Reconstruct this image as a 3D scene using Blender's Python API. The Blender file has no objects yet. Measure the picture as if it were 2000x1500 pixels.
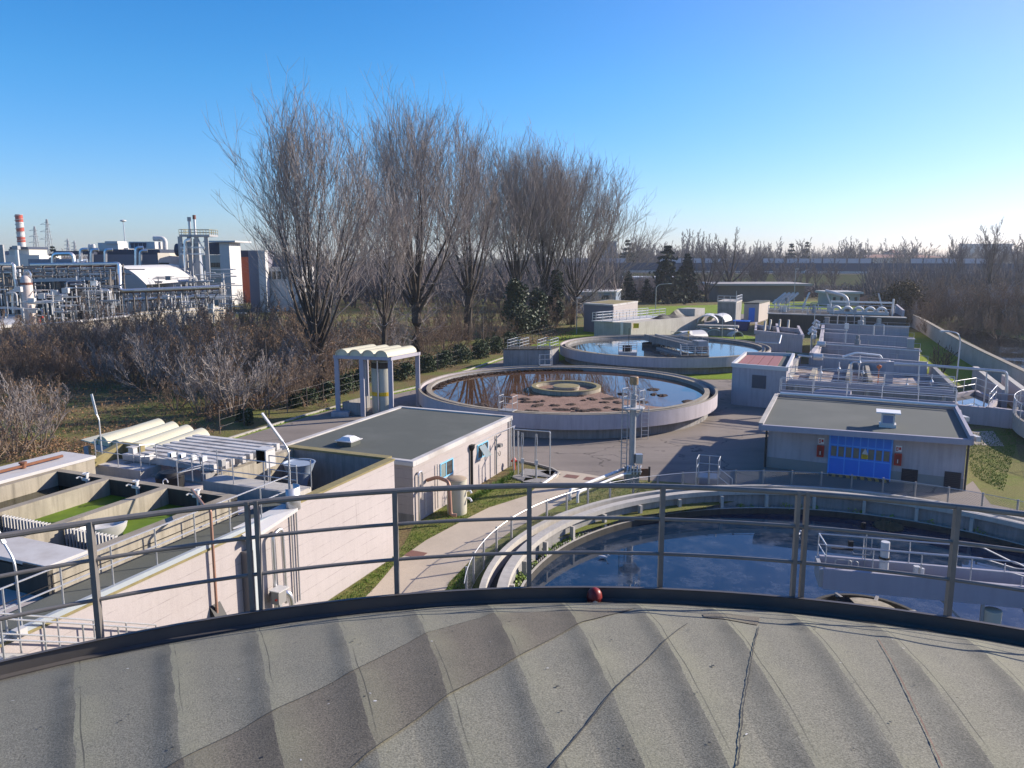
import bpy, math, random
from mathutils import Vector, Matrix
sc = bpy.context.scene
COL = sc.collection
rnd = random.Random(7)
R = math.radians
# ---------------------------------------------------------------- camera geometry (used to survey the site)
F = 1530.0; PITCH = R(9.28); CH = 12.0
def G(x, y, z=0.0):
    """ground position (X, Y) of a surveyed sight line at height z"""
    u = (x - 1000) / F; v = (750 - y) / F
    dx, dy, dz = u, math.cos(PITCH) + v * math.sin(PITCH), -math.sin(PITCH) + v * math.cos(PITCH)
    t = (z - CH) / dz
    return (dx * t, dy * t)
def P(x, y, Y):
    """point of a sight line at forward distance Y"""
    u = (x - 1000) / F; v = (750 - y) / F
    dx, dy, dz = u, math.cos(PITCH) + v * math.sin(PITCH), -math.sin(PITCH) + v * math.cos(PITCH)
    t = Y / dy
    return Vector((dx * t, Y, CH + dz * t))
def zrow(Y, py):
    """height of a point at forward distance Y seen on picture row py"""
    v = (750 - py) / F
    return CH + Y * (-math.sin(PITCH) + v * math.cos(PITCH)) / (math.cos(PITCH) + v * math.sin(PITCH))
def g3(x, y, z=0.0):
    a = G(x, y, z); return Vector((a[0], a[1], z))

# ---------------------------------------------------------------- objects
def tag(o, label=None, cat=None, group=None, kind=None):
    if label: o['label'] = label
    if cat: o['category'] = cat
    if group: o['group'] = group
    if kind: o['kind'] = kind
    return o
def thing(name, label, cat, loc=(0, 0, 0), group=None):
    o = bpy.data.objects.new(name, None); COL.objects.link(o)
    o.location = loc; o.empty_display_size = .2
    return tag(o, label, cat, group)
def origin_of(o):
    v = Vector((0, 0, 0))
    while o is not None:
        v += Vector(o.location); o = o.parent
    return v
def copy_tree(o, parent=None):
    c = o.copy(); COL.objects.link(c)
    if parent is not None: c.parent = parent
    for ch in [k for k in bpy.data.objects if k.parent == o]:
        copy_tree(ch, c)
    return c

class MB:
    """collects shapes (in an optional local frame) and links them as ONE mesh object"""
    def __init__(s, fr=None):
        s.v = []; s.f = []; s.uv = None
        if fr:
            ox, oy, oz, az = fr
            c, n = math.cos(R(az)), math.sin(R(az))
            s.T = lambda p: (ox + p[0] * c + p[1] * n, oy - p[0] * n + p[1] * c, oz + p[2])
        else:
            s.T = lambda p: (p[0], p[1], p[2])
    def add(s, vs, fs):
        k = len(s.v); s.v.extend(s.T(p) for p in vs)
        s.f.extend(tuple(i + k for i in f) for f in fs); return s
    def box(s, x0, x1, y0, y1, z0, z1):
        if x0 > x1: x0, x1 = x1, x0
        if y0 > y1: y0, y1 = y1, y0
        return s.add([(x0, y0, z0), (x1, y0, z0), (x1, y1, z0), (x0, y1, z0), (x0, y0, z1), (x1, y0, z1), (x1, y1, z1), (x0, y1, z1)],
                     [(0, 3, 2, 1), (4, 5, 6, 7), (0, 1, 5, 4), (1, 2, 6, 5), (2, 3, 7, 6), (3, 0, 4, 7)])
    def prism(s, poly, z0, z1):
        a = sum(poly[i][0] * poly[(i + 1) % len(poly)][1] - poly[(i + 1) % len(poly)][0] * poly[i][1] for i in range(len(poly)))
        if a < 0: poly = poly[::-1]
        n = len(poly)
        return s.add([(p[0], p[1], z0) for p in poly] + [(p[0], p[1], z1) for p in poly],
                     [tuple(range(n - 1, -1, -1)), tuple(range(n, 2 * n))] + [(i, (i + 1) % n, n + (i + 1) % n, n + i) for i in range(n)])
    def seg(s, p, q, w, z0, z1, ext=0.0):
        """wall segment from p to q, w thick"""
        d = Vector((q[0] - p[0], q[1] - p[1])); l = d.length; d /= l; n = Vector((-d.y, d.x)) * w / 2
        a = Vector(p[:2]) - d * ext; b = Vector(q[:2]) + d * ext
        return s.prism([tuple(a - n), tuple(b - n), tuple(b + n), tuple(a + n)], z0, z1)
    def sheet(s, poly, z):
        a = sum(poly[i][0] * poly[(i + 1) % len(poly)][1] - poly[(i + 1) % len(poly)][0] * poly[i][1] for i in range(len(poly)))
        if a < 0: poly = poly[::-1]
        return s.add([(p[0], p[1], z) for p in poly], [tuple(range(len(poly)))])
    def bar(s, p, q, w, h=None):
        """rectangular bar between two 3-D points"""
        h = h or w; p = Vector(p); q = Vector(q); d = (q - p).normalized()
        up = Vector((0, 0, 1)) if abs(d.z) < .95 else Vector((0, 1, 0))
        a = d.cross(up).normalized() * w / 2; b = a.cross(d).normalized() * h / 2
        vs = [p - a - b, p + a - b, p + a + b, p - a + b, q - a - b, q + a - b, q + a + b, q - a + b]
        return s.add(vs, [(0, 3, 2, 1), (4, 5, 6, 7), (0, 1, 5, 4), (1, 2, 6, 5), (2, 3, 7, 6), (3, 0, 4, 7)][::1])
    def tube(s, pts, r, n=6, closed=False, cap=True):
        pts = [Vector(p) for p in pts]; m = len(pts); vs = []; fs = []
        rr = r if isinstance(r, (list, tuple)) else [r] * m
        pa = None
        for i in range(m):
            if closed: d = pts[(i + 1) % m] - pts[i - 1]
            else: d = pts[min(i + 1, m - 1)] - pts[max(i - 1, 0)]
            d = d.normalized()
            if pa is None:
                up = Vector((0, 0, 1)) if abs(d.z) < .9 else Vector((0, 1, 0))
                a = d.cross(up).normalized()
            else:
                a = (pa - d * pa.dot(d)).normalized()
            pa = a; b = d.cross(a)
            for k in range(n):
                t = 2 * math.pi * (k + .5) / n
                vs.append(pts[i] + (a * math.cos(t) + b * math.sin(t)) * rr[i])
        for i in range(m if closed else m - 1):
            j = (i + 1) % m
            for k in range(n):
                l = (k + 1) % n
                fs.append((i * n + k, i * n + l, j * n + l, j * n + k))
        if cap and not closed:
            fs.append(tuple(range(n - 1, -1, -1))); fs.append(tuple((m - 1) * n + k for k in range(n)))
        return s.add(vs, fs)
    def cyl(s, x, y, z0, z1, r, n=12, r2=None):
        r2 = r if r2 is None else r2
        vs = [(x + r * math.cos(2 * math.pi * k / n), y + r * math.sin(2 * math.pi * k / n), z0) for k in range(n)] + \
             [(x + r2 * math.cos(2 * math.pi * k / n), y + r2 * math.sin(2 * math.pi * k / n), z1) for k in range(n)]
        return s.add(vs, [tuple(range(n - 1, -1, -1)), tuple(range(n, 2 * n))] + [(k, (k + 1) % n, n + (k + 1) % n, n + k) for k in range(n)])
    def ring(s, cx, cy, r0, r1, z0, z1, n=96, a0=0.0, a1=2 * math.pi):
        full = abs(a1 - a0 - 2 * math.pi) < 1e-6; m = n if full else n + 1; vs = []
        for i in range(m):
            t = a0 + (a1 - a0) * i / n; c, q = math.cos(t), math.sin(t)
            vs += [(cx + r0 * c, cy + r0 * q, z0), (cx + r1 * c, cy + r1 * q, z0), (cx + r1 * c, cy + r1 * q, z1), (cx + r0 * c, cy + r0 * q, z1)]
        fs = []
        for i in range(n):
            j = (i + 1) % m
            for k in range(4):
                l = (k + 1) % 4
                fs.append((i * 4 + k, j * 4 + k, j * 4 + l, i * 4 + l))
        if not full: fs += [(0, 1, 2, 3), ((m - 1) * 4 + 3, (m - 1) * 4 + 2, (m - 1) * 4 + 1, (m - 1) * 4)]
        return s.add(vs, fs)
    def disc(s, cx, cy, r, z, n=96, r0=None):
        if r0 is None:
            return s.add([(cx + r * math.cos(2 * math.pi * k / n), cy + r * math.sin(2 * math.pi * k / n), z) for k in range(n)], [tuple(range(n))])
        vs = []
        for k in range(n):
            c, q = math.cos(2 * math.pi * k / n), math.sin(2 * math.pi * k / n)
            vs += [(cx + r0 * c, cy + r0 * q, z), (cx + r * c, cy + r * q, z)]
        return s.add(vs, [(2 * k, 2 * k + 1, (2 * k + 3) % (2 * n), (2 * k + 2) % (2 * n)) for k in range(n)])
    def lathe(s, x, y, prof, n=24):
        """prof: (radius, z) list from bottom to top"""
        vs = [(x + r * math.cos(2 * math.pi * k / n), y + r * math.sin(2 * math.pi * k / n), z) for r, z in prof for k in range(n)]
        m = len(prof)
        fs = [(i * n + k, i * n + (k + 1) % n, (i + 1) * n + (k + 1) % n, (i + 1) * n + k) for i in range(m - 1) for k in range(n)]
        fs += [tuple(range(n - 1, -1, -1)), tuple((m - 1) * n + k for k in range(n))]
        return s.add(vs, fs)
    def build(s, name, m, parent=None, smooth=False, label=None, bevel=0, **kw):
        me = bpy.data.meshes.new(name); o0 = origin_of(parent) if parent else None
        if o0 is not None and o0.length > 0: vs = [(p[0] - o0.x, p[1] - o0.y, p[2] - o0.z) for p in s.v]
        else: vs = [tuple(p) for p in s.v]
        me.from_pydata(vs, [], s.f); me.materials.append(m)
        if smooth:
            me.polygons.foreach_set('use_smooth', [True] * len(me.polygons))
            try: me.set_sharp_from_angle(angle=R(40))
            except Exception: pass
        me.update()
        o = bpy.data.objects.new(name, me); COL.objects.link(o)
        if parent: o.parent = parent
        if bevel:
            b = o.modifiers.new('bevel', 'BEVEL'); b.width = bevel; b.segments = 2; b.limit_method = 'ANGLE'
        if label: o['label'] = label
        tag(o, None, kw.get('cat'), kw.get('group'), kw.get('kind'))
        return o
def solo(mb, name, m, label, cat, smooth=False, group=None, bevel=0):
    """a top-level thing that is one mesh, with its origin at its base"""
    xs = [p[0] for p in mb.v]; ys = [p[1] for p in mb.v]; zs = [p[2] for p in mb.v]
    o0 = Vector(((min(xs) + max(xs)) / 2, (min(ys) + max(ys)) / 2, min(zs)))
    mb.v = [(p[0] - o0.x, p[1] - o0.y, p[2] - o0.z) for p in mb.v]
    o = mb.build(name, m, None, smooth, bevel=bevel); o.location = o0
    return tag(o, label, cat, group)
def arc(c, r, a0, a1, n, z=0.0):
    return [Vector((c[0] + r * math.cos(a0 + (a1 - a0) * i / n), c[1] + r * math.sin(a0 + (a1 - a0) * i / n), z)) for i in range(n + 1)]
def bend(pts, r=.15, k=4):
    """round the corners of a polyline"""
    pts = [Vector(p) for p in pts]; out = [pts[0]]
    for i in range(1, len(pts) - 1):
        a, b, c = pts[i - 1], pts[i], pts[i + 1]
        d1 = (a - b); d2 = (c - b); q = min(r, d1.length * .45, d2.length * .45)
        p0 = b + d1.normalized() * q; p1 = b + d2.normalized() * q
        for j in range(k + 1):
            t = j / k; out.append(p0 * (1 - t) ** 2 + b * 2 * t * (1 - t) + p1 * t * t)
    out.append(pts[-1]); return out
def frame(ox, oy, oz, az):
    c, n = math.cos(R(az)), math.sin(R(az))
    return lambda x, y, z=0.0: Vector((ox + x * c + y * n, oy - x * n + y * c, oz + z))
def railing(parent, pts, h=1.05, spacing=1.3, rails=(1.05, .55), pr=.022, rr=.022, m=None, toe=0, postname='post', railname='rail', one=False, base=None):
    """posts and rails along a polyline; separate post parts unless one=True"""
    pts = [Vector(p) for p in pts]; up = Vector((0, 0, 1)); posts = []
    for a, b in zip(pts, pts[1:]):
        l = (b - a).length; k = max(1, round(l / spacing))
        for i in range(k): posts.append(a + (b - a) * i / k)
    if (pts[0] - pts[-1]).length > .01: posts.append(pts[-1])
    rl = MB()
    for z in rails: rl.tube([p + up * z for p in pts], rr, 6)
    if toe:
        for a, b in zip(pts, pts[1:]): rl.bar(a + up * toe / 2, b + up * toe / 2, .008, toe)
    if one:
        for p in posts: rl.tube([p, p + up * h], pr, 6)
        return rl.build(railname, m, parent)
    r = rl.build(railname, m, parent)
    for p in posts: MB().tube([p, p + up * h], pr, 6).build(postname, m, r if one is None else parent)
    return r

# ---------------------------------------------------------------- materials
def node(nt, t, **kw):
    n = nt.nodes.new(t)
    for k, v in kw.items(): setattr(n, k, v)
    return n
def mathn(nt, op, a, b=None, clamp=False):
    n = node(nt, 'ShaderNodeMath', operation=op); n.use_clamp = clamp
    for i, x in enumerate((a, b)):
        if x is None: continue
        if isinstance(x, (int, float)): n.inputs[i].default_value = x
        else: nt.links.new(x, n.inputs[i])
    return n.outputs[0]
def noise(nt, vec, scale, detail=4, rough=.55, out='Fac'):
    n = node(nt, 'ShaderNodeTexNoise'); n.inputs['Scale'].default_value = scale
    n.inputs['Detail'].default_value = detail; n.inputs['Roughness'].default_value = rough
    if vec is not None: nt.links.new(vec, n.inputs['Vector'])
    return n.outputs[out]
def ramp(nt, fac, a, b, lo=0.0, hi=1.0):
    n = node(nt, 'ShaderNodeMapRange'); n.clamp = True
    nt.links.new(fac, n.inputs['Value'])
    n.inputs['From Min'].default_value = a; n.inputs['From Max'].default_value = b
    n.inputs['To Min'].default_value = lo; n.inputs['To Max'].default_value = hi
    return n.outputs['Result']
def mixc(nt, fac, a, b, blend='MIX'):
    n = node(nt, 'ShaderNodeMix', data_type='RGBA', blend_type=blend)
    if isinstance(fac, (int, float)): n.inputs[0].default_value = fac
    else: nt.links.new(fac, n.inputs[0])
    for i, x in ((6, a), (7, b)):
        if isinstance(x, tuple): n.inputs[i].default_value = x if len(x) == 4 else x + (1,)
        else: nt.links.new(x, n.inputs[i])
    return n.outputs[2]
def vscale(nt, vec, s):
    n = node(nt, 'ShaderNodeMapping'); n.inputs['Scale'].default_value = s
    nt.links.new(vec, n.inputs['Vector']); return n.outputs[0]
def base_mat(name, rough=.8, metal=0.0, spec=.5):
    m = bpy.data.materials.new(name); m.use_nodes = True; nt = m.node_tree
    b = nt.nodes['Principled BSDF']; b.inputs['Roughness'].default_value = rough
    b.inputs['Metallic'].default_value = metal; b.inputs['Specular IOR Level'].default_value = spec
    return m, nt, b
def pos(nt, obj=False):
    if obj: return node(nt, 'ShaderNodeTexCoord').outputs['Object']
    return node(nt, 'ShaderNodeNewGeometry').outputs['Position']
def bumpn(nt, b, h, strength=.3, dist=.02):
    n = node(nt, 'ShaderNodeBump'); n.inputs['Strength'].default_value = strength; n.inputs['Distance'].default_value = dist
    nt.links.new(h, n.inputs['Height']); nt.links.new(n.outputs[0], b.inputs['Normal'])
def mul(c, k): return tuple(min(1, x * k) for x in c)
def MAT(name, col, rough=.8, metal=0.0, var=.18, scale=2.5, streak=0.0, lines=0.0, fine=0.0, fscale=60, dirt=None, dirtamt=.5, obj=False, bump=0.0, spec=.4, vlines=0.0):
    m, nt, b = base_mat(name, rough, metal, spec); v = pos(nt, obj)
    c = mixc(nt, noise(nt, v, scale, 5, .6), mul(col, 1 - var), mul(col, 1 + var))
    if dirt:
        c = mixc(nt, mathn(nt, 'MULTIPLY', ramp(nt, noise(nt, v, scale * .37, 6, .65), .48, .72), dirtamt), c, dirt)
    if streak:
        f = ramp(nt, noise(nt, vscale(nt, v, (5.5, 5.5, .35)), 1.0, 5, .6), .45, .75)
        c = mixc(nt, mathn(nt, 'MULTIPLY', f, streak), c, mul(col, .28))
        f = ramp(nt, noise(nt, vscale(nt, v, (2.1, 2.1, .5)), 1.3, 5, .65), .5, .7)
        c = mixc(nt, mathn(nt, 'MULTIPLY', f, streak * .6), c, mul(col, .5))
    h = None
    if lines:
        sx = node(nt, 'ShaderNodeSeparateXYZ'); nt.links.new(v, sx.inputs[0])
        fr = mathn(nt, 'FRACT', mathn(nt, 'DIVIDE', sx.outputs[2], lines))
        ln = mathn(nt, 'MULTIPLY', mathn(nt, 'LESS_THAN', fr, .05), ramp(nt, noise(nt, v, 1.7, 3), .38, .6))
        c = mixc(nt, mathn(nt, 'MULTIPLY', ln, .55), c, mul(col, .35)); h = ln
        vn = noise(nt, vscale(nt, v, (1, 1, .02)), 2.2, 1)
        fv = mathn(nt, 'FRACT', mathn(nt, 'MULTIPLY', vn, 9.0))
        lv = mathn(nt, 'MULTIPLY', mathn(nt, 'LESS_THAN', fv, .02), ramp(nt, noise(nt, v, .9, 3), .45, .6))
        c = mixc(nt, mathn(nt, 'MULTIPLY', lv, .3), c, mul(col, .4))
    if fine:
        f = noise(nt, v, fscale, 3, .7)
        c = mixc(nt, fine, c, mixc(nt, ramp(nt, f, .35, .65), mul(col, .35), mul(col, 1.7)))
        if bump: bumpn(nt, b, f, bump, .01)
    elif bump:
        bumpn(nt, b, noise(nt, v, 14, 5, .65), bump, .02)
    nt.links.new(c, b.inputs['Base Color'])
    return m
# ---------------------------------------------------------------- light, sky, camera
SUN_AZ, SUN_EL = R(69), R(23)      # azimuth right of the view direction
w = bpy.data.worlds.new("World"); sc.world = w; w.use_nodes = True
wn = w.node_tree; bg = wn.nodes['Background']
sky = wn.nodes.new('ShaderNodeTexSky'); sky.sky_type = 'NISHITA'; sky.sun_disc = False
sky.sun_elevation = SUN_EL; sky.sun_rotation = SUN_AZ
sky.altitude = 0; sky.air_density = 1.0; sky.dust_density = .25; sky.ozone_density = 4.0
hs = wn.nodes.new('ShaderNodeHueSaturation'); hs.inputs['Saturation'].default_value = 1.3
wn.links.new(sky.outputs[0], hs.inputs['Color'])
def wmath(op, a, b):
    n = wn.nodes.new('ShaderNodeMath'); n.operation = op
    for i, x in enumerate((a, b)):
        if isinstance(x, (int, float)): n.inputs[i].default_value = x
        else: wn.links.new(x, n.inputs[i])
    return n.outputs[0]
def wmix(bt, f, a, b):
    n = wn.nodes.new('ShaderNodeMix'); n.data_type = 'RGBA'; n.blend_type = bt; n.clamp_factor = False
    for i, x in ((0, f), (6, a), (7, b)):
        if isinstance(x, (int, float, tuple)): n.inputs[i].default_value = x
        else: wn.links.new(x, n.inputs[i])
    return n.outputs[2]
wtc = wn.nodes.new('ShaderNodeTexCoord'); wdot = wn.nodes.new('ShaderNodeVectorMath'); wdot.operation = 'DOT_PRODUCT'
wn.links.new(wtc.outputs['Generated'], wdot.inputs[0])
wdot.inputs[1].default_value = (math.sin(SUN_AZ) * math.cos(SUN_EL), math.cos(SUN_AZ) * math.cos(SUN_EL), math.sin(SUN_EL))
glow = wmath('POWER', wmath('MAXIMUM', wdot.outputs['Value'], 0.0), 3.8)       # bright air round the low sun
wsep = wn.nodes.new('ShaderNodeSeparateXYZ'); wn.links.new(wtc.outputs['Generated'], wsep.inputs[0])
low = wmath('SUBTRACT', 1.0, wmath('MINIMUM', wmath('MULTIPLY', wmath('MAXIMUM', wsep.outputs[2], 0.0), 5.0), 1.0))   # dust layer on the horizon
c_ = wmix('MULTIPLY', 1.0, hs.outputs[0], (.65, .84, .955, 1))
c_ = wmix('MULTIPLY', low, c_, (.96, .79, 1.0, 1))
c_ = wmix('MULTIPLY', glow, c_, (1, .86, .95, 1))
c_ = wmix('ADD', glow, c_, (2.1, .75, .5, 1))
wn.links.new(c_, bg.inputs['Color']); bg.inputs['Strength'].default_value = .125
sl = bpy.data.lights.new('sun', 'SUN'); sl.energy = 5.0; sl.angle = R(.5); sl.color = (1.0, .895, .765)
so = bpy.data.objects.new('sun', sl); COL.objects.link(so); so.location = (60, 30, 60)
sd = Vector((math.sin(SUN_AZ) * math.cos(SUN_EL), math.cos(SUN_AZ) * math.cos(SUN_EL), math.sin(SUN_EL)))
so.rotation_euler = sd.to_track_quat('Z', 'Y').to_euler()
cam = bpy.data.cameras.new('camera'); co = bpy.data.objects.new('camera', cam); COL.objects.link(co)
co.location = (0, 0, CH); co.rotation_euler = (R(90) - PITCH, 0, 0)
cam.sensor_width = 36; cam.lens = 36 * F / 2000; cam.clip_end = 6000; cam.clip_start = .1
sc.camera = co
sc.view_settings.view_transform = 'Standard'; sc.view_settings.look = 'None'
sc.view_settings.exposure = 0.70; sc.view_settings.gamma = 1.0
cy = sc.cycles; cy.max_bounces = 6; cy.diffuse_bounces = 3; cy.glossy_bounces = 3; cy.transmission_bounces = 4; cy.transparent_max_bounces = 12
cy.volume_bounces = 0; cy.use_denoising = True; cy.caustics_reflective = False; cy.caustics_refractive = False

# ---------------------------------------------------------------- materials
pink = MAT('pink_render', (.43, .385, .368), .9, var=.10, scale=.5, streak=.10, dirt=(.30, .255, .22), dirtamt=.35, lines=.42, fine=.10, fscale=30)
pinkplain = MAT('lilac_render', (.44, .40, .42), .88, var=.10, scale=.7, streak=.32, dirt=(.27, .25, .24), dirtamt=.4, fine=.08)
concrete = MAT('concrete', (.37, .33, .255), .92, var=.2, scale=1.6, streak=.75, dirt=(.16, .135, .09), dirtamt=.45, fine=.15, bump=.2)
conctop = MAT('concrete_coping', (.30, .26, .20), .95, var=.25, scale=4, dirt=(.14, .115, .07), dirtamt=.75, fine=.25, bump=.25)
concpale = MAT('pale_concrete', (.47, .44, .39), .92, var=.15, scale=1.3, streak=.3, dirt=(.25, .22, .17), dirtamt=.5, fine=.12, bump=.15)
concgray = MAT('gray_concrete', (.30, .29, .28), .92, var=.2, scale=1.2, streak=.55, dirt=(.12, .115, .10), dirtamt=.6, fine=.12, bump=.15)
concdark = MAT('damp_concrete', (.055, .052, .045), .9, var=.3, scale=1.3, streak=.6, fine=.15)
mossy = MAT('mossy_coping', (.25, .21, .10), .95, var=.4, scale=5, dirt=(.15, .13, .04), dirtamt=.7, fine=.25)
whitecap = MAT('white_slab', (.52, .50, .475), .9, var=.14, scale=1.2, dirt=(.27, .225, .19), dirtamt=.75, fine=.12, bump=.1)
beamwhite = MAT('weathered_white_concrete', (.54, .52, .495), .92, var=.18, scale=3, dirt=(.13, .10, .075), dirtamt=.75, fine=.15)
galv = MAT('galvanised_steel', (.55, .56, .57), .45, .75, var=.12, scale=6)
galvdull = MAT('dull_galvanised_steel', (.36, .36, .36), .6, .35, var=.15, scale=5)
railsteel = MAT('grey_painted_steel', (.20, .185, .17), .5, .25, var=.25, scale=9, dirt=(.13, .10, .08), dirtamt=.3)
toesteel = MAT('dark_toe_plate_steel', (.12, .11, .103), .45, .2, var=.2, scale=3)
stainless = MAT('pipe_cladding', (.72, .72, .73), .32, .85, var=.08, scale=3)
bridgepaint = MAT('lilac_grey_paint', (.33, .315, .36), .7, var=.06, scale=1.5, streak=.12)
bluepaint = MAT('blue_paint', (.028, .20, .74), .55, var=.06, scale=2)
bluetrim = MAT('light_blue_paint', (.08, .36, .88), .5, var=.05, scale=2)
windowblue = MAT('pale_blue_frame', (.22, .55, .78), .5, var=.05)
glassdark = MAT('window_glass', (.055, .055, .05), .08, var=.3, scale=2, spec=.6)
glassgreen = MAT('green_tinted_glass', (.22, .26, .24), .12, var=.15, scale=4, spec=.6)
redpaint = MAT('red_paint', (.42, .03, .02), .45, var=.12, scale=6)
darkred = MAT('dark_red_paint', (.20, .018, .016), .4, var=.12, scale=8)
rust = MAT('rusty_steel', (.20, .085, .045), .85, var=.3, scale=5)
copper = MAT('copper_brown_pipe', (.38, .215, .15), .5, .25, var=.15, scale=4)
whitepaint = MAT('white_paint', (.74, .74, .73), .6, var=.05)
offwhite = MAT('off_white_metal', (.56, .55, .53), .5, .1, var=.08, scale=2)
yellow = MAT('yellow_sign', (.75, .48, .02), .6, var=.05)
black = MAT('black_rubber', (.012, .012, .013), .6, var=.2)
blackgloss = MAT('black_tank_plastic', (.018, .020, .026), .35, var=.3, scale=.6)
cream = MAT('cream_fibreglass', (.58, .545, .40), .55, var=.08, scale=1.3, dirt=(.40, .37, .26), dirtamt=.3)
creamtank = MAT('beige_polyester_tank', (.50, .475, .375), .5, var=.10, scale=1, dirt=(.33, .31, .22), dirtamt=.4)
roofgrey = MAT('bitumen_roof', (.092, .100, .086), .95, var=.12, scale=.7, dirt=(.175, .18, .16), dirtamt=.5, fine=.3, fscale=50, bump=.2)
roofpale = MAT('pale_bitumen_roof', (.105, .114, .100), .95, var=.1, scale=.6, dirt=(.18, .18, .16), dirtamt=.5, fine=.25, fscale=50)
greyplinth = MAT('grey_plinth', (.27, .26, .245), .9, var=.1, scale=1)
pinkroof = MAT('red_brown_roof_sheet', (.30, .125, .12), .8, var=.12, scale=2)
asphalt = MAT('asphalt', (.235, .20, .17), .92, var=.24, scale=.35, dirt=(.13, .11, .095), dirtamt=.7, fine=.25, fscale=35, bump=.2)
# cracks, patches and tyre stains in the asphalt
nt = asphalt.node_tree; b_ = nt.nodes['Principled BSDF']; lk = b_.inputs['Base Color'].links[0]; src = lk.from_socket; nt.links.remove(lk); v = pos(nt)
vo = node(nt, 'ShaderNodeTexVoronoi', feature='DISTANCE_TO_EDGE'); vo.inputs['Scale'].default_value = .14
wv = node(nt, 'ShaderNodeVectorMath', operation='ADD'); nt.links.new(v, wv.inputs[0]); wn_ = node(nt, 'ShaderNodeTexNoise'); wn_.inputs['Scale'].default_value = .5; wn_.inputs['Detail'].default_value = 5; nt.links.new(v, wn_.inputs['Vector'])
ws = node(nt, 'ShaderNodeVectorMath', operation='SCALE'); nt.links.new(wn_.outputs['Color'], ws.inputs[0]); ws.inputs['Scale'].default_value = 3.0; nt.links.new(ws.outputs[0], wv.inputs[1]); nt.links.new(wv.outputs[0], vo.inputs['Vector'])
crk = mathn(nt, 'MULTIPLY', mathn(nt, 'LESS_THAN', vo.outputs['Distance'], .006), ramp(nt, noise(nt, v, .25, 3), .42, .55))
c = mixc(nt, mathn(nt, 'MULTIPLY', crk, .75), src, (.04, .034, .03))
c = mixc(nt, mathn(nt, 'MULTIPLY', ramp(nt, noise(nt, vscale(nt, v, (.05, .35, 1)), 1.0, 4, .6), .52, .70), .4), c, (.10, .085, .075))
nt.links.new(c, b_.inputs['Base Color'])
pathmat = MAT('beige_path_concrete', (.48, .405, .31), .93, var=.12, scale=.9, dirt=(.30, .245, .185), dirtamt=.55, fine=.18, fscale=40, bump=.15)
kerbmat = MAT('kerb_stone', (.40, .37, .32), .92, var=.15, scale=2)
rustplate = MAT('rusty_manhole_steel', (.20, .10, .075), .8, var=.2, scale=6)
bark = MAT('bark', (.060, .047, .036), .95, var=.35, scale=3, obj=True)
barklight = MAT('pale_twig_bark', (.285, .25, .228), .9, var=.3, scale=1.2, obj=True)
barkbrown = MAT('brown_twig_bark', (.205, .150, .108), .95, var=.3, scale=1.2, obj=True)
leafdry = MAT('dry_leaf', (.27, .155, .075), .95, var=.4, scale=.9, obj=True)
hedgeleaf = MAT('dark_hedge_leaf', (.038, .062, .022), .75, var=.5, scale=2.5, obj=True)
ivyleaf = MAT('ivy_leaf', (.032, .052, .020), .6, var=.5, scale=2, obj=True)
conifleaf = MAT('conifer_needles', (.017, .032, .021), .85, var=.4, scale=1.5, obj=True)
farbark = MAT('far_twig_bark', (.155, .125, .115), .95, var=.25, scale=.6, obj=True)
grassblade = MAT('grass_blade', (.105, .185, .020), .8, var=.5, scale=.8)
weedleaf = MAT('weed_leaf', (.19, .27, .045), .7, var=.4, scale=4)
litterleaf = MAT('leaf_litter', (.21, .115, .06), .95, var=.4, scale=2)
beigewall = MAT('beige_plaster', (.50, .45, .37), .9, var=.1, scale=.5, streak=.2)
lilacwall = MAT('lilac_grey_plaster', (.20, .19, .225), .9, var=.1, scale=.3)
brick = MAT('red_brick', (.30, .085, .05), .9, var=.15, scale=.7)
bluegrey = MAT('blue_grey_sheet', (.16, .20, .27), .6, var=.15, scale=.5)
barrierblue = MAT('blue_noise_barrier', (.062, .078, .115), .5, var=.15, scale=.2)
barrierpale = MAT('pale_barrier_panel', (.50, .46, .47), .5, var=.1, scale=.3)
housewall = MAT('far_house_plaster', (.45, .40, .36), .9, var=.15, scale=.2)
rooftile = MAT('roof_tiles', (.25, .12, .085), .9, var=.2, scale=.6)

def ground_material():
    m, nt, b = base_mat('ground_grass_and_litter', .95, 0, .2); v = pos(nt)
    n1 = noise(nt, v, .16, 6, .62); n2 = noise(nt, v, 1.1, 6, .7); n3 = noise(nt, v, 9, 4, .7)
    grass = mixc(nt, n2, (.055, .085, .012), (.17, .225, .030))
    litter = mixc(nt, n2, (.11, .065, .038), (.25, .150, .085))
    f = ramp(nt, mathn(nt, 'ADD', n1, mathn(nt, 'MULTIPLY', n2, .35)), .60, .76)
    c = mixc(nt, f, grass, litter)
    c = mixc(nt, .5, c, mixc(nt, ramp(nt, n3, .35, .65), (.02, .02, .01), (.30, .26, .10)))
    nt.links.new(c, b.inputs['Base Color']); bumpn(nt, b, n3, .8, .06)
    return m
def lawn_material(name, g0, g1, lit, lo, hi):
    m, nt, b = base_mat(name, .95, 0, .2); v = pos(nt)
    n1 = noise(nt, v, .45, 6, .65); n2 = noise(nt, v, 3.5, 6, .7); n3 = noise(nt, v, 22, 4, .75)
    c = mixc(nt, n2, g0, g1)
    c = mixc(nt, ramp(nt, mathn(nt, 'ADD', n1, mathn(nt, 'MULTIPLY', n2, .4)), lo, hi), c, lit)
    c = mixc(nt, .55, c, mixc(nt, ramp(nt, n3, .35, .66), mul(g0, .3), mul(g1, 1.5)))
    nt.links.new(c, b.inputs['Base Color']); bumpn(nt, b, n3, .9, .06)
    return m
ground_mat = ground_material()
lawn_mat = lawn_material('lawn', (.085, .145, .008), (.22, .33, .018), (.26, .205, .075), .66, .86)
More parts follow.
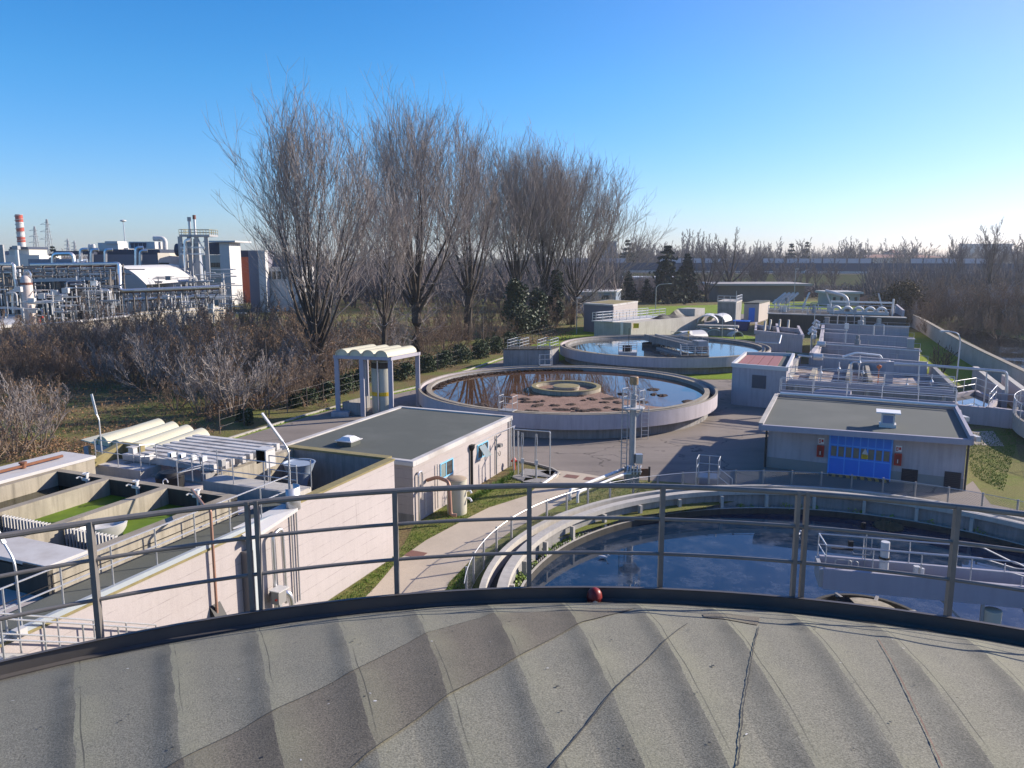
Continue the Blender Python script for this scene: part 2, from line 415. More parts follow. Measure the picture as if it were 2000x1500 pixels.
lawn_worn = lawn_material('worn_lawn', (.085, .110, .018), (.19, .23, .04), (.22, .155, .085), .56, .74)
litter_mat = lawn_material('leaf_litter_ground', (.13, .07, .035), (.30, .175, .10), (.08, .10, .025), .80, .95)

def water_material(name, deep, film, fscale, lo, hi, rough=.04, filmamt=.6, stretch=(1, 1, 1), wave=.02, filmrough=.5):
    m, nt, b = base_mat(name, rough, 0, .5); v = pos(nt)
    n1 = noise(nt, vscale(nt, v, stretch), fscale, 8, .68); n2 = noise(nt, v, fscale * 5, 5, .7)
    f = mathn(nt, 'MULTIPLY', ramp(nt, mathn(nt, 'ADD', n1, mathn(nt, 'MULTIPLY', mathn(nt, 'SUBTRACT', n2, .5), .35)), lo, hi), filmamt)
    nt.links.new(mixc(nt, f, deep, film), b.inputs['Base Color'])
    nt.links.new(ramp(nt, f, 0, 1, rough, filmrough), b.inputs['Roughness'])
    b.inputs['IOR'].default_value = 1.4
    bumpn(nt, b, noise(nt, v, 2.5, 3, .5), wave, .02)
    return m
water_deep = water_material('clarifier_water', (.006, .021, .048), (.17, .185, .21), .9, .46, .74, .02, .34)
water_brown = water_material('brown_turbid_water', (.085, .043, .022), (.17, .095, .06), .25, .50, .66, .02, .7, filmrough=.06)
water_film = water_material('filmed_water', (.05, .055, .055), (.17, .165, .15), .16, .42, .62, .03, .7, filmrough=.12)
water_dark = water_material('dark_basin_water', (.010, .012, .006), (.07, .075, .02), .9, .50, .7, .05, .7)
water_green = water_material('duckweed_water', (.085, .150, .006), (.15, .235, .014), 1.6, .35, .7, .6, .9, filmrough=.7)
water_river = water_material('river_water', (.012, .016, .018), (.04, .045, .04), .15, .5, .7, .05, .6)
def foam_material():
    m, nt, b = base_mat('pink_brown_foam', .9, 0, .2); v = pos(nt)
    n1 = noise(nt, v, 1.2, 6, .7); n2 = noise(nt, v, 12, 4, .7)
    c = mixc(nt, ramp(nt, n1, .35, .65), (.17, .095, .06), (.33, .20, .145))
    c = mixc(nt, .4, c, mixc(nt, ramp(nt, n2, .35, .65), (.09, .05, .035), (.46, .34, .27)))
    nt.links.new(c, b.inputs['Base Color']); bumpn(nt, b, n2, .5, .05); return m
foam_mat = foam_material()
def crustmat():
    m, nt, b = base_mat('basin_scum', .9, 0, .2); v = pos(nt)
    n1 = noise(nt, vscale(nt, v, (.5, 2.4, 1)), .8, 7, .75)
    c = mixc(nt, ramp(nt, n1, .42, .60), (.10, .065, .05), (.62, .54, .49))
    nt.links.new(c, b.inputs['Base Color']); return m
scum_mat = crustmat()
scumdark = MAT('dark_scum', (.050, .030, .020), .95, var=.4, scale=6, fine=.4, fscale=20, bump=.6)
def stripes(name, a, bcol, wdt, axis=(1, 0, 0)):
    m, nt, b = base_mat(name, .6, 0, .4); v = pos(nt)
    d = node(nt, 'ShaderNodeVectorMath', operation='DOT_PRODUCT'); nt.links.new(v, d.inputs[0]); d.inputs[1].default_value = axis
    f = mathn(nt, 'LESS_THAN', mathn(nt, 'FRACT', mathn(nt, 'DIVIDE', d.outputs['Value'], wdt)), .5)
    nt.links.new(mixc(nt, f, a, bcol), b.inputs['Base Color']); return m
hazard = stripes('hazard_stripes', (.55, .30, .05), (.03, .03, .03), .36, (.9, -.41, .6))

# membrane of the digester dome: bitumen with mineral granules, sheets differ in colour
def membrane(name, a, b2, dots=.55):
    m, nt, b = base_mat(name, .95, 0, .25); v = pos(nt)
    n1 = noise(nt, v, .7, 5, .6); n2 = noise(nt, v, 95, 3, .8); n3 = noise(nt, v, 5, 6, .7)
    c = mixc(nt, n1, a, b2)
    c = mixc(nt, mathn(nt, 'MULTIPLY', ramp(nt, n3, .5, .75), .35), c, mul(a, .55))
    c = mixc(nt, dots, c, mixc(nt, ramp(nt, n2, .38, .64), mul(a, .22), mul(b2, 1.75)))
    vo = node(nt, 'ShaderNodeTexVoronoi'); vo.inputs['Scale'].default_value = 3.2; nt.links.new(v, vo.inputs['Vector'])
    dark = mathn(nt, 'LESS_THAN', vo.outputs['Distance'], .028)
    c = mixc(nt, mathn(nt, 'MULTIPLY', dark, .85), c, (.02, .018, .016))
    vo = node(nt, 'ShaderNodeTexVoronoi'); vo.inputs['Scale'].default_value = 1.7; nt.links.new(vscale(nt, v, (1, 1, .3)), vo.inputs['Vector'])
    c = mixc(nt, mathn(nt, 'LESS_THAN', vo.outputs['Distance'], .012), c, (.5, .5, .48))
    # dark stripe left of every rib of the roof, paler yellowish stripe right of it
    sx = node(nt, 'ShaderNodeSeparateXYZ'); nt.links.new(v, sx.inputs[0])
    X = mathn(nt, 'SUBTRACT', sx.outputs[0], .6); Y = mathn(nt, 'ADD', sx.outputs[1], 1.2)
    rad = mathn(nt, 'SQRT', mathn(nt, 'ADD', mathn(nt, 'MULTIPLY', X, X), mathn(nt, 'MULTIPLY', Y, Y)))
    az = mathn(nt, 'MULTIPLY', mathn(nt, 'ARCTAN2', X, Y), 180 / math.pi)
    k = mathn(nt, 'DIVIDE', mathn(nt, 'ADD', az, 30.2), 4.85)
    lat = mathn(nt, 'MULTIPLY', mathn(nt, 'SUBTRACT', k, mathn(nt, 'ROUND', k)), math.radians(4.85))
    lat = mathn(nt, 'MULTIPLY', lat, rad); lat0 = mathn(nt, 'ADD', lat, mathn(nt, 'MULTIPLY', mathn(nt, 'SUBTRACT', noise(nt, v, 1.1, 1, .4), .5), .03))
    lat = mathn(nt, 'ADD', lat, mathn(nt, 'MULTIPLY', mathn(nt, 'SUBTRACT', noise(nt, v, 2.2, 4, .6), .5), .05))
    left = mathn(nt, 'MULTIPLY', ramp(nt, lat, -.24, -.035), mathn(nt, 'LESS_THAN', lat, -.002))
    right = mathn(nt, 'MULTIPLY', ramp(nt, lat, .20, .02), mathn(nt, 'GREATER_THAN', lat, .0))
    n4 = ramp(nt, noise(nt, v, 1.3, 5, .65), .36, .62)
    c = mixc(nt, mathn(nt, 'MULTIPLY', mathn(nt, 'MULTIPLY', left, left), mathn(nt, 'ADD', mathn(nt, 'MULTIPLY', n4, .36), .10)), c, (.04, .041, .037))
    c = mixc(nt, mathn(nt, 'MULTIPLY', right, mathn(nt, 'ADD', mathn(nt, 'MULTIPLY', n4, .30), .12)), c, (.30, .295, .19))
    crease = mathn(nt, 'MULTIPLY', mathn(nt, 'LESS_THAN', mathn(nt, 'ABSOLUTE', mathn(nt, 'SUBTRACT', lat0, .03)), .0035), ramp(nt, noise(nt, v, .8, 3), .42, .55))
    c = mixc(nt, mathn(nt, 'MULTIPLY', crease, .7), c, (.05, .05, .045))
    nt.links.new(c, b.inputs['Base Color']); bumpn(nt, b, n2, .55, .006); return m
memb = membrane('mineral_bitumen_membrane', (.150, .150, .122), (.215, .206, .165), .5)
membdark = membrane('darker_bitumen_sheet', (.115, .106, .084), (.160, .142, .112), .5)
membedge = MAT('bitumen_seam', (.05, .05, .045), .9, var=.3, scale=12)
# ---------------------------------------------------------------- ground, road, paths
T1 = (12.1, 25.0)
def build_ground():
    mb = MB(); n = 96; rad = [13.0, 14, 16, 20, 28, 40, 60, 90, 140, 260, 500, 1100, 2600]
    vs = [(T1[0] + r * math.cos(2 * math.pi * k / n), T1[1] + r * math.sin(2 * math.pi * k / n), 0) for r in rad for k in range(n)]
    fs = [(i * n + k, i * n + (k + 1) % n, (i + 1) * n + (k + 1) % n, (i + 1) * n + k) for i in range(len(rad) - 1) for k in range(n)]
    fs = [f[::-1] for f in fs]
    mb.add(vs, fs); return mb.build('ground', ground_mat, kind='structure')
build_ground()
def gp(*pts): return [G(x, y) for x, y in pts]
MB().sheet(gp((-60, 960), (120, 935), (300, 905), (420, 868), (480, 848), (600, 808), (700, 780), (815, 752), (900, 722), (990, 694), (1075, 660), (1130, 640), (1180, 636), (1160, 665), (1300, 700), (1480, 690), (1460, 740), (1300, 740), (1120, 700), (1000, 720), (700, 830), (450, 920), (-60, 1010)), .004).build('lawn', lawn_mat, kind='structure')
MB().sheet(gp((0, 915), (170, 890), (250, 905), (120, 960), (-80, 1010), (-80, 930)), .006).build('leaf_litter_strip', litter_mat, kind='structure')
MB().sheet(gp((300, 917), (450, 860), (600, 814), (700, 786), (820, 759), (985, 702), (1060, 690), (1110, 716), (1330, 742), (1440, 742), (1560, 745), (1560, 830), (1900, 935), (1935, 985), (2060, 1010), (2060, 1030), (1700, 985), (1500, 962), (1420, 952), (1330, 943), (1260, 938), (1185, 934), (1085, 917), (1003, 898), (900, 905), (700, 930), (400, 960)), .008).build('road', asphalt, kind='structure')
MB().sheet(gp((630, 1250), (735, 1145), (780, 1092), (833, 1055), (916, 1011), (954, 992), (1030, 968), (1057, 943), (1085, 918), (1140, 925), (1185, 933), (1150, 955), (1110, 978), (1060, 1003), (1000, 1037), (950, 1072), (922, 1092), (880, 1135), (850, 1190), (830, 1250)), .012).build('path', pathmat, kind='structure')
MB().sheet(gp((1000, 925), (1057, 943), (1030, 968), (954, 992), (916, 1011), (833, 1055), (780, 1092), (735, 1145), (630, 1250), (560, 1250), (700, 1140), (780, 1080), (812, 1020)), .004).build('worn_lawn', lawn_worn, kind='structure')
MB().sheet(gp((1185, 935), (1260, 940), (1330, 945), (1440, 955), (1520, 962), (1380, 990), (1230, 1010), (1060, 1060), (960, 1120), (900, 1250), (835, 1250), (850, 1190), (880, 1135), (922, 1092), (950, 1072), (1000, 1037), (1060, 1003), (1110, 978), (1150, 955)), .0045).build('worn_lawn', lawn_worn, kind='structure')
MB().sheet(gp((1870, 845), (1905, 838), (1955, 835), (1985, 870), (2000, 940), (2010, 1000), (1935, 985), (1900, 940), (1885, 950), (1880, 900)), .010).build('lawn', lawn_worn, kind='structure')
MB().sheet(gp((1898, 843), (1940, 842), (1962, 872), (1886, 868)), .014).build('path', pathmat, kind='structure')
MB().sheet(gp((1800, 745), (1812, 760), (1906, 745), (1912, 722), (1845, 652), (1770, 648)), .0046).build('lawn', lawn_material('bright_lawn', (.14, .19, .006), (.27, .33, .014), (.30, .24, .07), .7, .95), kind='structure')
MB().sheet(gp((1350, 740), (1440, 738), (1440, 722), (1380, 722), (1350, 727)), .012).build('lawn', lawn_mat, kind='structure')
MB().sheet(gp((1060, 675), (1160, 668), (1480, 680), (1485, 660), (1370, 640), (1360, 608), (1200, 612), (1110, 655)), .0042).build('lawn', lawn_mat, kind='structure')
MB().sheet(gp((1380, 618), (1800, 618), (1620, 588), (1250, 600), (1230, 612)), .0044).build('lawn', lawn_mat, kind='structure')
MB().sheet(gp((1372, 640), (1400, 632), (1480, 632), (1520, 615), (1380, 612), (1365, 622)), .009).build('road', asphalt, kind='structure')
mb = MB(); kp = gp((300, 913), (450, 857), (600, 811), (700, 783), (820, 756), (985, 699))
for a, b in zip(kp, kp[1:]): mb.seg(a, b, .16, 0, .13)
tag(mb.build('kerb', kerbmat), 'pale stone kerb along the left edge of the asphalt road', 'kerb')
mb = MB(); kp = [g3(*p, 0) for p in ((1003, 900), (1045, 908), (1078, 917), (1092, 925), (1085, 934), (1057, 945))]
mb.tube([p + Vector((0, 0, .06)) for p in kp], .075, 4)
tag(mb.build('kerb', kerbmat), 'short kerb curving round the dirt patch beside the control building', 'kerb')

# ---------------------------------------------------------------- digester dome in the foreground
DC = (.6, -1.2); DR = 7.95
RIBS = [-30.2 + 4.85 * k for k in range(-4, 18)]
def dome_z(x, y):
    dx, dy = x - DC[0], y - DC[1]; r = math.hypot(dx, dy); az = math.degrees(math.atan2(dx, dy))
    z = 8.88 + 1.5 * (1 - (r / DR) ** 2)
    k = (az - RIBS[0]) / 4.85; kk = round(k)
    if 0 <= kk < len(RIBS):
        lat = R(az - RIBS[kk]) * r
        s = lat + .015
        z += (.013 if kk % 2 else .010) * math.exp(-(s / (.075 if s < 0 else .15)) ** 2) * min(1, max(0, (DR - .12 - r) / .9)) * min(1, r / 2)
    z += .003 * math.sin(x * 3.1 + y * 1.7) * math.sin(y * 2.3 - x * 1.1) + .002 * math.sin(x * 9 + 1) * math.sin(y * 7)
    return z
def on_dome(px, py, lift=0.0):
    z = 9.3
    for _ in range(160):
        X, Y = G(px, py, z); z = dome_z(X, Y) * .7 + z * .3
    return Vector((X, Y, dome_z(X, Y) + lift))
dig = thing('digester_dome', 'round tank with a ribbed grey-green bitumen dome filling the foreground', 'tank roof', (DC[0], DC[1], 0))
def dome_mesh():
    azs = [-180 + 6 * i for i in range(22)] + [-50 + .2 * i for i in range(602)] + [72 + 6 * i for i in range(18)]
    rs = [.02, 1, 2, 2.6] + [3 + .1 * i for i in range(48)] + [7.8, 7.88, DR]
    n = len(azs); mb = MB(); vs = []
    for r in rs:
        for a in azs:
            x, y = DC[0] + r * math.sin(R(a)), DC[1] + r * math.cos(R(a)); vs.append((x, y, dome_z(x, y)))
    for a in azs:
        q = .012 * math.sin(a * 1.3) + .008 * math.sin(a * 3.7)
        vs.append((DC[0] + (DR + .015 + q * .5) * math.sin(R(a)), DC[1] + (DR + .015 + q * .5) * math.cos(R(a)), 8.78 + q))
    fs = [(i * n + k, (i + 1) * n + k, (i + 1) * n + (k + 1) % n, i * n + (k + 1) % n) for i in range(len(rs)) for k in range(n)]
    mb.add(vs, [f[::-1] for f in fs]); return mb
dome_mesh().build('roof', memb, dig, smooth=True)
MB().cyl(DC[0], DC[1], 0, 8.76, 7.82, 72).build('wall', pinkplain, dig, smooth=True)
def polyl(pts, k=10):
    pts = [Vector(p) for p in pts]; out = []
    for a, b in zip(pts, pts[1:]): out += [a + (b - a) * i / k for i in range(k)]
    return out + [pts[-1]]
def strip(name, m, la, lb, nn=40, mm=22, lift=.006):
    def samp(l, t):
        t *= len(l) - 1; i = min(int(t), len(l) - 2); q = t - i
        return Vector(l[i]) * (1 - q) + Vector(l[i + 1]) * q
    A = [on_dome(*p) for p in la]; B = [on_dome(*p) for p in lb]; mb = MB(); vs = []
    for i in range(nn + 1):
        a, b = samp(A, i / nn), samp(B, i / nn)
        for j in range(mm + 1):
            p = a + (b - a) * j / mm; vs.append((p.x, p.y, dome_z(p.x, p.y) + lift))
    fs = [(i * (mm + 1) + j, (i + 1) * (mm + 1) + j, (i + 1) * (mm + 1) + j + 1, i * (mm + 1) + j + 1) for i in range(nn) for j in range(mm)]
    mb.add(vs, fs); o = mb.build(name, m, dig, smooth=True)
    return A, B
def seam(pts, wd=.004, m=membedge, jit=.0012):
    """crack or lap line lying on the dome"""
    q = polyl([Vector((p[0], p[1], 0)) for p in pts], 24); mb = MB(); vs = []
    for i, p in enumerate(q):
        d = (q[min(i + 1, len(q) - 1)] - q[max(i - 1, 0)]).normalized(); nrm = Vector((-d.y, d.x, 0))
        c = p + nrm * rnd.uniform(-jit, jit); ww = wd * rnd.uniform(.5, 1.2)
        for s in (-1, 1):
            e = c + nrm * ww * s; vs.append((e.x, e.y, dome_z(e.x, e.y) + .0085))
    mb.add(vs, [(2 * i, 2 * i + 1, 2 * i + 3, 2 * i + 2) for i in range(len(q) - 1)]); mb.build('seam', m, dig)
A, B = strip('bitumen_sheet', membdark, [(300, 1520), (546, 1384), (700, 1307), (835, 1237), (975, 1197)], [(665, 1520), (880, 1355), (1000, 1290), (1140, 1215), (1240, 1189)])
seam(A, .005); seam(B, .003)
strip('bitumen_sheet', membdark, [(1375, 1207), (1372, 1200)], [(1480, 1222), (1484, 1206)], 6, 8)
seam([on_dome(*p) for p in [(1070, 1510), (1203, 1345), (1290, 1262), (1343, 1219)]], .0045)
seam([on_dome(*p) for p in [(1440, 1500), (1452, 1380), (1468, 1286), (1482, 1226)]], .004, jit=.003)
seam([on_dome(*p) for p in [(1715, 1250), (1770, 1350), (1840, 1500)]], .0035, MAT('reddish_seam', (.17, .10, .075), .9))
for rr_, a0, a1 in ((7.72, -8, 62), (7.62, 14, 62), (7.78, -45, 10), (7.55, -12, 3)):
    seam([(DC[0] + (rr_ + .03 * math.sin(a)) * math.sin(R(a)), DC[1] + (rr_ + .03 * math.sin(a)) * math.cos(R(a))) for a in [a0 + (a1 - a0) * i / 14 for i in range(15)]], .004, jit=.003)
# bits lying on the membrane: gull droppings, torn flakes
def flakes(name, m, n, r0, r1, seed):
    q = random.Random(seed); mb = MB()
    for _ in range(n):
        a = R(q.uniform(-42, 42)); r = q.uniform(3.6, 7.7); x, y = DC[0] + r * math.sin(a), DC[1] + r * math.cos(a); s = q.uniform(r0, r1); t = q.uniform(0, 6.3); e = q.uniform(.3, 1)
        k = 7; ps = [(x + s * math.cos(t) * math.cos(6.283 * i / k) - s * e * math.sin(t) * math.sin(6.283 * i / k), y + s * math.sin(t) * math.cos(6.283 * i / k) + s * e * math.cos(t) * math.sin(6.283 * i / k)) for i in range(k)]
        ps = [(x + (p[0] - x) * q.uniform(.6, 1.2), y + (p[1] - y) * q.uniform(.6, 1.2)) for p in ps]
        mb.add([(p[0], p[1], dome_z(p[0], p[1]) + .0075) for p in ps], [tuple(range(k))])
    return mb.build(name, m, dig, kind='stuff')
flakes('bird_droppings', offwhite, 34, .005, .014, 3); flakes('torn_flakes', black, 150, .004, .013, 4)

# guard rail round the dome
gr = thing('guard_rail', 'curved grey steel guard rail with toe plate round the dome edge', 'railing', (DC[0], DC[1], 8.85))
RR = 7.97; A0, A1 = -66, 108
def cpt(r, a, z): return Vector((DC[0] + r * math.sin(R(a)), DC[1] + r * math.cos(R(a)), z))
for z, nm, s in ((9.975, 'top_rail', .024), (9.672, 'middle_rail', .016), (9.345, 'middle_rail', .016)):
    MB().tube([cpt(RR, A0 + (A1 - A0) * i / 120, z) for i in range(121)], s, 8).build(nm, railsteel, gr, smooth=True)
mb = MB(); aa = [A0 + (A1 - A0) * i / 160 for i in range(161)]; prof = [(0, 8.905), (.045, 8.90), (.045, 8.915), (.012, 8.925), (.012, 9.02), (.03, 9.035), (0, 9.037)]
mb.add([tuple(cpt(RR - .03 - d, a, z)) for a in aa for d, z in prof], [(i * 7 + k, i * 7 + (k + 1) % 7, (i + 1) * 7 + (k + 1) % 7, (i + 1) * 7 + k) for i in range(160) for k in range(7)])
mb.build('toe_plate', toesteel, gr)
for k in range(-7, 13):
    a = -3.2 + 8.56 * k
    if k % 4 == 2:
        mb = MB()
        for d in (-.26, .26): mb.bar(cpt(RR, a + d, 8.72), cpt(RR, a + d, 9.99), .034, .05)
        mb.bar(cpt(RR, a - .6, 8.74), cpt(RR, a + .6, 8.74), .09, .05)
        mb.build('post', railsteel, gr, label='doubled post where two rail sections meet')
    else:
        mb = MB(); mb.bar(cpt(RR, a, 8.72), cpt(RR, a, 9.985), .042, .05); mb.build('post', railsteel, gr)
c = cpt(RR - .10, 1.05, 8.86)
al = thing('alarm_light', 'small dark red domed alarm light fixed behind the toe plate', 'alarm light', c)
MB().lathe(c.x, c.y, [(.068, c.z - .08), (.068, c.z + .10), (.072, c.z + .105), (.064, c.z + .145), (.048, c.z + .172), (.022, c.z + .188), (.002, c.z + .192)], 18).build('dome', darkred, al, smooth=True)
MB().box(c.x - .05, c.x + .05, c.y + .06, c.y + .09, c.z - .08, c.z + .02).build('bracket', railsteel, al)
mb = MB(); mb.add([(c.x - .022, c.y - .0665, c.z + .085), (c.x + .012, c.y - .0715, c.z + .02), (c.x + .022, c.y - .0675, c.z + .088), (c.x, c.y - .072, c.z + .1)], [(0, 1, 2, 3)]); mb.build('highlight_mark', offwhite, al)  # highlight on the red dome, put in as a pale facet

# ---------------------------------------------------------------- nearest clarifier, its bridge and fence
ck = thing('settling_tank', 'nearest round settling tank with dark blue water and double concrete rim', 'settling tank', (T1[0], T1[1], 0))
MB().ring(*T1, 13.05, 13.27, -1.2, .6, 160).build('outer_wall', concpale, ck, smooth=True)
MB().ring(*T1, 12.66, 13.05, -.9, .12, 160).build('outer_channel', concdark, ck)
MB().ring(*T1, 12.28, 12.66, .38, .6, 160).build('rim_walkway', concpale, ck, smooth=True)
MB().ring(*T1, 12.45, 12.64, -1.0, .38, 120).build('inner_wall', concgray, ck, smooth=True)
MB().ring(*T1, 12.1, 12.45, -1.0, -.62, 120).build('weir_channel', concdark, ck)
MB().ring(*T1, 11.97, 12.1, -1.2, -.215, 160).build('weir_wall', concdark, ck, smooth=True)  # wet concrete, with the shade on its face put into the dark colour
MB().ring(*T1, 11.99, 12.09, -.215, -.2, 160).build('weir_edge', concpale, ck)
mb = MB()
for i in range(420):
    a = 2 * math.pi * i / 420; c, s = math.cos(a), math.sin(a); fr = MB((T1[0] + 12.2 * c, T1[1] + 12.2 * s, 0, -math.degrees(a)))
    fr.box(-.012, .012, -.045, .045, -.42, -.17); mb.add(fr.v, fr.f)
mb.build('weir_plate', concgray, ck)
for i in range(34):
    a = 2 * math.pi * (i + .3) / 34
    if 20 < math.degrees(a) < 190: fr = MB((T1[0], T1[1], 0, -math.degrees(a))); fr.box(12.11, 12.3, -.07, .07, -.6, .372); fr.build('bracket', concpale, ck)
tag(MB().disc(*T1, 11.97, -.5, 128).build('water', water_deep), kind='structure')
def leafclump(mb, c, n, rad, size, q, up=.5):
    for _ in range(n):
        d = Vector((q.gauss(0, 1), q.gauss(0, 1), abs(q.gauss(0, 1)) * up)); d = d.normalized() * rad * q.random() ** .5
        p = Vector(c) + d; s = size * q.uniform(.6, 1.4)
        a = Vector((q.uniform(-1, 1), q.uniform(-1, 1), q.uniform(-.2, 1))).normalized(); b = a.cross(Vector((q.uniform(-1, 1), q.uniform(-1, 1), q.uniform(-1, 1)))).normalized()
        mb.add([p - a * s, p + b * s * .5, p + a * s, p - b * s * .5], [(0, 1, 2, 3)])
q = random.Random(11); mb = MB()
for i in range(70):
    a = R(q.uniform(35, 165)) if i < 46 else R(q.uniform(138, 172)); r = 12.28 + q.uniform(-.08, .05)
    if 112 < math.degrees(a) < 128: continue
    leafclump(mb, (T1[0] + r * math.cos(a), T1[1] + r * math.sin(a), -.35 + q.uniform(0, .12)), q.randint(8, 46), q.uniform(.12, .32), .065, q, .9)
tag(mb.build('channel_weeds', weedleaf), 'green weeds growing in the rim channel of the nearest tank', 'weeds', kind='stuff')
# scraper bridge
bd = Vector((.969, -.249, 0)).normalized(); baz = math.degrees(math.atan2(-bd.y, bd.x))
BF = (T1[0], T1[1], 0, baz); bf = frame(*BF)
br = thing('scraper_bridge', 'lilac grey scraper bridge with railings over the nearest settling tank', 'bridge', (T1[0], T1[1], .6))
MB(BF).box(-1.6, 13.4, -.66, -.50, 1.0, 1.72).build('beam', bridgepaint, br, bevel=.01)
MB(BF).box(-1.6, 13.4, .50, .66, 1.0, 1.72).build('beam', bridgepaint, br, bevel=.01)
mb = MB(BF); mb.box(-1.6, 13.4, -.498, .498, 1.16, 1.2); mb.box(-1.72, -1.6, -.62, .62, 1.05, 1.66); mb.build('deck', galvdull, br)
def bridge_rail(y, xa, drop):
    top = bend([bf(xa, y, 2.5), bf(4.0 + drop, y, 2.5), bf(5.05 + drop, y, 2.02), bf(13.2, y, 2.02)], .12)
    mid = bend([bf(xa, y, 2.12), bf(4.0 + drop, y, 2.12), bf(5.05 + drop, y, 1.86), bf(13.2, y, 1.86)], .12)
    mb = MB(); mb.tube(top, .026, 7); mb.tube(mid, .02, 6); r = mb.build('railing', galv, br, smooth=True)
    x = xa
    while x < 13:
        MB().tube([bf(x, y, 1.7), bf(x, y, 2.48 if x < 4 + drop else 2.0)], .02, 6).build('post', galv, r); x += 1.45
bridge_rail(-.58, -1.55, 0); bridge_rail(.58, -1.65, -.6)
mb = MB(); mb.tube([bf(-1.55, -.58, 2.5), bf(-1.65, .58, 2.5)], .026, 7); mb.tube([bf(-1.55, -.58, 2.12), bf(-1.65, .58, 2.12)], .02, 6); mb.build('end_rail', galv, br)
mb = MB(BF); mb.cyl(.35, -.05, 1.2, 2.05, .15, 16); mb.cyl(.35, -.05, 2.09, 2.62, .14, 16); mb.build('drive_column', offwhite, br, smooth=True)
mb = MB(BF); mb.cyl(.35, -.05, 2.04, 2.10, .18, 16); mb.cyl(.35, -.05, 1.2, 1.3, .2, 16); mb.build('flange', black, br)
mb = MB(BF); mb.box(-.72, -.57, .3, .5, 2.08, 2.40); mb.box(-1.25, -.6, .35, .45, 2.06, 2.1); mb.build('switch_box', black, br)
mb = MB(BF); mb.cyl(1.36, -.02, 1.52, 1.86, .10, 14); mb.cyl(1.50, -.12, 1.52, 1.84, .07, 12); mb.add([(1.2, -.2, 1.2), (1.6, -.2, 1.2), (1.6, .2, 1.2), (1.2, .2, 1.2), (1.3, -.1, 1.52), (1.5, -.1, 1.52), (1.5, .1, 1.52), (1.3, .1, 1.52)], [(0, 1, 5, 4), (1, 2, 6, 5), (2, 3, 7, 6), (3, 0, 4, 7), (4, 5, 6, 7)]); mb.build('gear_motor', offwhite, br, smooth=True)
mb = MB()
for pts in ([bf(-1.2, -.3, 1.2), bf(-1.2, -.3, 1.95), bf(-.7, -.3, 1.95), bf(-.7, -.3, 1.25)], [bf(-.7, .2, 1.2), bf(-.7, .2, 1.75), bf(-.4, .2, 1.75), bf(-.4, .2, 1.3)], [bf(-.6, .35, 2.1), bf(-.55, .3, 1.98), bf(0, .3, 1.98), bf(0, .3, 2.6)], [bf(-.15, .45, 1.2), bf(-.15, .45, 2.7)]):
    mb.tube(bend(pts, .08), .02, 6)
mb.build('pipework', galvdull, br)
mb = MB(BF)
for x, h in ((3.2, .55), (4.9, .45), (5.15, .6), (7.5, .5), (8.3, .55)): mb.box(x, x + .09, -.6, -.5, -.32, 1.0)
mb.bar((4.4, -.55, .98), (5.0, -.4, -.3), .07); mb.bar((5.6, -.55, .98), (6.0, -.4, -.3), .06)
mb.bar((2.0, -.3, 1.0), (3.2, -.3, -.2), .08); mb.build('scraper_arm', galvdull, br)
mb = MB(BF); mb.box(3.6, 12, -1.02, -.66, -.2, -.12); mb.box(3.6, 12, -1.06, -1.02, -.3, .04); mb.box(3.6, 12, -.66, -.62, -.3, .04); mb.build('scum_trough', rust, br)
mb = MB(BF); mb.cyl(3.55, -.55, -.3, .82, .26, 18); mb.build('float_drum', creamtank, br, smooth=True)
cw = thing('centre_well', 'round concrete inlet well half hidden under the scraper bridge', 'inlet well', (T1[0], T1[1], -.3))
MB().ring(*T1, 1.78, 1.92, -1.5, -.12, 64).build('baffle_ring', concdark, cw, smooth=True)
MB().lathe(*T1, [(1.0, -1.5), (1.0, .1), (.95, .16), (.3, .18)], 40).build('pillar', concrete, cw, smooth=True)
mb = MB()
for k in range(8):
    a = 2 * math.pi * k / 8 + .2; mb.bar((T1[0] + 1.1 * math.cos(a), T1[1] + 1.1 * math.sin(a), -.1), (T1[0] + 1.84 * math.cos(a), T1[1] + 1.84 * math.sin(a), -.1), .1, .12)
mb.build('spoke', concgray, cw)
tag(solo(MB().box(T1[0] - 1.3, T1[0] - .9, T1[1] - 1.2, T1[1] - .4, .17, .8), 'gear_box', black, 'dark gear box on the inlet well under the scraper bridge', 'gear box'))
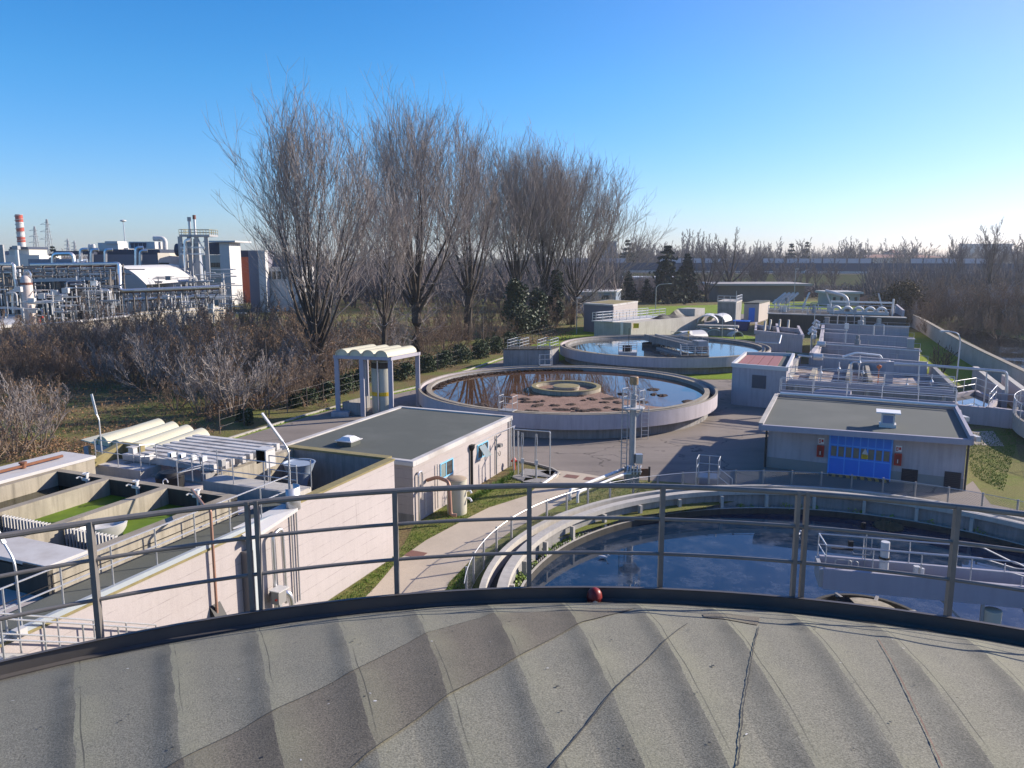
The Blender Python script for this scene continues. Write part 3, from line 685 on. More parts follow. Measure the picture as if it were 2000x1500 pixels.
# floating bits
nestc = g3(1735, 1028, -.47); mb = MB(); q = random.Random(3)
for _ in range(420):
    a, r = q.uniform(0, 6.28), .62 * q.random() ** .5; p = nestc + Vector((r * math.cos(a) * 1.05, r * math.sin(a), .16 * (1 - (r / .65) ** 2)))
    d = Vector((q.uniform(-1, 1), q.uniform(-1, 1), q.uniform(-.1, .35))).normalized() * q.uniform(.06, .2); e = Vector((-d.y, d.x, 0)).normalized() * .012
    mb.add([p - d - e, p - d + e, p + d + e, p + d - e], [(0, 1, 2, 3)])
mb.lathe(nestc.x, nestc.y, [(.62, -.515), (.55, -.43), (.3, -.37), (.05, -.35)], 20)
solo(mb, 'reed_clump', MAT('dead_reeds', (.13, .11, .06), .95, var=.4, scale=8), 'round clump of dead reeds floating on the nearest tank', 'reed clump')
def duck(px, py, label, m, az):
    c = g3(px, py, -.5); b = MB((c.x, c.y, c.z, az)); n = 12
    prof = [(-.20, .012, .10), (-.14, .05, .085), (-.06, .075, .075), (.04, .085, .07), (.12, .06, .075), (.16, .03, .10), (.17, .026, .15), (.185, .038, .185), (.215, .03, .19), (.235, .012, .182), (.275, .008, .176)]
    vs = []; fs = []
    for i, (x, r, z) in enumerate(prof):
        for k in range(n):
            t = 2 * math.pi * k / n; vs.append((x, r * math.cos(t), z + r * math.sin(t) * (.75 if i < 5 else 1)))
    for i in range(len(prof) - 1):
        for k in range(n): fs.append((i * n + k, i * n + (k + 1) % n, (i + 1) * n + (k + 1) % n, (i + 1) * n + k))
    fs += [tuple(range(n)), tuple((len(prof) - 1) * n + k for k in range(n))]
    b.add(vs, fs); o = solo(b, 'gull', m, label, 'bird', smooth=True); return o
gull = MAT('gull_plumage', (.55, .55, .56), .8, var=.25, scale=6)
duck(1178, 1091, 'pale gull floating alone in the middle of the dark water', gull, 20)
duck(1557, 1046, 'pale gull floating just left of the thick doubled rail post', gull, -30)
mbd = MB(); c = g3(1686, 1031, -.5); mbd.lathe(c.x, c.y, [(.09, c.z - .02), (.11, c.z + .1), (.10, c.z + .26), (.02, c.z + .28)], 10)
solo(mbd, 'float_switch', black, 'small black float beside the dead reed clump', 'float', smooth=True)
# chain-link fence round the tank
fe = thing('chain_link_fence', 'low chain link fence with grey posts curving round the nearest tank', 'fence', (T1[0], T1[1], 0))
FR = 13.75; fa0, fa1 = 22.0, 181.0
def fpt(a, z, r=FR): return Vector((T1[0] + r * math.cos(R(a)), T1[1] + r * math.sin(R(a)), z))
k = 0; a = fa0
while a <= fa1 + .1:
    m_ = MB((fpt(a, 0).x, fpt(a, 0).y, 0, -a)); m_.box(-.035, .035, -.04, .04, 0, 1.24)
    m_.build('post', concgray if a < 122 else galvdull, fe); a += 5.9
mb = MB()
for z in (1.2, .1): mb.tube([fpt(fa0 + (fa1 - fa0) * i / 80, z, FR - .05) for i in range(81)], .014 if z > 1 else .006, 5)
mb.build('top_rail', galv, fe)
mb = MB(); hgt_, stp = 1.1, .12; ang = math.degrees(hgt_ / FR); a = fa0
while a < fa1:
    for s in (1, -1):
        e = a + s * ang
        if fa0 <= e <= fa1:
            p0, p1, p2 = fpt(a, .08, FR - .05), fpt(a + s * ang / 2, .08 + hgt_ / 2, FR - .05), fpt(e, .08 + hgt_, FR - .05)
            for u, v_ in ((p0, p1), (p1, p2)): mb.tube([u, v_], .0026, 3, cap=False)
    a += math.degrees(stp / FR)
mb.build('wire_mesh', galvdull, fe)
# ---------------------------------------------------------------- pink basin building on the left (local frame: x right, y away)
PF = (-4.7, 30.3, 0, 22.8); pf = frame(*PF)
pc = thing('basin_building', 'long pink walled basin building with three concrete basins on top', 'basin building', pf(-4.5, -9, 0))
WZ = 3.96; BZ = 4.6
MB(PF).box(-.3, 0, -6.2, 0, 0, WZ).build('outer_wall', pink, pc)
mb = MB(PF); mb.box(-10.6, 0, -20, -6.2, 0, WZ - .1); mb.box(-10.6, -5.2, -6.2, 0, 0, WZ - .3); mb.build('outer_wall', pink, pc)
mb = MB(PF); mb.box(-.33, .03, -6.2, .03, WZ, WZ + .07); mb.build('coping', mossy, pc)
mb = MB(PF); mb.box(-1.05, -.10, -20, -6.2, WZ - .1, WZ - .005); mb.build('walkway', roofgrey, pc)
mb = MB(PF); mb.box(-.10, .02, -20, -6.2, WZ - .1, WZ + .03); mb.build('kerb_flashing', MAT('pale_blue_flashing', (.40, .44, .46), .5, .2, var=.12, scale=2), pc)
mb = MB(PF); mb.box(-.0, .035, -20, -6.2, WZ - .17, WZ - .1); mb.build('mossy_band', mossy, pc)
for x, nm in ((-1.2, ''), (-3.8, ''), (-6.4, ''), (-8.9, '')):
    mb = MB(PF); mb.box(x - .15, x + .15, -14.0, -7.9, 2.6 if x < -2 else WZ - .1, BZ); mb.build('basin_wall', concrete, pc)
    mb = MB(PF); mb.box(x - .15, x + .15, -12.7, -7.65, BZ, BZ + .006); mb.build('wall_top', conctop, pc)
mb = MB(PF); mb.box(-10.4, -1.05, -7.9, -7.62, 2.6, BZ - .002); mb.build('cross_wall', concdark, pc)  # damp concrete, the near face's shade also put into the dark colour
mb = MB(PF); mb.box(-9.05, -1.05, -7.9, -7.62, BZ - .002, BZ + .004); mb.build('wall_top', conctop, pc)
mb = MB(PF); mb.box(-9.05, -1.05, -14.05, -13.9, WZ - .1, BZ - .05); mb.build('end_wall', concdark, pc)  # damp wall with the shadow below the slab put into its dark colour
tag(MB(PF).box(-8.75, -6.55, -13.9, -7.9, 3.0, 4.10).build('water', water_dark), kind='structure')
tag(MB(PF).box(-6.25, -3.95, -11.55, -7.9, 3.0, 4.06).build('water', water_green), kind='structure')
tag(MB(PF).box(-3.65, -1.35, -11.55, -7.9, 3.0, 4.06).build('water', water_green), kind='structure')
tag(MB(PF).box(-6.25, -3.95, -13.9, -11.65, 3.0, 3.7).build('water', water_dark), kind='structure')
tag(MB(PF).box(-3.65, -1.35, -13.9, -11.65, 3.0, 3.7).build('water', water_dark), kind='structure')
# notched overflow weirs
for x0, x1 in ((-6.25, -3.95), (-3.65, -1.35)):
    mb = MB(PF); mb.box(x0, x1, -11.60, -11.57, 3.5, 4.16); n = 17
    for i in range(n):
        x = x0 + (x1 - x0) * (i + .5) / n; mb.box(x - .035, x + .035, -11.60, -11.57, 4.16, 4.52)
    mb.build('notched_weir', concdark, pc)
    mb = MB(PF)
    for i in range(n):
        x = x0 + (x1 - x0) * (i + .5) / n; mb.box(x + .034, x + .056, -11.66, -11.55, 3.7, 4.53)
    mb.build('weir_strips', offwhite, pc)
mb = MB(PF); mb.box(-9.3, -1.02, -14.08, -12.95, BZ + .008, BZ + .10); mb.build('cover_slab', whitecap, pc, bevel=.015)
mb = MB(PF); mb.box(-1.8, -.95, -14.12, -14.08, BZ, BZ + .08); mb.build('slab_edge', concdark, pc)
mb = MB(PF); mb.box(-10.7, -9.0, -20, -6.2, WZ - .3, BZ + .02); mb.build('left_wall', concrete, pc)
mb = MB(PF); mb.box(-10.75, -8.97, -20, -6.15, BZ + .02, BZ + .13); mb.build('left_slab', whitecap, pc, bevel=.015)
# floating half-sunk white tub in basin
c = pf(-3.0, -10.9, 4.12); mb = MB((c.x, c.y, 0, 22.8 - 60))
vs = []; n = 12
for i, (s, z) in enumerate(((.1, 4.0), (.5, 4.06), (.62, 4.26), (.66, 4.42), (.6, 4.43), (.52, 4.3))):
    for k in range(n): t = 2 * math.pi * k / n; vs.append((s * 1.0 * math.cos(t), s * .52 * math.sin(t), z))
mb.add(vs, [(i * n + k, i * n + (k + 1) % n, (i + 1) * n + (k + 1) % n, (i + 1) * n + k) for i in range(5) for k in range(n)] + [tuple(range(n)), tuple(5 * n + k for k in range(n))])
solo(mb, 'float_tub', offwhite, 'white plastic tub floating in the duckweed of the nearest basin', 'tub', smooth=True)
# sluice valves on the cross wall
for x, lab in ((-7.2, 'small white sluice valve over the leftmost dark basin'), (-4.9, 'small white sluice valve over the middle duckweed basin'), (-2.3, 'small white sluice valve over the basin nearest the walkway')):
    t = thing('sluice_valve', lab, 'valve', pf(x, -7.95, BZ - .3), 'sluice valves on the basin cross wall')
    mb = MB(PF); mb.box(x - .03, x + .03, -8.02, -7.92, BZ - .55, BZ + .12); mb.box(x - .16, x + .16, -8.06, -8.0, BZ - .12, BZ - .04); mb.build('stem', offwhite, t)
    c = pf(x + .03, -8.04, BZ + .14); mb = MB(); mb.tube([c + Vector((.1 * math.cos(a), .1 * math.sin(a), 0)) for a in [i * .63 for i in range(10)]], .016, 5, closed=True); mb.bar(c - Vector((.1, 0, 0)), c + Vector((.1, 0, 0)), .02); mb.build('handwheel', whitepaint, t)
    c2 = pf(x - .22, -8.0, BZ - .05); mb = MB(); mb.tube([c2, c2 + Vector((-.1, .02, .02)), c2 + Vector((-.16, -.06, .0))], .03, 6); mb.build('spindle', offwhite, t)
# channel and platforms behind the cross wall
tag(MB(PF).box(-10.4, -.35, -7.6, -5.0, 2.6, 3.35).build('water', water_dark), kind='structure')
mb = MB(PF); mb.box(-10.4, -7.9, -5.2, -4.2, 2.6, 4.0); mb.box(-7.9, -5.25, -4.75, -4.2, 2.6, 3.75); mb.build('platform', concpale, pc)
mb = MB(PF); mb.box(-10.4, -7.9, -5.2, -4.2, 4.0, 4.03); mb.build('platform_top', whitecap, pc)
mb = MB(PF); mb.add([(-10.4, -5.6, 3.98), (-10.1, -5.6, 3.98), (-10.1, -3.9, 3.98), (-10.4, -3.9, 3.98), (-10.4, -5.6, 4.25), (-10.1, -5.6, 4.25), (-10.1, -3.9, 4.62), (-10.4, -3.9, 4.62)], [(0, 1, 5, 4), (1, 2, 6, 5), (2, 3, 7, 6), (3, 0, 4, 7), (4, 5, 6, 7)])
mb.box(-10.4, -9.2, -3.95, -3.75, 3.9, 4.6); mb.build('upstand', mossy, pc)
r = railing(pc, [pf(-10.3, -5.1, 4.03), pf(-7.95, -5.1, 4.03), pf(-7.95, -4.35, 3.9), pf(-5.5, -4.6, 3.75)], .95, 1.2, (.95, .5), .02, .02, galv)
r = railing(pc, [pf(-5.5, -4.6, 3.75), pf(-5.3, -5.9, 3.9), pf(-4.55, -5.95, 4.2), pf(-4.3, -5.0, 4.2)], .95, 1.2, (.95, .5), .02, .02, galv)
# walkway bridge to the pink wall
mb = MB(PF); mb.add([(-4.3, -5.75, 3.6), (-.3, -5.75, 3.6), (-.3, -4.9, 3.6), (-4.3, -4.9, 3.6), (-4.3, -5.75, 4.2), (-.3, -5.75, 4.2), (-.3, -4.9, 4.2), (-4.3, -4.9, 4.2)], [(0, 3, 2, 1), (4, 5, 6, 7), (0, 1, 5, 4), (1, 2, 6, 5), (2, 3, 7, 6), (3, 0, 4, 7)])
mb.build('footbridge', concpale, pc)
mb = MB(PF); mb.box(-4.6, -.3, -5.9, -5.76, 3.35, 3.5); mb.build('footbridge_ledge', offwhite, pc)
railing(pc, [pf(-4.3, -5.7, 4.2), pf(-.25, -5.7, 4.2)], .95, 1.3, (.95, .45), .02, .02, galv)
railing(pc, [pf(-2.0, -4.95, 4.2), pf(-.25, -4.95, 4.2)], .95, 1.3, (.95, .45), .02, .02, galvdull)
# railing of the long walkway
railing(pc, [pf(-.1, -19.8, WZ + .03), pf(-.1, -6.3, WZ + .03)], 1.0, 1.3, (1.0, .52), .022, .022, galv, toe=0)
mb = MB(PF); mb.tube([(-1.02, -19, WZ + .25), (-1.02, -7.9, WZ + .25)], .012, 5); mb.build('cable', black, pc)
# deep basin beside the control building
mb = MB(PF); mb.box(-5.2, -4.9, -4.2, .02, 0, WZ + .0); mb.build('stained_wall', concrete, pc)
mb = MB(PF); mb.box(-5.2, -.3, 0, .3, 0, WZ + .0); mb.build('far_wall', concgray, pc)
mb = MB(PF); mb.box(-5.25, -.3, -.04, .34, WZ, WZ + .08); mb.build('coping', mossy, pc)
mb = MB(PF); mb.box(-4.9, -.3, -6.2, 0, .2, 2.2); mb.build('basin_floor', concdark, pc)
# blue funnel, open cabinet, junction boxes
c = pf(-3.7, -1.2, 3.0)
mb = MB(); mb.lathe(c.x, c.y, [(.22, 2.2), (.26, 2.8), (.62, 3.75), (.66, 3.8), (.60, 3.8), (.57, 3.74)], 24); solo(mb, 'feed_funnel', MAT('grey_blue_fibreglass', (.30, .36, .44), .5, var=.1), 'grey blue funnel standing in the deep shaded basin', 'funnel', smooth=True)
t = thing('open_cabinet', 'open white electrical cabinet in front of the stained concrete wall', 'cabinet', pf(-2.9, -4.3, 4.2))
mb = MB(PF); mb.box(-3.05, -3.02, -4.4, -4.0, 4.6, 5.12); mb.box(-3.05, -2.55, -4.03, -4.0, 4.6, 5.12); mb.build('body', black, t)
mb = MB(PF); mb.box(-2.57, -2.52, -4.5, -4.0, 4.5, 5.14); mb.box(-3.08, -2.52, -4.45, -3.98, 5.12, 5.16); mb.build('door', offwhite, t)
mb = MB(PF); mb.box(-2.9, -2.65, -4.08, -4.04, 4.7, 5.05); mb.build('panel', galvdull, t)
mb = MB(PF); mb.tube([(-2.55, -4.4, 4.0), (-2.55, -4.4, 4.6)], .025, 6); mb.tube([(-3.0, -4.1, 4.0), (-3.0, -4.1, 4.6)], .025, 6); mb.build('stand', galvdull, t)
for x, y, z, lab in ((-9.0, -4.5, 4.55, 'white junction box with hood near the lamp on the platform'), (-8.1, -4.55, 4.42, 'beige junction box on the railing corner of the platform'), (-4.5, -4.6, 4.55, 'grey hooded box at the left end of the footbridge')):
    t = thing('junction_box', lab, 'junction box', pf(x, y, z - .5), 'junction boxes on the basin platform')
    mb = MB(PF); mb.box(x - .13, x + .13, y - .1, y + .1, z - .12, z + .12); mb.build('box', offwhite if x < -5 else galvdull, t)
    mb = MB(PF); mb.box(x - .17, x + .17, y - .16, y + .14, z + .12, z + .15); mb.build('hood', whitecap, t)
    mb = MB(PF); mb.tube([(x, y, z - .52), (x, y, z - .1)], .02, 6); mb.build('stand', galv, t)
for i, x in enumerate((-7.2, -6.7, -6.15, -5.65)):
    t = thing('flow_meter', 'white instrument head on a thin stand behind the white beams rail', 'instrument', pf(x, -4.3, 3.75), 'row of white instrument heads')
    mb = MB(PF); mb.tube([(x, -4.3, 3.74), (x, -4.3, 4.45)], .018, 5); mb.build('stand', galv, t)
    mb = MB(PF); mb.box(x - .1, x + .1, -4.42, -4.2, 4.42, 4.6); mb.build('head', whitepaint, t)
    mb = MB(PF); mb.box(x + .02, x + .09, -4.425, -4.42, 4.45, 4.56); mb.build('dial', black, t)
t = thing('pump', 'black pump body with a white hose hanging above the channel', 'pump', pf(-6.2, -5.3, 3.35))
c = pf(-6.15, -5.45, 3.3); MB().lathe(c.x, c.y, [(.42, 3.1), (.46, 3.5), (.5, 4.1), (.36, 4.25)], 16).build('body', black, t, smooth=True)
c = pf(-5.85, -5.95, 4.0); mb = MB(); mb.tube([c + Vector((.09 * math.cos(a), 0, .13 * math.sin(a))) for a in [i * .55 for i in range(10)]], .022, 6); mb.build('hose', whitepaint, t)
mb = MB(PF); mb.tube(bend([(-7.4, -5.6, 3.6), (-6.6, -5.6, 3.6), (-6.5, -5.3, 3.5)], .15), .09, 8); mb.build('pipe', offwhite, t)
# rack of white concrete beams: every beam lies loose on its bearers
for i in range(9):
    y = -.75 - .44 * i; zz = WZ + .02; dx = rnd.uniform(-.12, .12)
    m_ = MB(PF); m_.box(-9.5 + dx - (.0 if i < 5 else .1), -5.2 + dx, y - .13, y + .13, zz + .08, zz + .34); m_.box(-5.2 + dx, -4.98 + dx, y - .1, y + .1, zz + .1, zz + .36)
    o = solo(m_, 'concrete_beam', beamwhite, '%s weathered white concrete beam counted from the control building' % ['first', 'second', 'third', 'fourth', 'fifth', 'sixth', 'seventh', 'eighth', 'ninth'][i], 'beam', group='white concrete beams laid over the channel', bevel=.012)
mb = MB(PF)
for x in (-9.2, -5.3): mb.box(x - .12, x + .12, -4.7, -.4, WZ - .3, WZ + .098)
solo(mb, 'beam_bearers', concgray, 'low grey bearers under the row of white concrete beams', 'bearers')
# rusty pipe lying on the white slab
t = thing('dosing_pipe', 'rusty orange pipe with valves lying on the left white slab', 'pipe', pf(-9.8, -9, BZ + .13))
mb = MB(PF); mb.tube([(-9.75, -10.1, BZ + .22), (-9.75, -6.9, BZ + .22)], .055, 8); mb.build('pipe', rust, t)
mb = MB(PF); mb.tube([(-9.82, -13.5, BZ + .24), (-9.82, -10.2, BZ + .22)], .045, 8); mb.build('pipe', galvdull, t, label='grey length of pipe')
for y in (-10.3, -8.4):
    c = pf(-9.75, y, BZ + .3); MB().lathe(c.x, c.y, [(.09, BZ + .14), (.09, BZ + .3), (.13, BZ + .31), (.13, BZ + .36)], 10).build('valve', rust, t)
mb = MB(PF); mb.box(-9.85, -9.75, -12.3, -11.2, BZ + .14, BZ + .22); mb.build('bracket', black, t)
# tube lamps
def tube_lamp(label, base, h, knee, arm, tip, grp='tube lamps on bent posts'):
    """post, bent arm and a long tube luminaire at its end"""
    t = thing('tube_lamp', label, 'lamp', base, grp)
    MB().tube(bend([base, Vector(base) + Vector((0, 0, h)), knee], .25), .028, 7).build('post', galv, t, smooth=True)
    mb = MB(); mb.bar(knee, tip, .075, .05); mb.build('luminaire', galv, t)
    mb = MB(); d = (Vector(tip) - Vector(knee)); mb.bar(Vector(knee) + d * .04 - Vector((0, 0, .04)), Vector(knee) + d * .96 - Vector((0, 0, .04)), .05, .03); mb.build('diffuser', galv, t)
    return t
b = pf(-10.2, -4.9, 4.0); tube_lamp('upright tube lamp on the basin platform against the thicket', b, 1.75, b + Vector((-.08, 0, 1.95)), None, b + Vector((-.22, .02, 2.75)))
b = pf(-.05, -6.3, 4.0); tube_lamp('bent tube lamp leaning left beside the flat roof corner', b, 1.85, b + Vector((-.2, .1, 2.1)), None, b + Vector((-.95, .5, 2.95)))
b = pf(-.06, -15.45, WZ); tube_lamp('bent tube lamp at the left picture edge above the pink wall', b, 1.55, b + Vector((-.25, .1, 1.9)), None, b + Vector((-.75, .3, 2.65)))
mb = MB(PF); mb.box(.02, .2, -15.75, -15.5, WZ - .08, WZ + .1); solo(mb, 'terminal_box', offwhite, 'small white box on the pink wall edge below the left lamp', 'box')
# things on the pink wall
mb = MB(PF); pts = bend([(-1.9, -8.6, 4.95), (-.1, -9.9, 5.0), (.12, -9.95, 5.0), (.12, -9.95, .6)], .5, 6); mb.tube([PFp for PFp in pts], .042, 8)
solo(mb, 'vent_pipe', copper, 'brownish bent vent pipe rising over the pink wall', 'pipe', smooth=True)
t = thing('cable_duct', 'pale grey cable duct running down the pink wall', 'cable duct', pf(.1, -8.3, .2))
mb = MB(PF); mb.box(.01, .26, -8.75, -8.5, .2, 3.3); mb.build('duct', MAT('dark_grey_sheet', (.16, .16, .17), .5, .3, var=.1), t)
mb = MB(PF); mb.box(.01, .22, -8.5, -8.12, .2, 3.62); mb.build('cover', MAT('pale_duct_cover', (.50, .54, .54), .5, .2, var=.1, scale=2), t)
mb = MB(PF); mb.add([(-.3, -8.7, 3.98), (.3, -8.7, 3.7), (.3, -6.4, 3.98), (-.3, -6.4, 4.05), (-.3, -8.7, 3.9), (.3, -8.7, 3.58), (.3, -6.4, 3.88), (-.3, -6.4, 3.95)], [(0, 1, 2, 3), (7, 6, 5, 4), (0, 4, 5, 1), (1, 5, 6, 2), (2, 6, 7, 3), (3, 7, 4, 0)]); mb.build('sloping_cover', offwhite, t)
c = pf(-.05, -6.35, 3.9); t = thing('curved_shield', 'curved steel shield round the end of the walkway', 'shield', c)
mb = MB(); ar = [c + Vector((.34 * math.cos(a), .34 * math.sin(a), 0)) for a in [R(-95 + 18 * i) for i in range(11)]]
mb.add([tuple(p) for p in ar] + [tuple(p + Vector((0, 0, .75))) for p in ar], [(i, i + 1, 12 + i, 11 + i) for i in range(10)]); o = mb.build('plate', galv, t, smooth=True)
s_ = o.modifiers.new('thick', 'SOLIDIFY'); s_.thickness = .015
mb = MB(PF); mb.tube(bend([(.2, -7.55, 1.0), (.2, -7.55, 3.45), (.2, -7.1, 3.55), (.2, -7.05, 1.0)], .25, 6), .065, 10); solo(mb, 'looped_pipe', stainless, 'shiny looped pipe on the pink wall beside the cable duct', 'pipe', smooth=True)
mb = MB(PF); mb.tube(bend([(.05, -7.5, 1.5), (.42, -7.2, 1.45), (.48, -7.15, 1.2), (.48, -7.1, .1)], .22, 6), .095, 10); solo(mb, 'outlet_pipe', stainless, 'thick shiny elbow pipe at the foot of the pink wall', 'pipe', smooth=True)
mb = MB(PF); mb.tube([(.06, -6.45, .7), (.06, -6.45, 4.3)], .028, 7); mb.tube([(.06, -6.2, .7), (.06, -6.2, 4.2)], .028, 7); mb.tube(bend([(.06, -6.45, .72), (.06, -6.8, .6)], .1), .02, 6); solo(mb, 'conduit_pair', galvdull, 'pair of thin grey conduits down the pink wall', 'conduit')
t = thing('control_box', 'dark control box with red button on a post by the pink wall', 'control box', pf(.5, -7.5, 0))
mb = MB(PF); mb.box(.3, .58, -7.86, -7.5, 1.32, 1.75); mb.build('box', greyplinth, t)
mb = MB(PF); mb.box(.26, .66, -7.92, -7.44, 1.75, 1.78); mb.build('hood', offwhite, t)
c = pf(.5, -7.88, 1.5); mb = MB(); mb.tube([c, c - Vector((.0, .05, 0))], .035, 8); mb.build('button', redpaint, t)
mb = MB(PF); mb.box(.4, .5, -7.72, -7.62, 0, 1.32); mb.build('post', galvdull, t)
t = thing('window', 'blue framed tilted window low on the pink wall', 'window', pf(.02, -10.6, 1.0))
mb = MB(PF); mb.box(.0, .03, -11.35, -9.75, .75, 1.65); mb.build('glass', glassgreen, t)
mb = MB(PF); mb.box(.0, .06, -10.62, -10.54, .72, 1.7); mb.box(.03, .6, -10.6, -10.52, 1.3, 1.38); mb.build('frame', windowblue, t)
mb = MB(PF); mb.add([(.01, -10.1, 1.7), (.5, -10.1, 1.35), (.5, -9.7, 1.35), (.01, -9.7, 1.7), (.01, -10.1, 2.15), (.01, -9.7, 2.15)], [(0, 1, 2, 3), (4, 5, 2, 1), (0, 4, 1), (3, 2, 5)]); mb.build('awning', black, t)
# steel stair at the lower left
t = thing('stair', 'galvanised stair with railings descending along the pink wall', 'stair', pf(.8, -14, 1))
mb = MB(); n = 12
for sy in (.25, 1.05):
    p0, p1 = pf(sy, -16.6, 3.9), pf(sy, -12.2, 1.6)
    mb.bar(p0, p1, .04, .2)
for i in range(n):
    a = pf(.65, -16.6 + 4.4 * (i + .5) / n, 3.9 - 2.3 * (i + .5) / n); e = pf(.25, 0) - pf(1.05, 0); mb.bar(a - e * .5, a + e * .5, .25, .03)
mb.build('flight', galvdull, t)
for sy in (.25, 1.05):
    p0, p1 = pf(sy, -16.6, 3.95), pf(sy, -12.2, 1.65); railing(t, [p0, p1], .95, 1.1, (.95, .5), .02, .02, galv, railname='handrail')

# ---------------------------------------------------------------- control building
CF = (-4.45, 34.0, 0, 23.5); cf = frame(*CF); CZ = 2.95
cb = thing('control_building', 'flat roofed pink control building with white roof edge', 'building', cf(-3.7, 5.3, 0))
MB(CF).box(-7.3, 0, 0, 10.9, 0, CZ - .25).build('wall', pink, cb)
mb = MB(CF)
for a, b, c_, d in ((-7.45, .08, -.08, .2), (-7.45, .08, 10.8, 11.08), (-7.45, -7.15, .2, 10.8), (-.2, .08, .2, 10.8)): mb.box(a, b, c_, d, CZ - .25, CZ)
mb.build('roof_edge', whitecap, cb, bevel=.012)
MB(CF).box(-7.15, -.2, .2, 10.8, CZ - .25, CZ - .07).build('roof', roofgrey, cb)
mb = MB(CF); mb.box(-7.5, -5.9, -.12, -.08, CZ - .2, CZ - .03); mb.box(-3.5, .1, -.12, -.08, CZ - .2, CZ - .03); mb.build('flashing', offwhite, cb)
for y0, y1, tilt, lab in ((2.55, 3.75, 0, 'nearer'), (6.6, 7.8, 1, 'farther')):
    w_ = MB(CF).box(.0, .02, y0, y1, 1.45, 2.15).build('window', glassdark, cb)
    mb = MB(CF)
    for z in (1.42, 2.15): mb.box(.0, .05, y0 - .05, y1 + .05, z, z + .05)
    for y in (y0 - .05, y1, (y0 + y1) / 2 - .1): mb.box(.0, .05, y, y + .05, 1.47, 2.15)
    mb.build('frame', windowblue, w_)
    if tilt: mb = MB(CF); mb.add([(.05, y0 + .1, 2.1), (.05, y1 - .4, 2.1), (.45, y1 - .4, 1.55), (.45, y0 + .1, 1.55)], [(0, 1, 2, 3)])
    else: mb = MB(CF); mb.add([(.03, y0 + .05, 1.5), (.03, (y0 + y1) / 2 - .12, 1.5), (.03, (y0 + y1) / 2 - .12, 2.12), (.03, y0 + .05, 2.12)], [(0, 1, 2, 3)])
    mb.build('sash', glassgreen, w_)
mb = MB(CF); mb.box(-7.3, .02, -.012, 0, 0, .45); mb.build('plinth', concgray, cb)
t = thing('roof_hatch', 'white domed skylight hatch with its shadow on the dark flat roof', 'skylight', cf(-4.6, 1.7, CZ - .07))
mb = MB(CF); mb.box(-5.0, -4.2, 1.3, 2.1, CZ - .07, CZ + .16); mb.build('upstand', roofgrey, t)
mb = MB(CF); mb.box(-5.08, -4.12, 1.22, 2.18, CZ + .16, CZ + .2); mb.build('rim', offwhite, t)
mb = MB(CF); mb.add([(-5.0, 1.3, CZ + .2), (-4.2, 1.3, CZ + .2), (-4.2, 2.1, CZ + .2), (-5.0, 2.1, CZ + .2), (-4.8, 1.5, CZ + .36), (-4.4, 1.5, CZ + .36), (-4.4, 1.9, CZ + .36), (-4.8, 1.9, CZ + .36)], [(0, 1, 5, 4), (1, 2, 6, 5), (2, 3, 7, 6), (3, 0, 4, 7), (4, 5, 6, 7)]); mb.build('dome', whitepaint, t)
mb = MB(CF); mb.tube(bend([(.12, .28, .1), (.12, .28, 2.35), (.12, .62, 2.35), (.12, .62, 1.0)], .17, 6), .05, 8); solo(mb, 'looped_pipe', stainless, 'slim shiny looped pipe at the shaded corner of the control building', 'pipe', smooth=True)
t = thing('polymer_tank', 'beige cylindrical tank with brown lid beside the control building', 'tank', (-2.6, 35.6, 0))
MB().lathe(-2.6, 35.6, [(.46, 0), (.47, .1), (.47, 1.62), (.49, 1.64), (.49, 1.68)], 28).build('body', creamtank, t, smooth=True)
MB().lathe(-2.6, 35.6, [(.485, 1.68), (.44, 1.72), (.1, 1.76)], 28).build('lid', MAT('brown_lid', (.34, .27, .19), .8, var=.2, scale=4), t, smooth=True)
for z in (.75, 1.15):
    mb = MB(); mb.tube(bend([(-2.15, 35.55, z), (-1.98, 35.5, z), (-1.9, 35.46, z - .14)], .06), .05, 8); mb.build('spout', whitepaint, t, smooth=True)
mb = MB(); mb.tube(bend([cf(.05, 1.2, 1.75), cf(.55, 1.25, 1.95), cf(1.35, .9, 1.92), cf(1.5, .75, .42), cf(1.75, .85, .4)], .25, 6), .085, 10); solo(mb, 'suction_pipe', copper, 'bronze brown pipe arching from the wall to the beige tank', 'pipe', smooth=True)
mb = MB(CF); mb.tube([(.1, 2.1, .15), (.1, 2.1, 2.3)], .03, 6); mb.tube([(.1, .95, .2), (.1, .95, 1.5)], .02, 6); solo(mb, 'wall_conduit', offwhite, 'thin white conduit on the sunny wall near the beige tank', 'conduit')
t = thing('downpipe', 'black rain downpipe with hopper on the control building wall', 'downpipe', cf(.1, 5.75, 0))
mb = MB(CF); mb.tube([(.09, 5.75, 0), (.09, 5.75, 2.2)], .07, 8); mb.build('pipe', black, t)
c = cf(.1, 5.75, 2.2); MB().lathe(c.x, c.y, [(.07, 2.1), (.16, 2.28), (.16, 2.42)], 10).build('hopper', black, t)
mb = MB(CF); mb.tube([(.07, 8.85, .1), (.07, 8.85, 2.25)], .04, 6); mb.tube(bend([(.07, 6.2, 2.35), (.07, 8.9, 2.35), (.3, 10.9, 2.4)], .1), .025, 6); solo(mb, 'conduit_run', galv, 'grey conduit run with drop pipe along the far end of the wall', 'conduit')
t = thing('wall_lamp', 'small dark lamp and cable loop on the control building wall', 'lamp', cf(.1, 9.1, 1.6))
mb = MB(CF); mb.box(.0, .25, 9.0, 9.3, 1.55, 1.72); mb.build('head', greyplinth, t)
c = cf(.1, 9.2, 1.15); mb = MB(); mb.tube([c + Vector((.11 * math.sin(a) * .4, .11 * math.sin(a) * .9, .13 * math.cos(a))) for a in [i * .6 for i in range(10)]], .015, 5); mb.build('cable_loop', black, t)
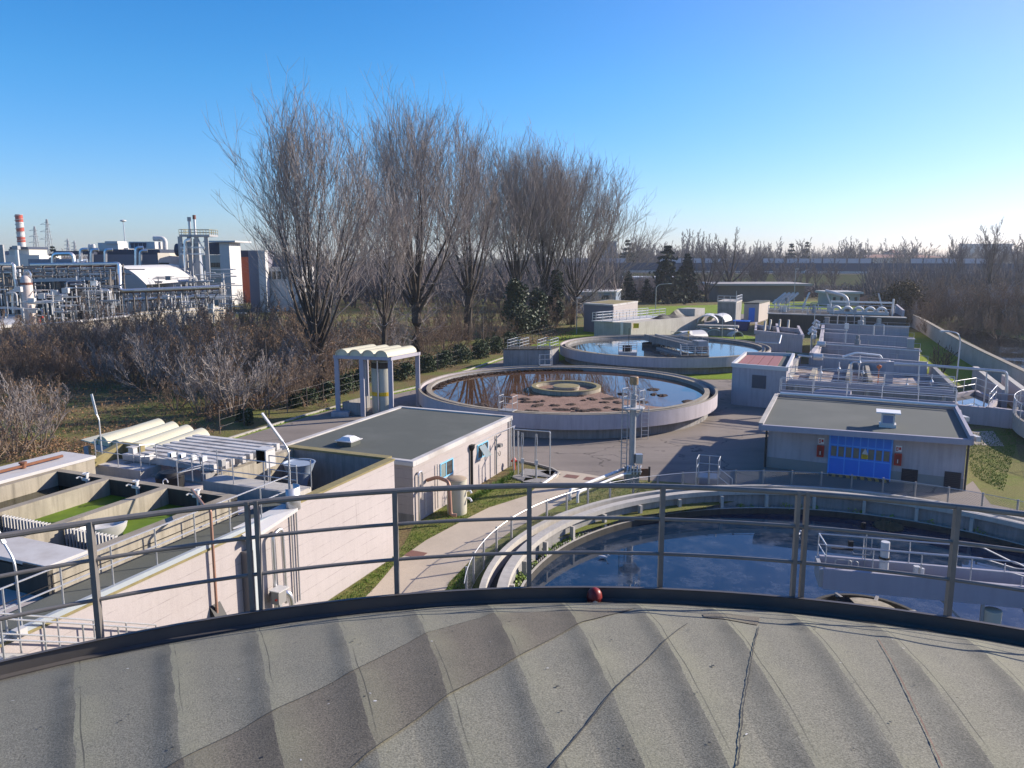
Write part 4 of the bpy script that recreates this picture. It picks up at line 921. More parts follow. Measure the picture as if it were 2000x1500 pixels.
mb = MB(CF); mb.tube([(.05, 10.6, 0), (.05, 10.6, 2.85)], .035, 6); mb.tube([(.08, 10.85, 0), (.08, 10.85, 2.85)], .05, 7); solo(mb, 'corner_pipes', galv, 'pair of grey pipes at the far corner of the control building', 'pipe')
# pipe frame, hydrant
t = thing('tube_gantry', 'thin galvanised pipe frame with hanging tubes beside the control building', 'gantry', (1.7, 41.9, 0))
PT = [g3(1005, 925), g3(1013, 926), g3(1073, 930)]
hz = 2.5; a_ = Vector((.1, 42.6, 0)); e_ = g3(1074, 929); m1, m2, m3 = g3(1012, 928), g3(1020, 932), g3(1047, 935)
mb = MB(); mb.tube(bend([a_ + Vector((0, .5, hz)), a_ + Vector((0, 0, hz)), e_ + Vector((0, 0, hz)), e_], .12), .04, 7); mb.build('top_pipe', galv, t, smooth=True)
for p in (a_, m1): MB().tube([p, p + Vector((0, 0, hz))], .045, 7).build('post', galv, t)
for p in (m2, m3):
    mb = MB(); mb.tube([p, p + Vector((0, 0, .85))], .06, 7); mb.tube(bend([p + Vector((0, 0, .8)), p + Vector((0, 0, 1.7)), p + Vector((.06, 0, 1.9)), p + Vector((.03, .0, hz))], .1), .03, 6); mb.tube([p + Vector((-.08, 0, .85)), p + Vector((-.04, 0, hz))], .022, 6); d = mb.build('drop_tube', galv, t)
    MB().box(p.x - .09, p.x + .09, p.y - .08, p.y + .08, .8, 1.05).build('valve', offwhite, d)
c = g3(1004, 917); t = thing('hydrant', 'small red fire hydrant at the far corner of the control building', 'hydrant', c)
MB().lathe(c.x, c.y, [(.10, 0), (.09, .1), (.08, .45), (.13, .47), (.13, .55), (.09, .65), (.03, .72)], 12).build('body', redpaint, t, smooth=True)
MB().tube([c + Vector((-.18, 0, .5)), c + Vector((.18, 0, .5))], .05, 8).build('outlet', redpaint, t)
for px, py, w_, h_, lab in ((1116, 931, 20, 6, 'farther'), (1155, 936, 20, 6, 'nearest the road mast'), (812, 1083, 25, 7, 'lower left')):
    cc = g3(px, py); mb = MB((cc.x, cc.y, .013, 24)); mb.box(-.38, .38, -.3, .3, 0, .01); solo(mb, 'manhole_cover', rustplate, {'farther': 'rusty manhole cover by the dirt patch on the pale path', 'nearest the road mast': 'rusty manhole cover on the pale path nearest the mast', 'lower left': 'rusty manhole cover low on the path by the pink wall'}[lab], 'manhole cover', group='rusty manhole covers in the path')
mb = MB(); mb.tube([g3(1056, 948, .1), g3(1085, 928, .1)], .07, 8); solo(mb, 'white_pipe', whitepaint, 'short white pipe lying on the path edge by the dirt patch', 'pipe')
for px, py, s in ((1020, 934, .6), (1045, 940, .6), (1050, 925, .9), (1075, 925, .5)):
    cc = g3(px, py); mb = MB((cc.x, cc.y, .006, rnd.uniform(0, 60))); mb.box(-s, s, -s * .7, s * .7, 0, .05); solo(mb, 'paving_slab', concgray, 'flat grey paving slab lying in the dirt under the pipe frame', 'slab', group='paving slabs under the pipe frame')
# ---------------------------------------------------------------- two farther round tanks
def round_tank(label, c, zt, R1, watermat, wz, lilac=pinkplain):
    t = thing('settling_tank', label, 'settling tank', (c[0], c[1], 0), 'round settling tanks')
    MB().ring(*c, R1 - .16, R1, zt - 1.0, zt, 128).build('outer_rim', lilac, t, smooth=True)
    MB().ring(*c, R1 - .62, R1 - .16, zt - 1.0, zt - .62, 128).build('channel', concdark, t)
    MB().ring(*c, R1 - .17, R1 + .005, zt, zt + .03, 128).build('rim_coping', conctop, t)
    MB().ring(*c, R1 - .95, R1 - .62, -.3, zt - .06, 128).build('inner_wall', concgray, t, smooth=True)
    MB().ring(*c, R1 - .97, R1 - .60, zt - .06, zt - .02, 128).build('coping', conctop, t, smooth=True)
    tag(MB().disc(*c, R1 - .9, wz, 128).build('water', watermat), kind='structure')
    return t
T2 = (4.35, 61.9); t2 = round_tank('middle round tank with brown water, foam and floating scum', T2, 1.75, 11.75, water_brown, 1.42)
T3 = (17.6, 90.9); t3 = round_tank('farthest round tank with pale filmed water and a scraper bridge', T3, 1.75, 12.0, water_film, 1.42)
def dirpt(c, r, z, px_az): return Vector((c[0] + r * math.sin(R(px_az)), c[1] + r * math.cos(R(px_az)), z))
# middle tank: inlet well, foam, scum
t = thing('centre_well', 'round mossy inlet well in the middle of the brown tank', 'inlet well', (T2[0], T2[1], 1.2))
MB().ring(*T2, 2.45, 2.75, .6, 1.72, 48).build('baffle_ring', concrete, t, smooth=True)
MB().ring(*T2, 2.42, 2.78, 1.72, 1.75, 48).build('ring_top', mossy, t)
MB().lathe(*T2, [(1.02, .6), (1.02, 1.62), (1.08, 1.64), (1.08, 1.76)], 32).build('pillar', concrete, t, smooth=True)
MB().lathe(*T2, [(1.04, 1.762), (.2, 1.80)], 32).build('pillar_top', mossy, t)
MB().disc(*T2, 2.45, 1.44, 48, 1.02).build('scum_layer', foam_mat, t)
mb = MB(); fp = [Vector(G(x, y, 1.43)) for x, y in ((1003, 768), (1030, 774), (1060, 772), (1085, 776), (1130, 775), (1165, 766), (1185, 770), (1205, 778), (1235, 782), (1262, 792), (1300, 796), (1330, 797), (1290, 802), (1230, 806), (1130, 808), (1060, 807), (1010, 803), (985, 796), (995, 782))]
cc = Vector(T2); fp = [cc + (p - cc).normalized() * min((p - cc).length, 10.8) for p in fp]
fine = []
for i in range(len(fp)):
    a, b = fp[i], fp[(i + 1) % len(fp)]; nrm = Vector((-(b - a).y, (b - a).x)).normalized()
    for k in range(6):
        p = a + (b - a) * k / 6; fine.append(p + nrm * rnd.uniform(-.18, .18) if k else p)
fine = [cc + (p - cc).normalized() * min((p - cc).length, 10.82) for p in fine]
mb.sheet([tuple(p) for p in fine], 1.432)
tag(mb.build('foam', foam_mat), 'pinkish brown foam covering the near part of the brown tank', 'foam', kind='stuff')
SC = [(500, 720, 22), (505, 742, 26), (590, 742, 18), (640, 735, 14), (598, 770, 30), (545, 815, 26), (730, 770, 24), (790, 802, 28), (862, 762, 26), (890, 796, 22), (950, 812, 30), (880, 826, 16), (1045, 803, 32), (1012, 715, 20), (1040, 725, 14), (960, 731, 14), (1170, 715, 30), (1122, 746, 20), (1140, 787, 18), (1222, 746, 20), (1225, 802, 22), (1505, 643, 26), (1505, 682, 16), (1575, 690, 22), (1420, 741, 18), (1770, 737, 24), (940, 695, 20), (170, 765, 28), (1262, 680, 24)]
q = random.Random(21); proto = None
for x, y, s in SC:
    c = g3(900 + x / 4, 600 + y / 4, 1.425)
    d = Vector((c.x - T2[0], c.y - T2[1]))
    if d.length > 10.3: d = d.normalized() * 10.3; c = Vector((T2[0] + d.x, T2[1] + d.y, 1.425))
    if proto is None:
        n = 15; vs = []; fs = []
        for i, (r, z) in enumerate(((1, -.02), (.92, .06), (.6, .12), (.25, .16))):
            for k in range(n): w_ = q.uniform(.6, 1.15); vs.append((r * w_ * math.cos(6.283 * k / n), r * w_ * math.sin(6.283 * k / n) * .7, z + q.uniform(-.03, .03)))
        for i in range(3):
            for k in range(n): fs.append((i * n + k, i * n + (k + 1) % n, (i + 1) * n + (k + 1) % n, (i + 1) * n + k))
        fs.append(tuple(3 * n + k for k in range(n))); b = MB(); b.add(vs, fs); proto = b.build('scum_clump', scumdark); o = proto
    else: o = proto.copy(); COL.objects.link(o)
    o.location = c; o.rotation_euler = (0, 0, q.uniform(0, 6.28)); k = s * .0235; o.scale = (k * q.uniform(.6, 1.2), k * q.uniform(.8, 1.5), .6)
    tag(o, 'dark clump of scum floating on the brown tank', 'scum clump', 'dark scum clumps floating on the middle tank')
mb = MB(); q = random.Random(5)
for i in range(900):
    a = R(q.uniform(-88, 12)); r = 10.78 - abs(q.gauss(0, .28)) * (1 if a < R(-20) else .4); c = Vector((T2[0] + r * math.sin(a), T2[1] + r * math.cos(a), 1.43 + q.uniform(0, .10)))
    s = q.uniform(.06, .2); ps = [c + Vector((s * math.cos(k * 1.57 + q.random()), s * math.sin(k * 1.57 + q.random()), q.uniform(-.04, .05))) for k in range(4)]; mb.add(ps, [(0, 1, 2, 3)])
tag(mb.build('scum_crust', scumdark), 'dark crust of scum along the far left rim of the brown tank', 'scum', kind='stuff')
# small sampling platforms on the rims
def rim_platform(label, c, az, r, zt, wdt=1.1, dp=.7, mast=None):
    p = dirpt(c, r, 0, az); fr = (p.x, p.y, 0, az); f_ = frame(*fr)
    t = thing('rim_platform', label, 'platform', (p.x, p.y, zt), 'small platforms on the tank rims')
    MB(fr).box(-wdt / 2, wdt / 2, -dp / 2, dp / 2, zt + .04, zt + .09).build('deck', galvdull, t)
    railing(t, [f_(-wdt / 2, -dp / 2, zt + .09), f_(-wdt / 2, dp / 2, zt + .09), f_(wdt / 2, dp / 2, zt + .09), f_(wdt / 2, -dp / 2, zt + .09)], .95, .6, (.95, .5), .022, .022, galv)
    if mast:
        mb = MB(); b = f_(wdt / 2 + .1, 0, zt); mb.tube([b, b + Vector((0, 0, mast * .55)), b + Vector((-.25, 0, mast))], .025, 6); mb.bar(b + Vector((-.12, 0, mast * .75)), b + Vector((-.28, 0, mast * 1.08)), .08, .04); mb.build('lamp_post', galv, t)
    return t
rim_platform('small railed platform on the left front rim of the brown tank', T2, 204, 11.35, 1.75, 1.0, .8, 2.1)
rim_platform('small railed platform on the back rim of the brown tank', T2, -6, 11.5, 1.75, 1.1, .6, 2.0)
# concrete box at the left of the far tank
bx = [G(983, 715), G(1074, 715), G(1103, 711)]; a = Vector(bx[0]); b = Vector(bx[1]); dv = Vector((.37, .93)) * 3.2
t = thing('valve_chamber', 'grey concrete valve chamber with railings left of the far tank', 'chamber', (a.x + 2, a.y + 2, 0))
poly = [tuple(a), tuple(b), tuple(b + dv), tuple(a + dv)]
MB().prism(poly, 0, 1.78).build('body', concgray, t); MB().prism([tuple(Vector(p) + (Vector(p) - (a + b) / 2 - dv / 2) * .03) for p in poly], 1.78, 1.88).build('top', concdark, t)
def P3(p, z): return Vector((p[0], p[1], z))
e = (b - a); z = 1.88
for i, (u0, u1) in enumerate(((.08, .34), (.72, .99))):
    railing(t, [P3(a + e * u0 + dv * .05, z), P3(a + e * u0 + dv * .95, z), P3(a + e * u1 + dv * .95, z), P3(a + e * u1 + dv * .05, z), P3(a + e * u0 + dv * .05, z)], 1.0, 1.1, (1.0, .66, .33), .025, .03, galv)
# outlet boxes on the near rim of the far tank
for (x0, x1, y, lab, h) in ((1207, 1243, 722, 'narrow lilac outlet box with a railed top on the far tank', 1.8), (1329, 1383, 731, 'wide stained concrete bridge landing on the near rim of the far tank', 1.85)):
    a, b = Vector(G(x0, y)), Vector(G(x1, y)); dv = Vector((.15, .98)) * 2.2
    t = thing('outlet_box', lab, 'outlet box', (a.x, a.y, 0)); MB().prism([tuple(a), tuple(b), tuple(b + dv), tuple(a + dv)], 0, h).build('body', pinkplain if h < 1.83 else concgray, t)
    e = (b - a); MB().prism([tuple(a - e * .02 - dv * .02), tuple(b + e * .02 - dv * .02), tuple(b + e * .02 + dv), tuple(a - e * .02 + dv)], h, h + .08).build('top', concdark if h > 1.83 else offwhite, t)
    railing(t, [P3(a + dv * .05, h + .08), P3(b + dv * .05, h + .08), P3(b + dv * .9, h + .08), P3(a + dv * .9, h + .08), P3(a + dv * .05, h + .08)], .95, .65, (.95, .5), .028, .028, galv)
    if h < 1.83:
        mb = MB(); m_ = a + e * .55 + dv * .4; mb.tube([P3(m_, h), P3(m_, h + 2.6)], .035, 6); mb.build('mast', black, t)
        mb = MB(); mb.box(a.x + .55, a.x + 1.5, a.y + .5, a.y + .8, h + .1, h + .75); mb.build('cabinet', black, t)
# scraper bridge of the far tank
pa, pb = P3((T3[0] - .9, T3[1] + 2.6), 0), P3(Vector(G(1372, 729)) + Vector((.1, 1.0)), 0)
d = (pb - pa); baz = math.degrees(math.atan2(-d.y, d.x)); L3 = d.length; B3 = (pa.x, pa.y, 0, baz); b3 = frame(*B3)
t = thing('scraper_bridge', 'dark grey scraper bridge from the centre to the near rim of the far tank', 'bridge', (pa.x, pa.y, 1.7))
for y in (-.75, .6): MB(B3).box(-.4, L3 + .1, y, y + .15, 2.0, 2.75).build('beam', galvdull if y > 0 else concgray, t)
MB(B3).box(-.4, L3 + .1, -.6, .6, 2.05, 2.12).build('deck', galvdull, t)
railing(t, [b3(L3 * .3, .7, 2.75), b3(L3, .7, 2.75)], .7, 1.3, (.7, .35), .02, .02, galvdull, one=None)
railing(t, [b3(L3 * .55, -.7, 2.75), b3(L3, -.7, 2.75)], .7, 1.3, (.7, .35), .02, .02, galvdull, one=None)
mb = MB(B3)
for i in range(7): mb.bar((1.5 + i * 1.2, -.5, 2.0), (2.2 + i * 1.2, -.5, 1.4), .06); mb.bar((2.2 + i * 1.2, -.5, 1.4), (2.7 + i * 1.2, -.5, 2.0), .06)
mb.build('truss', galv, t)
mb = MB(B3); mb.box(1.2, 10.5, -.9, .2, 1.42, 1.62); mb.build('scum_board', galvdull, t)
mb = MB(B3); mb.box(L3 - 1.2, L3 + .2, -.55, .55, 2.75, 3.25); mb.build('drive_unit', galvdull, t)
t = thing('centre_well', 'round dark inlet well under the inner end of the far bridge', 'inlet well', (T3[0], T3[1], 1.2))
MB().ring(T3[0] - .3, T3[1] + 1.0, 1.7, 1.95, .8, 1.85, 40).build('baffle_ring', concdark, t, smooth=True)
MB().cyl(T3[0] - .3, T3[1] + 1.0, .8, 2.0, .8, 24).build('pillar', concgray, t)
c = g3(1344, 664, 1.8); mb = MB(); mb.tube([c, c + Vector((0, 0, .8))], .03, 6); mb.lathe(c.x, c.y, [(.08, c.z + .8), (.12, c.z + .9), (.08, c.z + 1.1)], 10); solo(mb, 'warning_beacon', yellow, 'small yellow beacon on the far rim of the far tank', 'beacon')

# ---------------------------------------------------------------- silo under a vaulted canopy
def vault_roof(parent, o, ux, uy, w_, l_, n, z, rise, m, over=.12):
    """n barrel vaults side by side (ux across, uy along)"""
    k = w_ / n
    for i in range(n):
        vs = []; seg = 18
        for j in range(2):
            for s in range(seg + 1):
                t = s / seg; a = math.pi * t
                p = o + ux * (k * (i + .5 - .5 * math.cos(a) * .98)) + uy * (-over + j * (l_ + 2 * over)); vs.append((p.x, p.y, z + rise * math.sin(a)))
        fs = [(s, s + 1, seg + 2 + s, seg + 1 + s) for s in range(seg)]
        mb = MB(); mb.add(vs, fs); ob = mb.build('vault', m, parent); md = ob.modifiers.new('thick', 'SOLIDIFY'); md.thickness = .05
        for j in (0.02, .98):
            mb = MB(); p0 = o + uy * (-over + j * (l_ + 2 * over)); mb.add([tuple((p0 + ux * (k * (i + .5 - .5 * math.cos(math.pi * s / seg) * .96))) + Vector((0, 0, z + rise * .96 * math.sin(math.pi * s / seg)))) for s in range(seg + 1)], [tuple(range(seg + 1))])
            mb.build('vault_end', m, parent)
z = 4.55; o = P3(G(657, 695, z), 0); e1 = P3(G(762, 699, z), 0) - o; e2 = P3(G(815, 689, z), 0) - P3(G(762, 699, z), 0)
w1, l1 = e1.length, e2.length; e1.normalize(); e2.normalize()
sc_ = thing('silo_canopy', 'tall canopy of four cream vaults on lilac posts over the silo', 'canopy', tuple(o + e1 * w1 / 2 + e2 * l1 / 2))
lilacpost = MAT('lilac_steel', (.36, .345, .39), .7, var=.06)
for u, v in ((0, 0), (.47, 0), (1, 0), (1, 1), (0, 1)):
    p = o + e1 * w1 * u + e2 * l1 * v; MB().box(p.x - .16, p.x + .16, p.y - .16, p.y + .16, 0, z - .18).build('post', lilacpost, sc_)
mb = MB()
for a, b in (((0, 0), (1, 0)), ((1, 0), (1, 1)), ((1, 1), (0, 1)), ((0, 1), (0, 0))):
    p, q_ = o + e1 * w1 * a[0] + e2 * l1 * a[1], o + e1 * w1 * b[0] + e2 * l1 * b[1]; mb.seg(p, q_, .36, z - .18, z + .06, .17)
mb.build('beam', lilacpost, sc_)
vault_roof(sc_, o + e1 * .05 - e2 * .1, e1, e2, w1 - .1, l1, 4, z + .06, .5, cream)
p = o + e1 * w1 * .58 + e2 * l1 * .5
t = thing('storage_silo', 'cream storage silo with a yellow band under the vaulted canopy', 'silo', (p.x, p.y, 0))
MB().lathe(p.x, p.y, [(.82, 0), (.82, 3.95), (.72, 4.08), (.2, 4.15)], 32).build('body', creamtank, t, smooth=True)
MB().ring(p.x, p.y, .815, .828, 1.42, 1.72, 40).build('band', yellow, t); MB().ring(p.x, p.y, .815, .835, 3.55, 4.0, 40).build('top_band', MAT('black_brown', (.07, .055, .04), .9, var=.3), t)  # black-brown ring round the top of the silo
mb = MB(); pp = p - e2 * .95 + e1 * .25; mb.tube([pp, pp + Vector((0, 0, 4.2))], .06, 7); pp = p - e2 * .95 - e1 * .75; mb.tube([pp, pp + Vector((0, 0, 4.1))], .04, 7); mb.build('filling_pipe', galv, t)
mb = MB(); mb.seg(o + e1 * .25 + e2 * .3, o + e1 * w1 * .45 + e2 * .3, .15, 0, .95); mb.seg(o + e1 * .2 + e2 * .3, o + e1 * .2 + e2 * l1, .15, 0, .95); solo(mb, 'bund_wall', concgray, 'low stained bund wall between the left posts of the silo canopy', 'wall')
mb = MB(); pp = o - e2 * .5 + e1 * .25; mb.box(pp.x - .4, pp.x + .9, pp.y - .2, pp.y + .5, 0, .35); solo(mb, 'plinth_block', pinkplain, 'low lilac plinth at the foot of the left canopy post', 'block')
# low canopy at the left
z = 2.75; o = P3(G(190, 866, z), 0); e1 = P3(G(306, 898, z), 0) - o; e2 = P3(G(409, 858, z), 0) - P3(G(306, 898, z), 0)
w1, l1 = e1.length, e2.length; e1.normalize(); e2.normalize()
lc = thing('vaulted_canopy', 'low canopy of four long cream vaults left of the white beams', 'canopy', tuple(o + e1 * w1 / 2 + e2 * l1 / 2))
vault_roof(lc, o, e1, e2, w1, l1, 4, z, .48, cream)
mb = MB(); f0 = o - e1 * 1.5; mb.add([tuple(f0 - e2 * .1 + Vector((0, 0, z + .02))), tuple(o - e2 * .1 + Vector((0, 0, z + .02))), tuple(o + e2 * (l1 + .1) + Vector((0, 0, z + .02))), tuple(f0 + e1 * .6 + e2 * (l1 + .1) + Vector((0, 0, z + .02)))], [(0, 1, 2, 3)]); ob = mb.build('eave_sheet', cream, lc); md = ob.modifiers.new('thick', 'SOLIDIFY'); md.thickness = .06
mb = MB()
for a, b in (((0, 0), (1, 0)), ((1, 0), (1, 1)), ((1, 1), (0, 1)), ((0, 1), (0, 0))):
    mb.seg(o + e1 * w1 * a[0] + e2 * l1 * a[1], o + e1 * w1 * b[0] + e2 * l1 * b[1], .2, z - .3, z - .02, .1)
mb.build('beam', lilacpost, lc)
for u, v in ((-.2, 0), (.33, 0), (.66, 0), (1, 0), (1, 1), (0, 1)):
    p = o + e1 * w1 * u + e2 * l1 * v; MB().box(p.x - .12, p.x + .12, p.y - .12, p.y + .12, 0, z - .3).build('post', lilacpost, lc)

# ---------------------------------------------------------------- workshop with the blue door
WF = (14.67, 43.79, 0, 27.8); wf = frame(*WF); WL = 9.83; WD = 9.4; EZ = 2.62
wb = thing('workshop', 'lilac workshop with bright blue folding door and pale flat roof', 'building', wf(WL / 2, WD / 2, 0))
MB(WF).box(0, WL, 0, WD, 0, EZ).build('wall', pinkplain, wb)
mb = MB(WF); mb.box(-.012, WL + .012, -.012, .0, 0, .62); mb.build('plinth', greyplinth, wb)
ra = [G(1486, 829, EZ + .28), G(1898, 858, EZ + .28), G(1866, 797, EZ + .28), G(1517, 771, EZ + .28)]
RV = [Vector(p) for p in ra]
mb = MB(); mb.prism(ra, EZ, EZ + .2); mb.build('roof', roofpale, wb)
mb = MB()
for i, (p, q_) in enumerate(zip(RV, RV[1:] + RV[:1])):
    mb.seg(p, q_, .22, EZ - .02 if i != 2 else EZ, EZ + .28 + (.0 if i == 0 else .012 * i), .0)
mb.build('fascia', bridgepaint, wb)
mb = MB(); mb.seg(RV[3], RV[0], .24, EZ + .30, EZ + .36); mb.seg(RV[2], RV[3], .3, EZ + .33, EZ + .37); mb.build('coping', concpale, wb)
mb = MB(); mb.seg(RV[1], RV[2], .18, EZ + .29, EZ + .46); mb.build('parapet', bridgepaint, wb)
for x in (2.1, 8.9):
    mb = MB(WF); c = wf(x, -.45, EZ + .14); mb2 = MB(); mb2.tube([c, c - Vector((.02, .12, 0))], .05, 8); mb2.build('spout', offwhite, wb)
door = MB(WF).box(3.32, 6.38, -.05, .0, .03, 2.5).build('folding_door', bluepaint, wb)
mb = MB(WF); mb.box(3.26, 3.34, -.085, .0, .03, 2.55); mb.box(6.36, 6.44, -.085, .0, .03, 2.55)
for z in (2.49, 1.72, .98, .06): mb.box(3.34, 6.36, -.08, .0, z, z + .06)
for i in range(1, 8): mb.box(3.34 + i * .3775 - .025, 3.34 + i * .3775 + .025, -.075, 0, 1.04, 2.49)
for i in (2, 4, 6): mb.box(3.34 + i * .3775 - .03, 3.34 + i * .3775 + .03, -.075, 0, .12, .98)
mb.build('door_frame', bluetrim, door)
for i in range(8):
    MB(WF).box(3.39 + i * .3775, 3.67 + i * .3775, -.058, -.045, 1.1, 1.66).build('pane', MAT('frosted_pane', (.20, .185, .14), .25, var=.4, scale=3) if i == 0 else bpy.data.materials['frosted_pane'], door)
mb = MB(WF); mb.box(3.3, 6.4, -.12, -.09, .02, .12); mb.box(3.3, 6.4, -.4, -.12, .015, .03); mb.build('hazard_strip', hazard, wb)
t = thing('warning_sign', 'yellow plate under a pale triangle on the blue door', 'sign', wf(5.1, -.1, 1.2))
MB(WF).box(4.95, 5.27, -.1, -.088, 1.12, 1.36).build('plate', yellow, t)
mb = MB(WF); mb.add([(4.95, -.095, 1.38), (5.27, -.095, 1.38), (5.11, -.095, 1.72)], [(0, 1, 2)]); mb.build('triangle', offwhite, t)
mb = MB(WF)
for z in (1.30, 1.24, 1.18): mb.box(5.0, 5.22, -.104, -.1, z, z + .02)
mb.build('lettering', black, t)
for x, lab in ((2.85, 'left'), (6.72, 'right')):
    t = thing('fire_hose_cabinet', 'red fire hose cabinet on the workshop wall %s of the blue door' % lab, 'fire cabinet', wf(x, -.1, 1.0), 'fire hose cabinets beside the blue door')
    MB(WF).box(x - .18, x + .18, -.2, .0, .98, 1.62).build('body', redpaint, t, bevel=.01)
    MB(WF).box(x - .12, x + .12, -.21, -.2, 1.05, 1.55).build('front', darkred, t)
    MB(WF).box(x - .02, x + .02, -.215, -.21, 1.12, 1.32).build('handle', whitepaint, t)
    t = thing('fire_sign', 'white and red fire equipment sign above the cabinet %s of the blue door' % lab, 'sign', wf(x, -.05, 1.7), 'fire signs above the hose cabinets')
    MB(WF).box(x - .15, x + .15, -.03, -.0, 1.7, 2.02).build('plate', whitepaint, t)
    mb = MB(WF); mb.box(x - .12, x - .01, -.036, -.03, 1.74, 1.95); mb.box(x + .02, x + .12, -.036, -.03, 1.80, 1.95); mb.build('red_field', redpaint, t)
    mb = MB(WF); mb.box(x - .09, x - .04, -.04, -.036, 1.78, 1.84); mb.box(x - .09, x - .04, -.04, -.036, 1.87, 1.91); mb.build('pictogram', whitepaint, t)
for x0, x1, z0, z1, lab in ((6.95, 7.72, .12, .82, 'smaller dark louvre just right of the blue door'), (8.95, 9.7, .05, .92, 'larger dark louvre at the right end of the workshop wall')):
    m_ = MB(WF); m_.box(x0, x1, -.05, .0, z0, z1)
    for i in range(8): m_.box(x0 + .03, x1 - .03, -.075, -.05, z0 + .04 + i * (z1 - z0) / 8.4, z0 + .075 + i * (z1 - z0) / 8.4)
    solo(m_, 'louvre', MAT('dark_louvre', (.022, .025, .035), .5) if x0 < 8 else bpy.data.materials['dark_louvre'], lab, 'louvre')
c = P3(G(1733, 833, EZ + .2), EZ + .2); vf = (c.x, c.y, 0, 24.5)
t = thing('roof_vent', 'white roof ventilator with a flat hood on the workshop roof', 'ventilator', c)
MB(vf).box(-.42, .42, -.36, .36, EZ + .2, EZ + .38).build('base', offwhite, t); MB(vf).box(-.33, .33, -.28, .28, EZ + .38, EZ + .92).build('housing', offwhite, t)
MB(vf).box(-.25, .25, -.292, -.28, EZ + .44, EZ + .86).build('grille', MAT('blue_grey_grille', (.16, .21, .33), .5), t)
MB(vf).box(-.6, .6, -.52, .52, EZ + 1.0, EZ + 1.06).build('hood', whitepaint, t)
mb = MB(vf)
for x in (-.3, .3):
    for y in (-.25, .25): mb.box(x - .02, x + .02, y - .02, y + .02, EZ + .92, EZ + 1.0)
mb.build('struts', galvdull, t)
for u, lab in ((.3, 'upper'), (.9, 'lower')):
    p = RV[2] * u + RV[1] * (1 - u) if False else RV[1] * u + RV[2] * (1 - u); p = p + (RV[1] - RV[0]).normalized() * .25
    mb = MB(); mb.box(p.x - .12, p.x + .12, p.y - .3, p.y + .3, EZ + .05, EZ + .3); solo(mb, 'flood_lamp', offwhite, '%s white flood lamp on the right roof edge of the workshop' % lab, 'lamp', group='flood lamps on the workshop roof edge')
mb = MB(WF); mb.tube([(-.08, -.1, 0), (-.08, -.1, EZ)], .06, 7); solo(mb, 'rain_pipe', concdark, 'dark rain pipe at the left corner of the workshop', 'downpipe')
mb = MB(WF); mb.tube([(WL + .08, -.05, 0), (WL + .08, -.05, EZ)], .06, 7); solo(mb, 'rain_pipe', concdark, 'dark rain pipe at the right corner of the workshop', 'downpipe')

# ---------------------------------------------------------------- shed with the red panels on its roof
a, b = Vector(G(1430, 786)), Vector(G(1531, 790)); zt = 3.42
fl, fr_ = Vector(G(1457, 687, zt)), Vector(G(1550, 690, zt))
sh = thing('pump_shed', 'tall lilac shed with a recessed roof of red brown panels', 'shed', (a.x + 3, a.y + 3, 0))
nl, nr = Vector(G(1431, 709, zt)), Vector(G(1537, 717, zt))
poly = [tuple(nl), tuple(nr), tuple(fr_), tuple(fl)]
MB().prism(poly, 0, zt - .3).build('wall', pinkplain, sh)
mb = MB(); pv = [Vector(p) for p in poly]
for i, (p, q_) in enumerate(zip(pv, pv[1:] + pv[:1])): mb.seg(p, q_, .22, zt - .32, zt + .003 * i)
mb.build('parapet', offwhite, sh)
def lerp4(u, v): return (pv[0] * (1 - u) + pv[1] * u) * (1 - v) + (pv[3] * (1 - u) + pv[2] * u) * v
MB().prism([tuple(lerp4(*k)) for k in ((.03, .02), (.97, .02), (.97, .98), (.03, .98))], zt - .3, zt - .26).build('roof', roofgrey, sh)
for i in range(4):
    u0, u1 = .05 + i * .19, .05 + i * .19 + .175
    MB().prism([tuple(lerp4(*k)) for k in ((u0, .06), (u1, .06), (u1, .92), (u0, .92))], zt - .26, zt - .2).build('roof_panel', pinkroof, sh)
e = (nr - nl).normalized(); nn = Vector((e.y, -e.x)); c = nl + e * (nr - nl).length * .5
mb = MB(); mb.add([P3(c - e * .5 + nn * .06, 1.55), P3(c + e * .6 + nn * .06, 1.55), P3(c + e * .6 + nn * .06, 2.6), P3(c - e * .5 + nn * .06, 2.6), P3(c - e * .5, 1.55), P3(c + e * .6, 1.55), P3(c + e * .6, 2.6), P3(c - e * .5, 2.6)], [(0, 1, 2, 3), (0, 4, 5, 1), (1, 5, 6, 2), (2, 6, 7, 3), (3, 7, 4, 0)]); mb.build('vent_grille', MAT('grey_grille', (.06, .07, .09), .6), sh)

# ---------------------------------------------------------------- gas vent mast with ladder and basket
mp = Vector((6.45, 40.9, 0)); mt = thing('vent_mast', 'grey vent mast with ladder, railed basket and brown top cylinder', 'mast', mp)
mb = MB(); mb.tube([mp + Vector((0, 0, .9)), mp + Vector((0, 0, 4.55)), mp + Vector((.05, 0, 4.75))], .17, 14); mb.build('pole', galvdull, mt, smooth=True)
mb = MB(); mb.tube([mp + Vector((.05, 0, 4.7)), mp + Vector((.05, 0, 5.35))], .07, 10); mb.build('stub_pipe', offwhite, mt)
MB().lathe(mp.x + .0, mp.y, [(.24, 5.3), (.24, 5.68), (.2, 5.72)], 20).build('top_cylinder', MAT('browned_steel', (.30, .21, .12), .5, .4, var=.4, scale=4), mt, smooth=True)
MB().box(mp.x - .35, mp.x + .35, mp.y - .4, mp.y + .4, 0, .8).build('base', concgray, mt)
MB().ring(mp.x, mp.y, .18, .62, 4.02, 4.08, 8).build('basket_floor', offwhite, mt)
railing(mt, [mp + Vector((.6 * math.cos(a), .6 * math.sin(a), 4.08)) for a in [R(45 * i + 22) for i in range(9)]], .95, .5, (.95, .5), .022, .022, galv, railname='basket_rail')
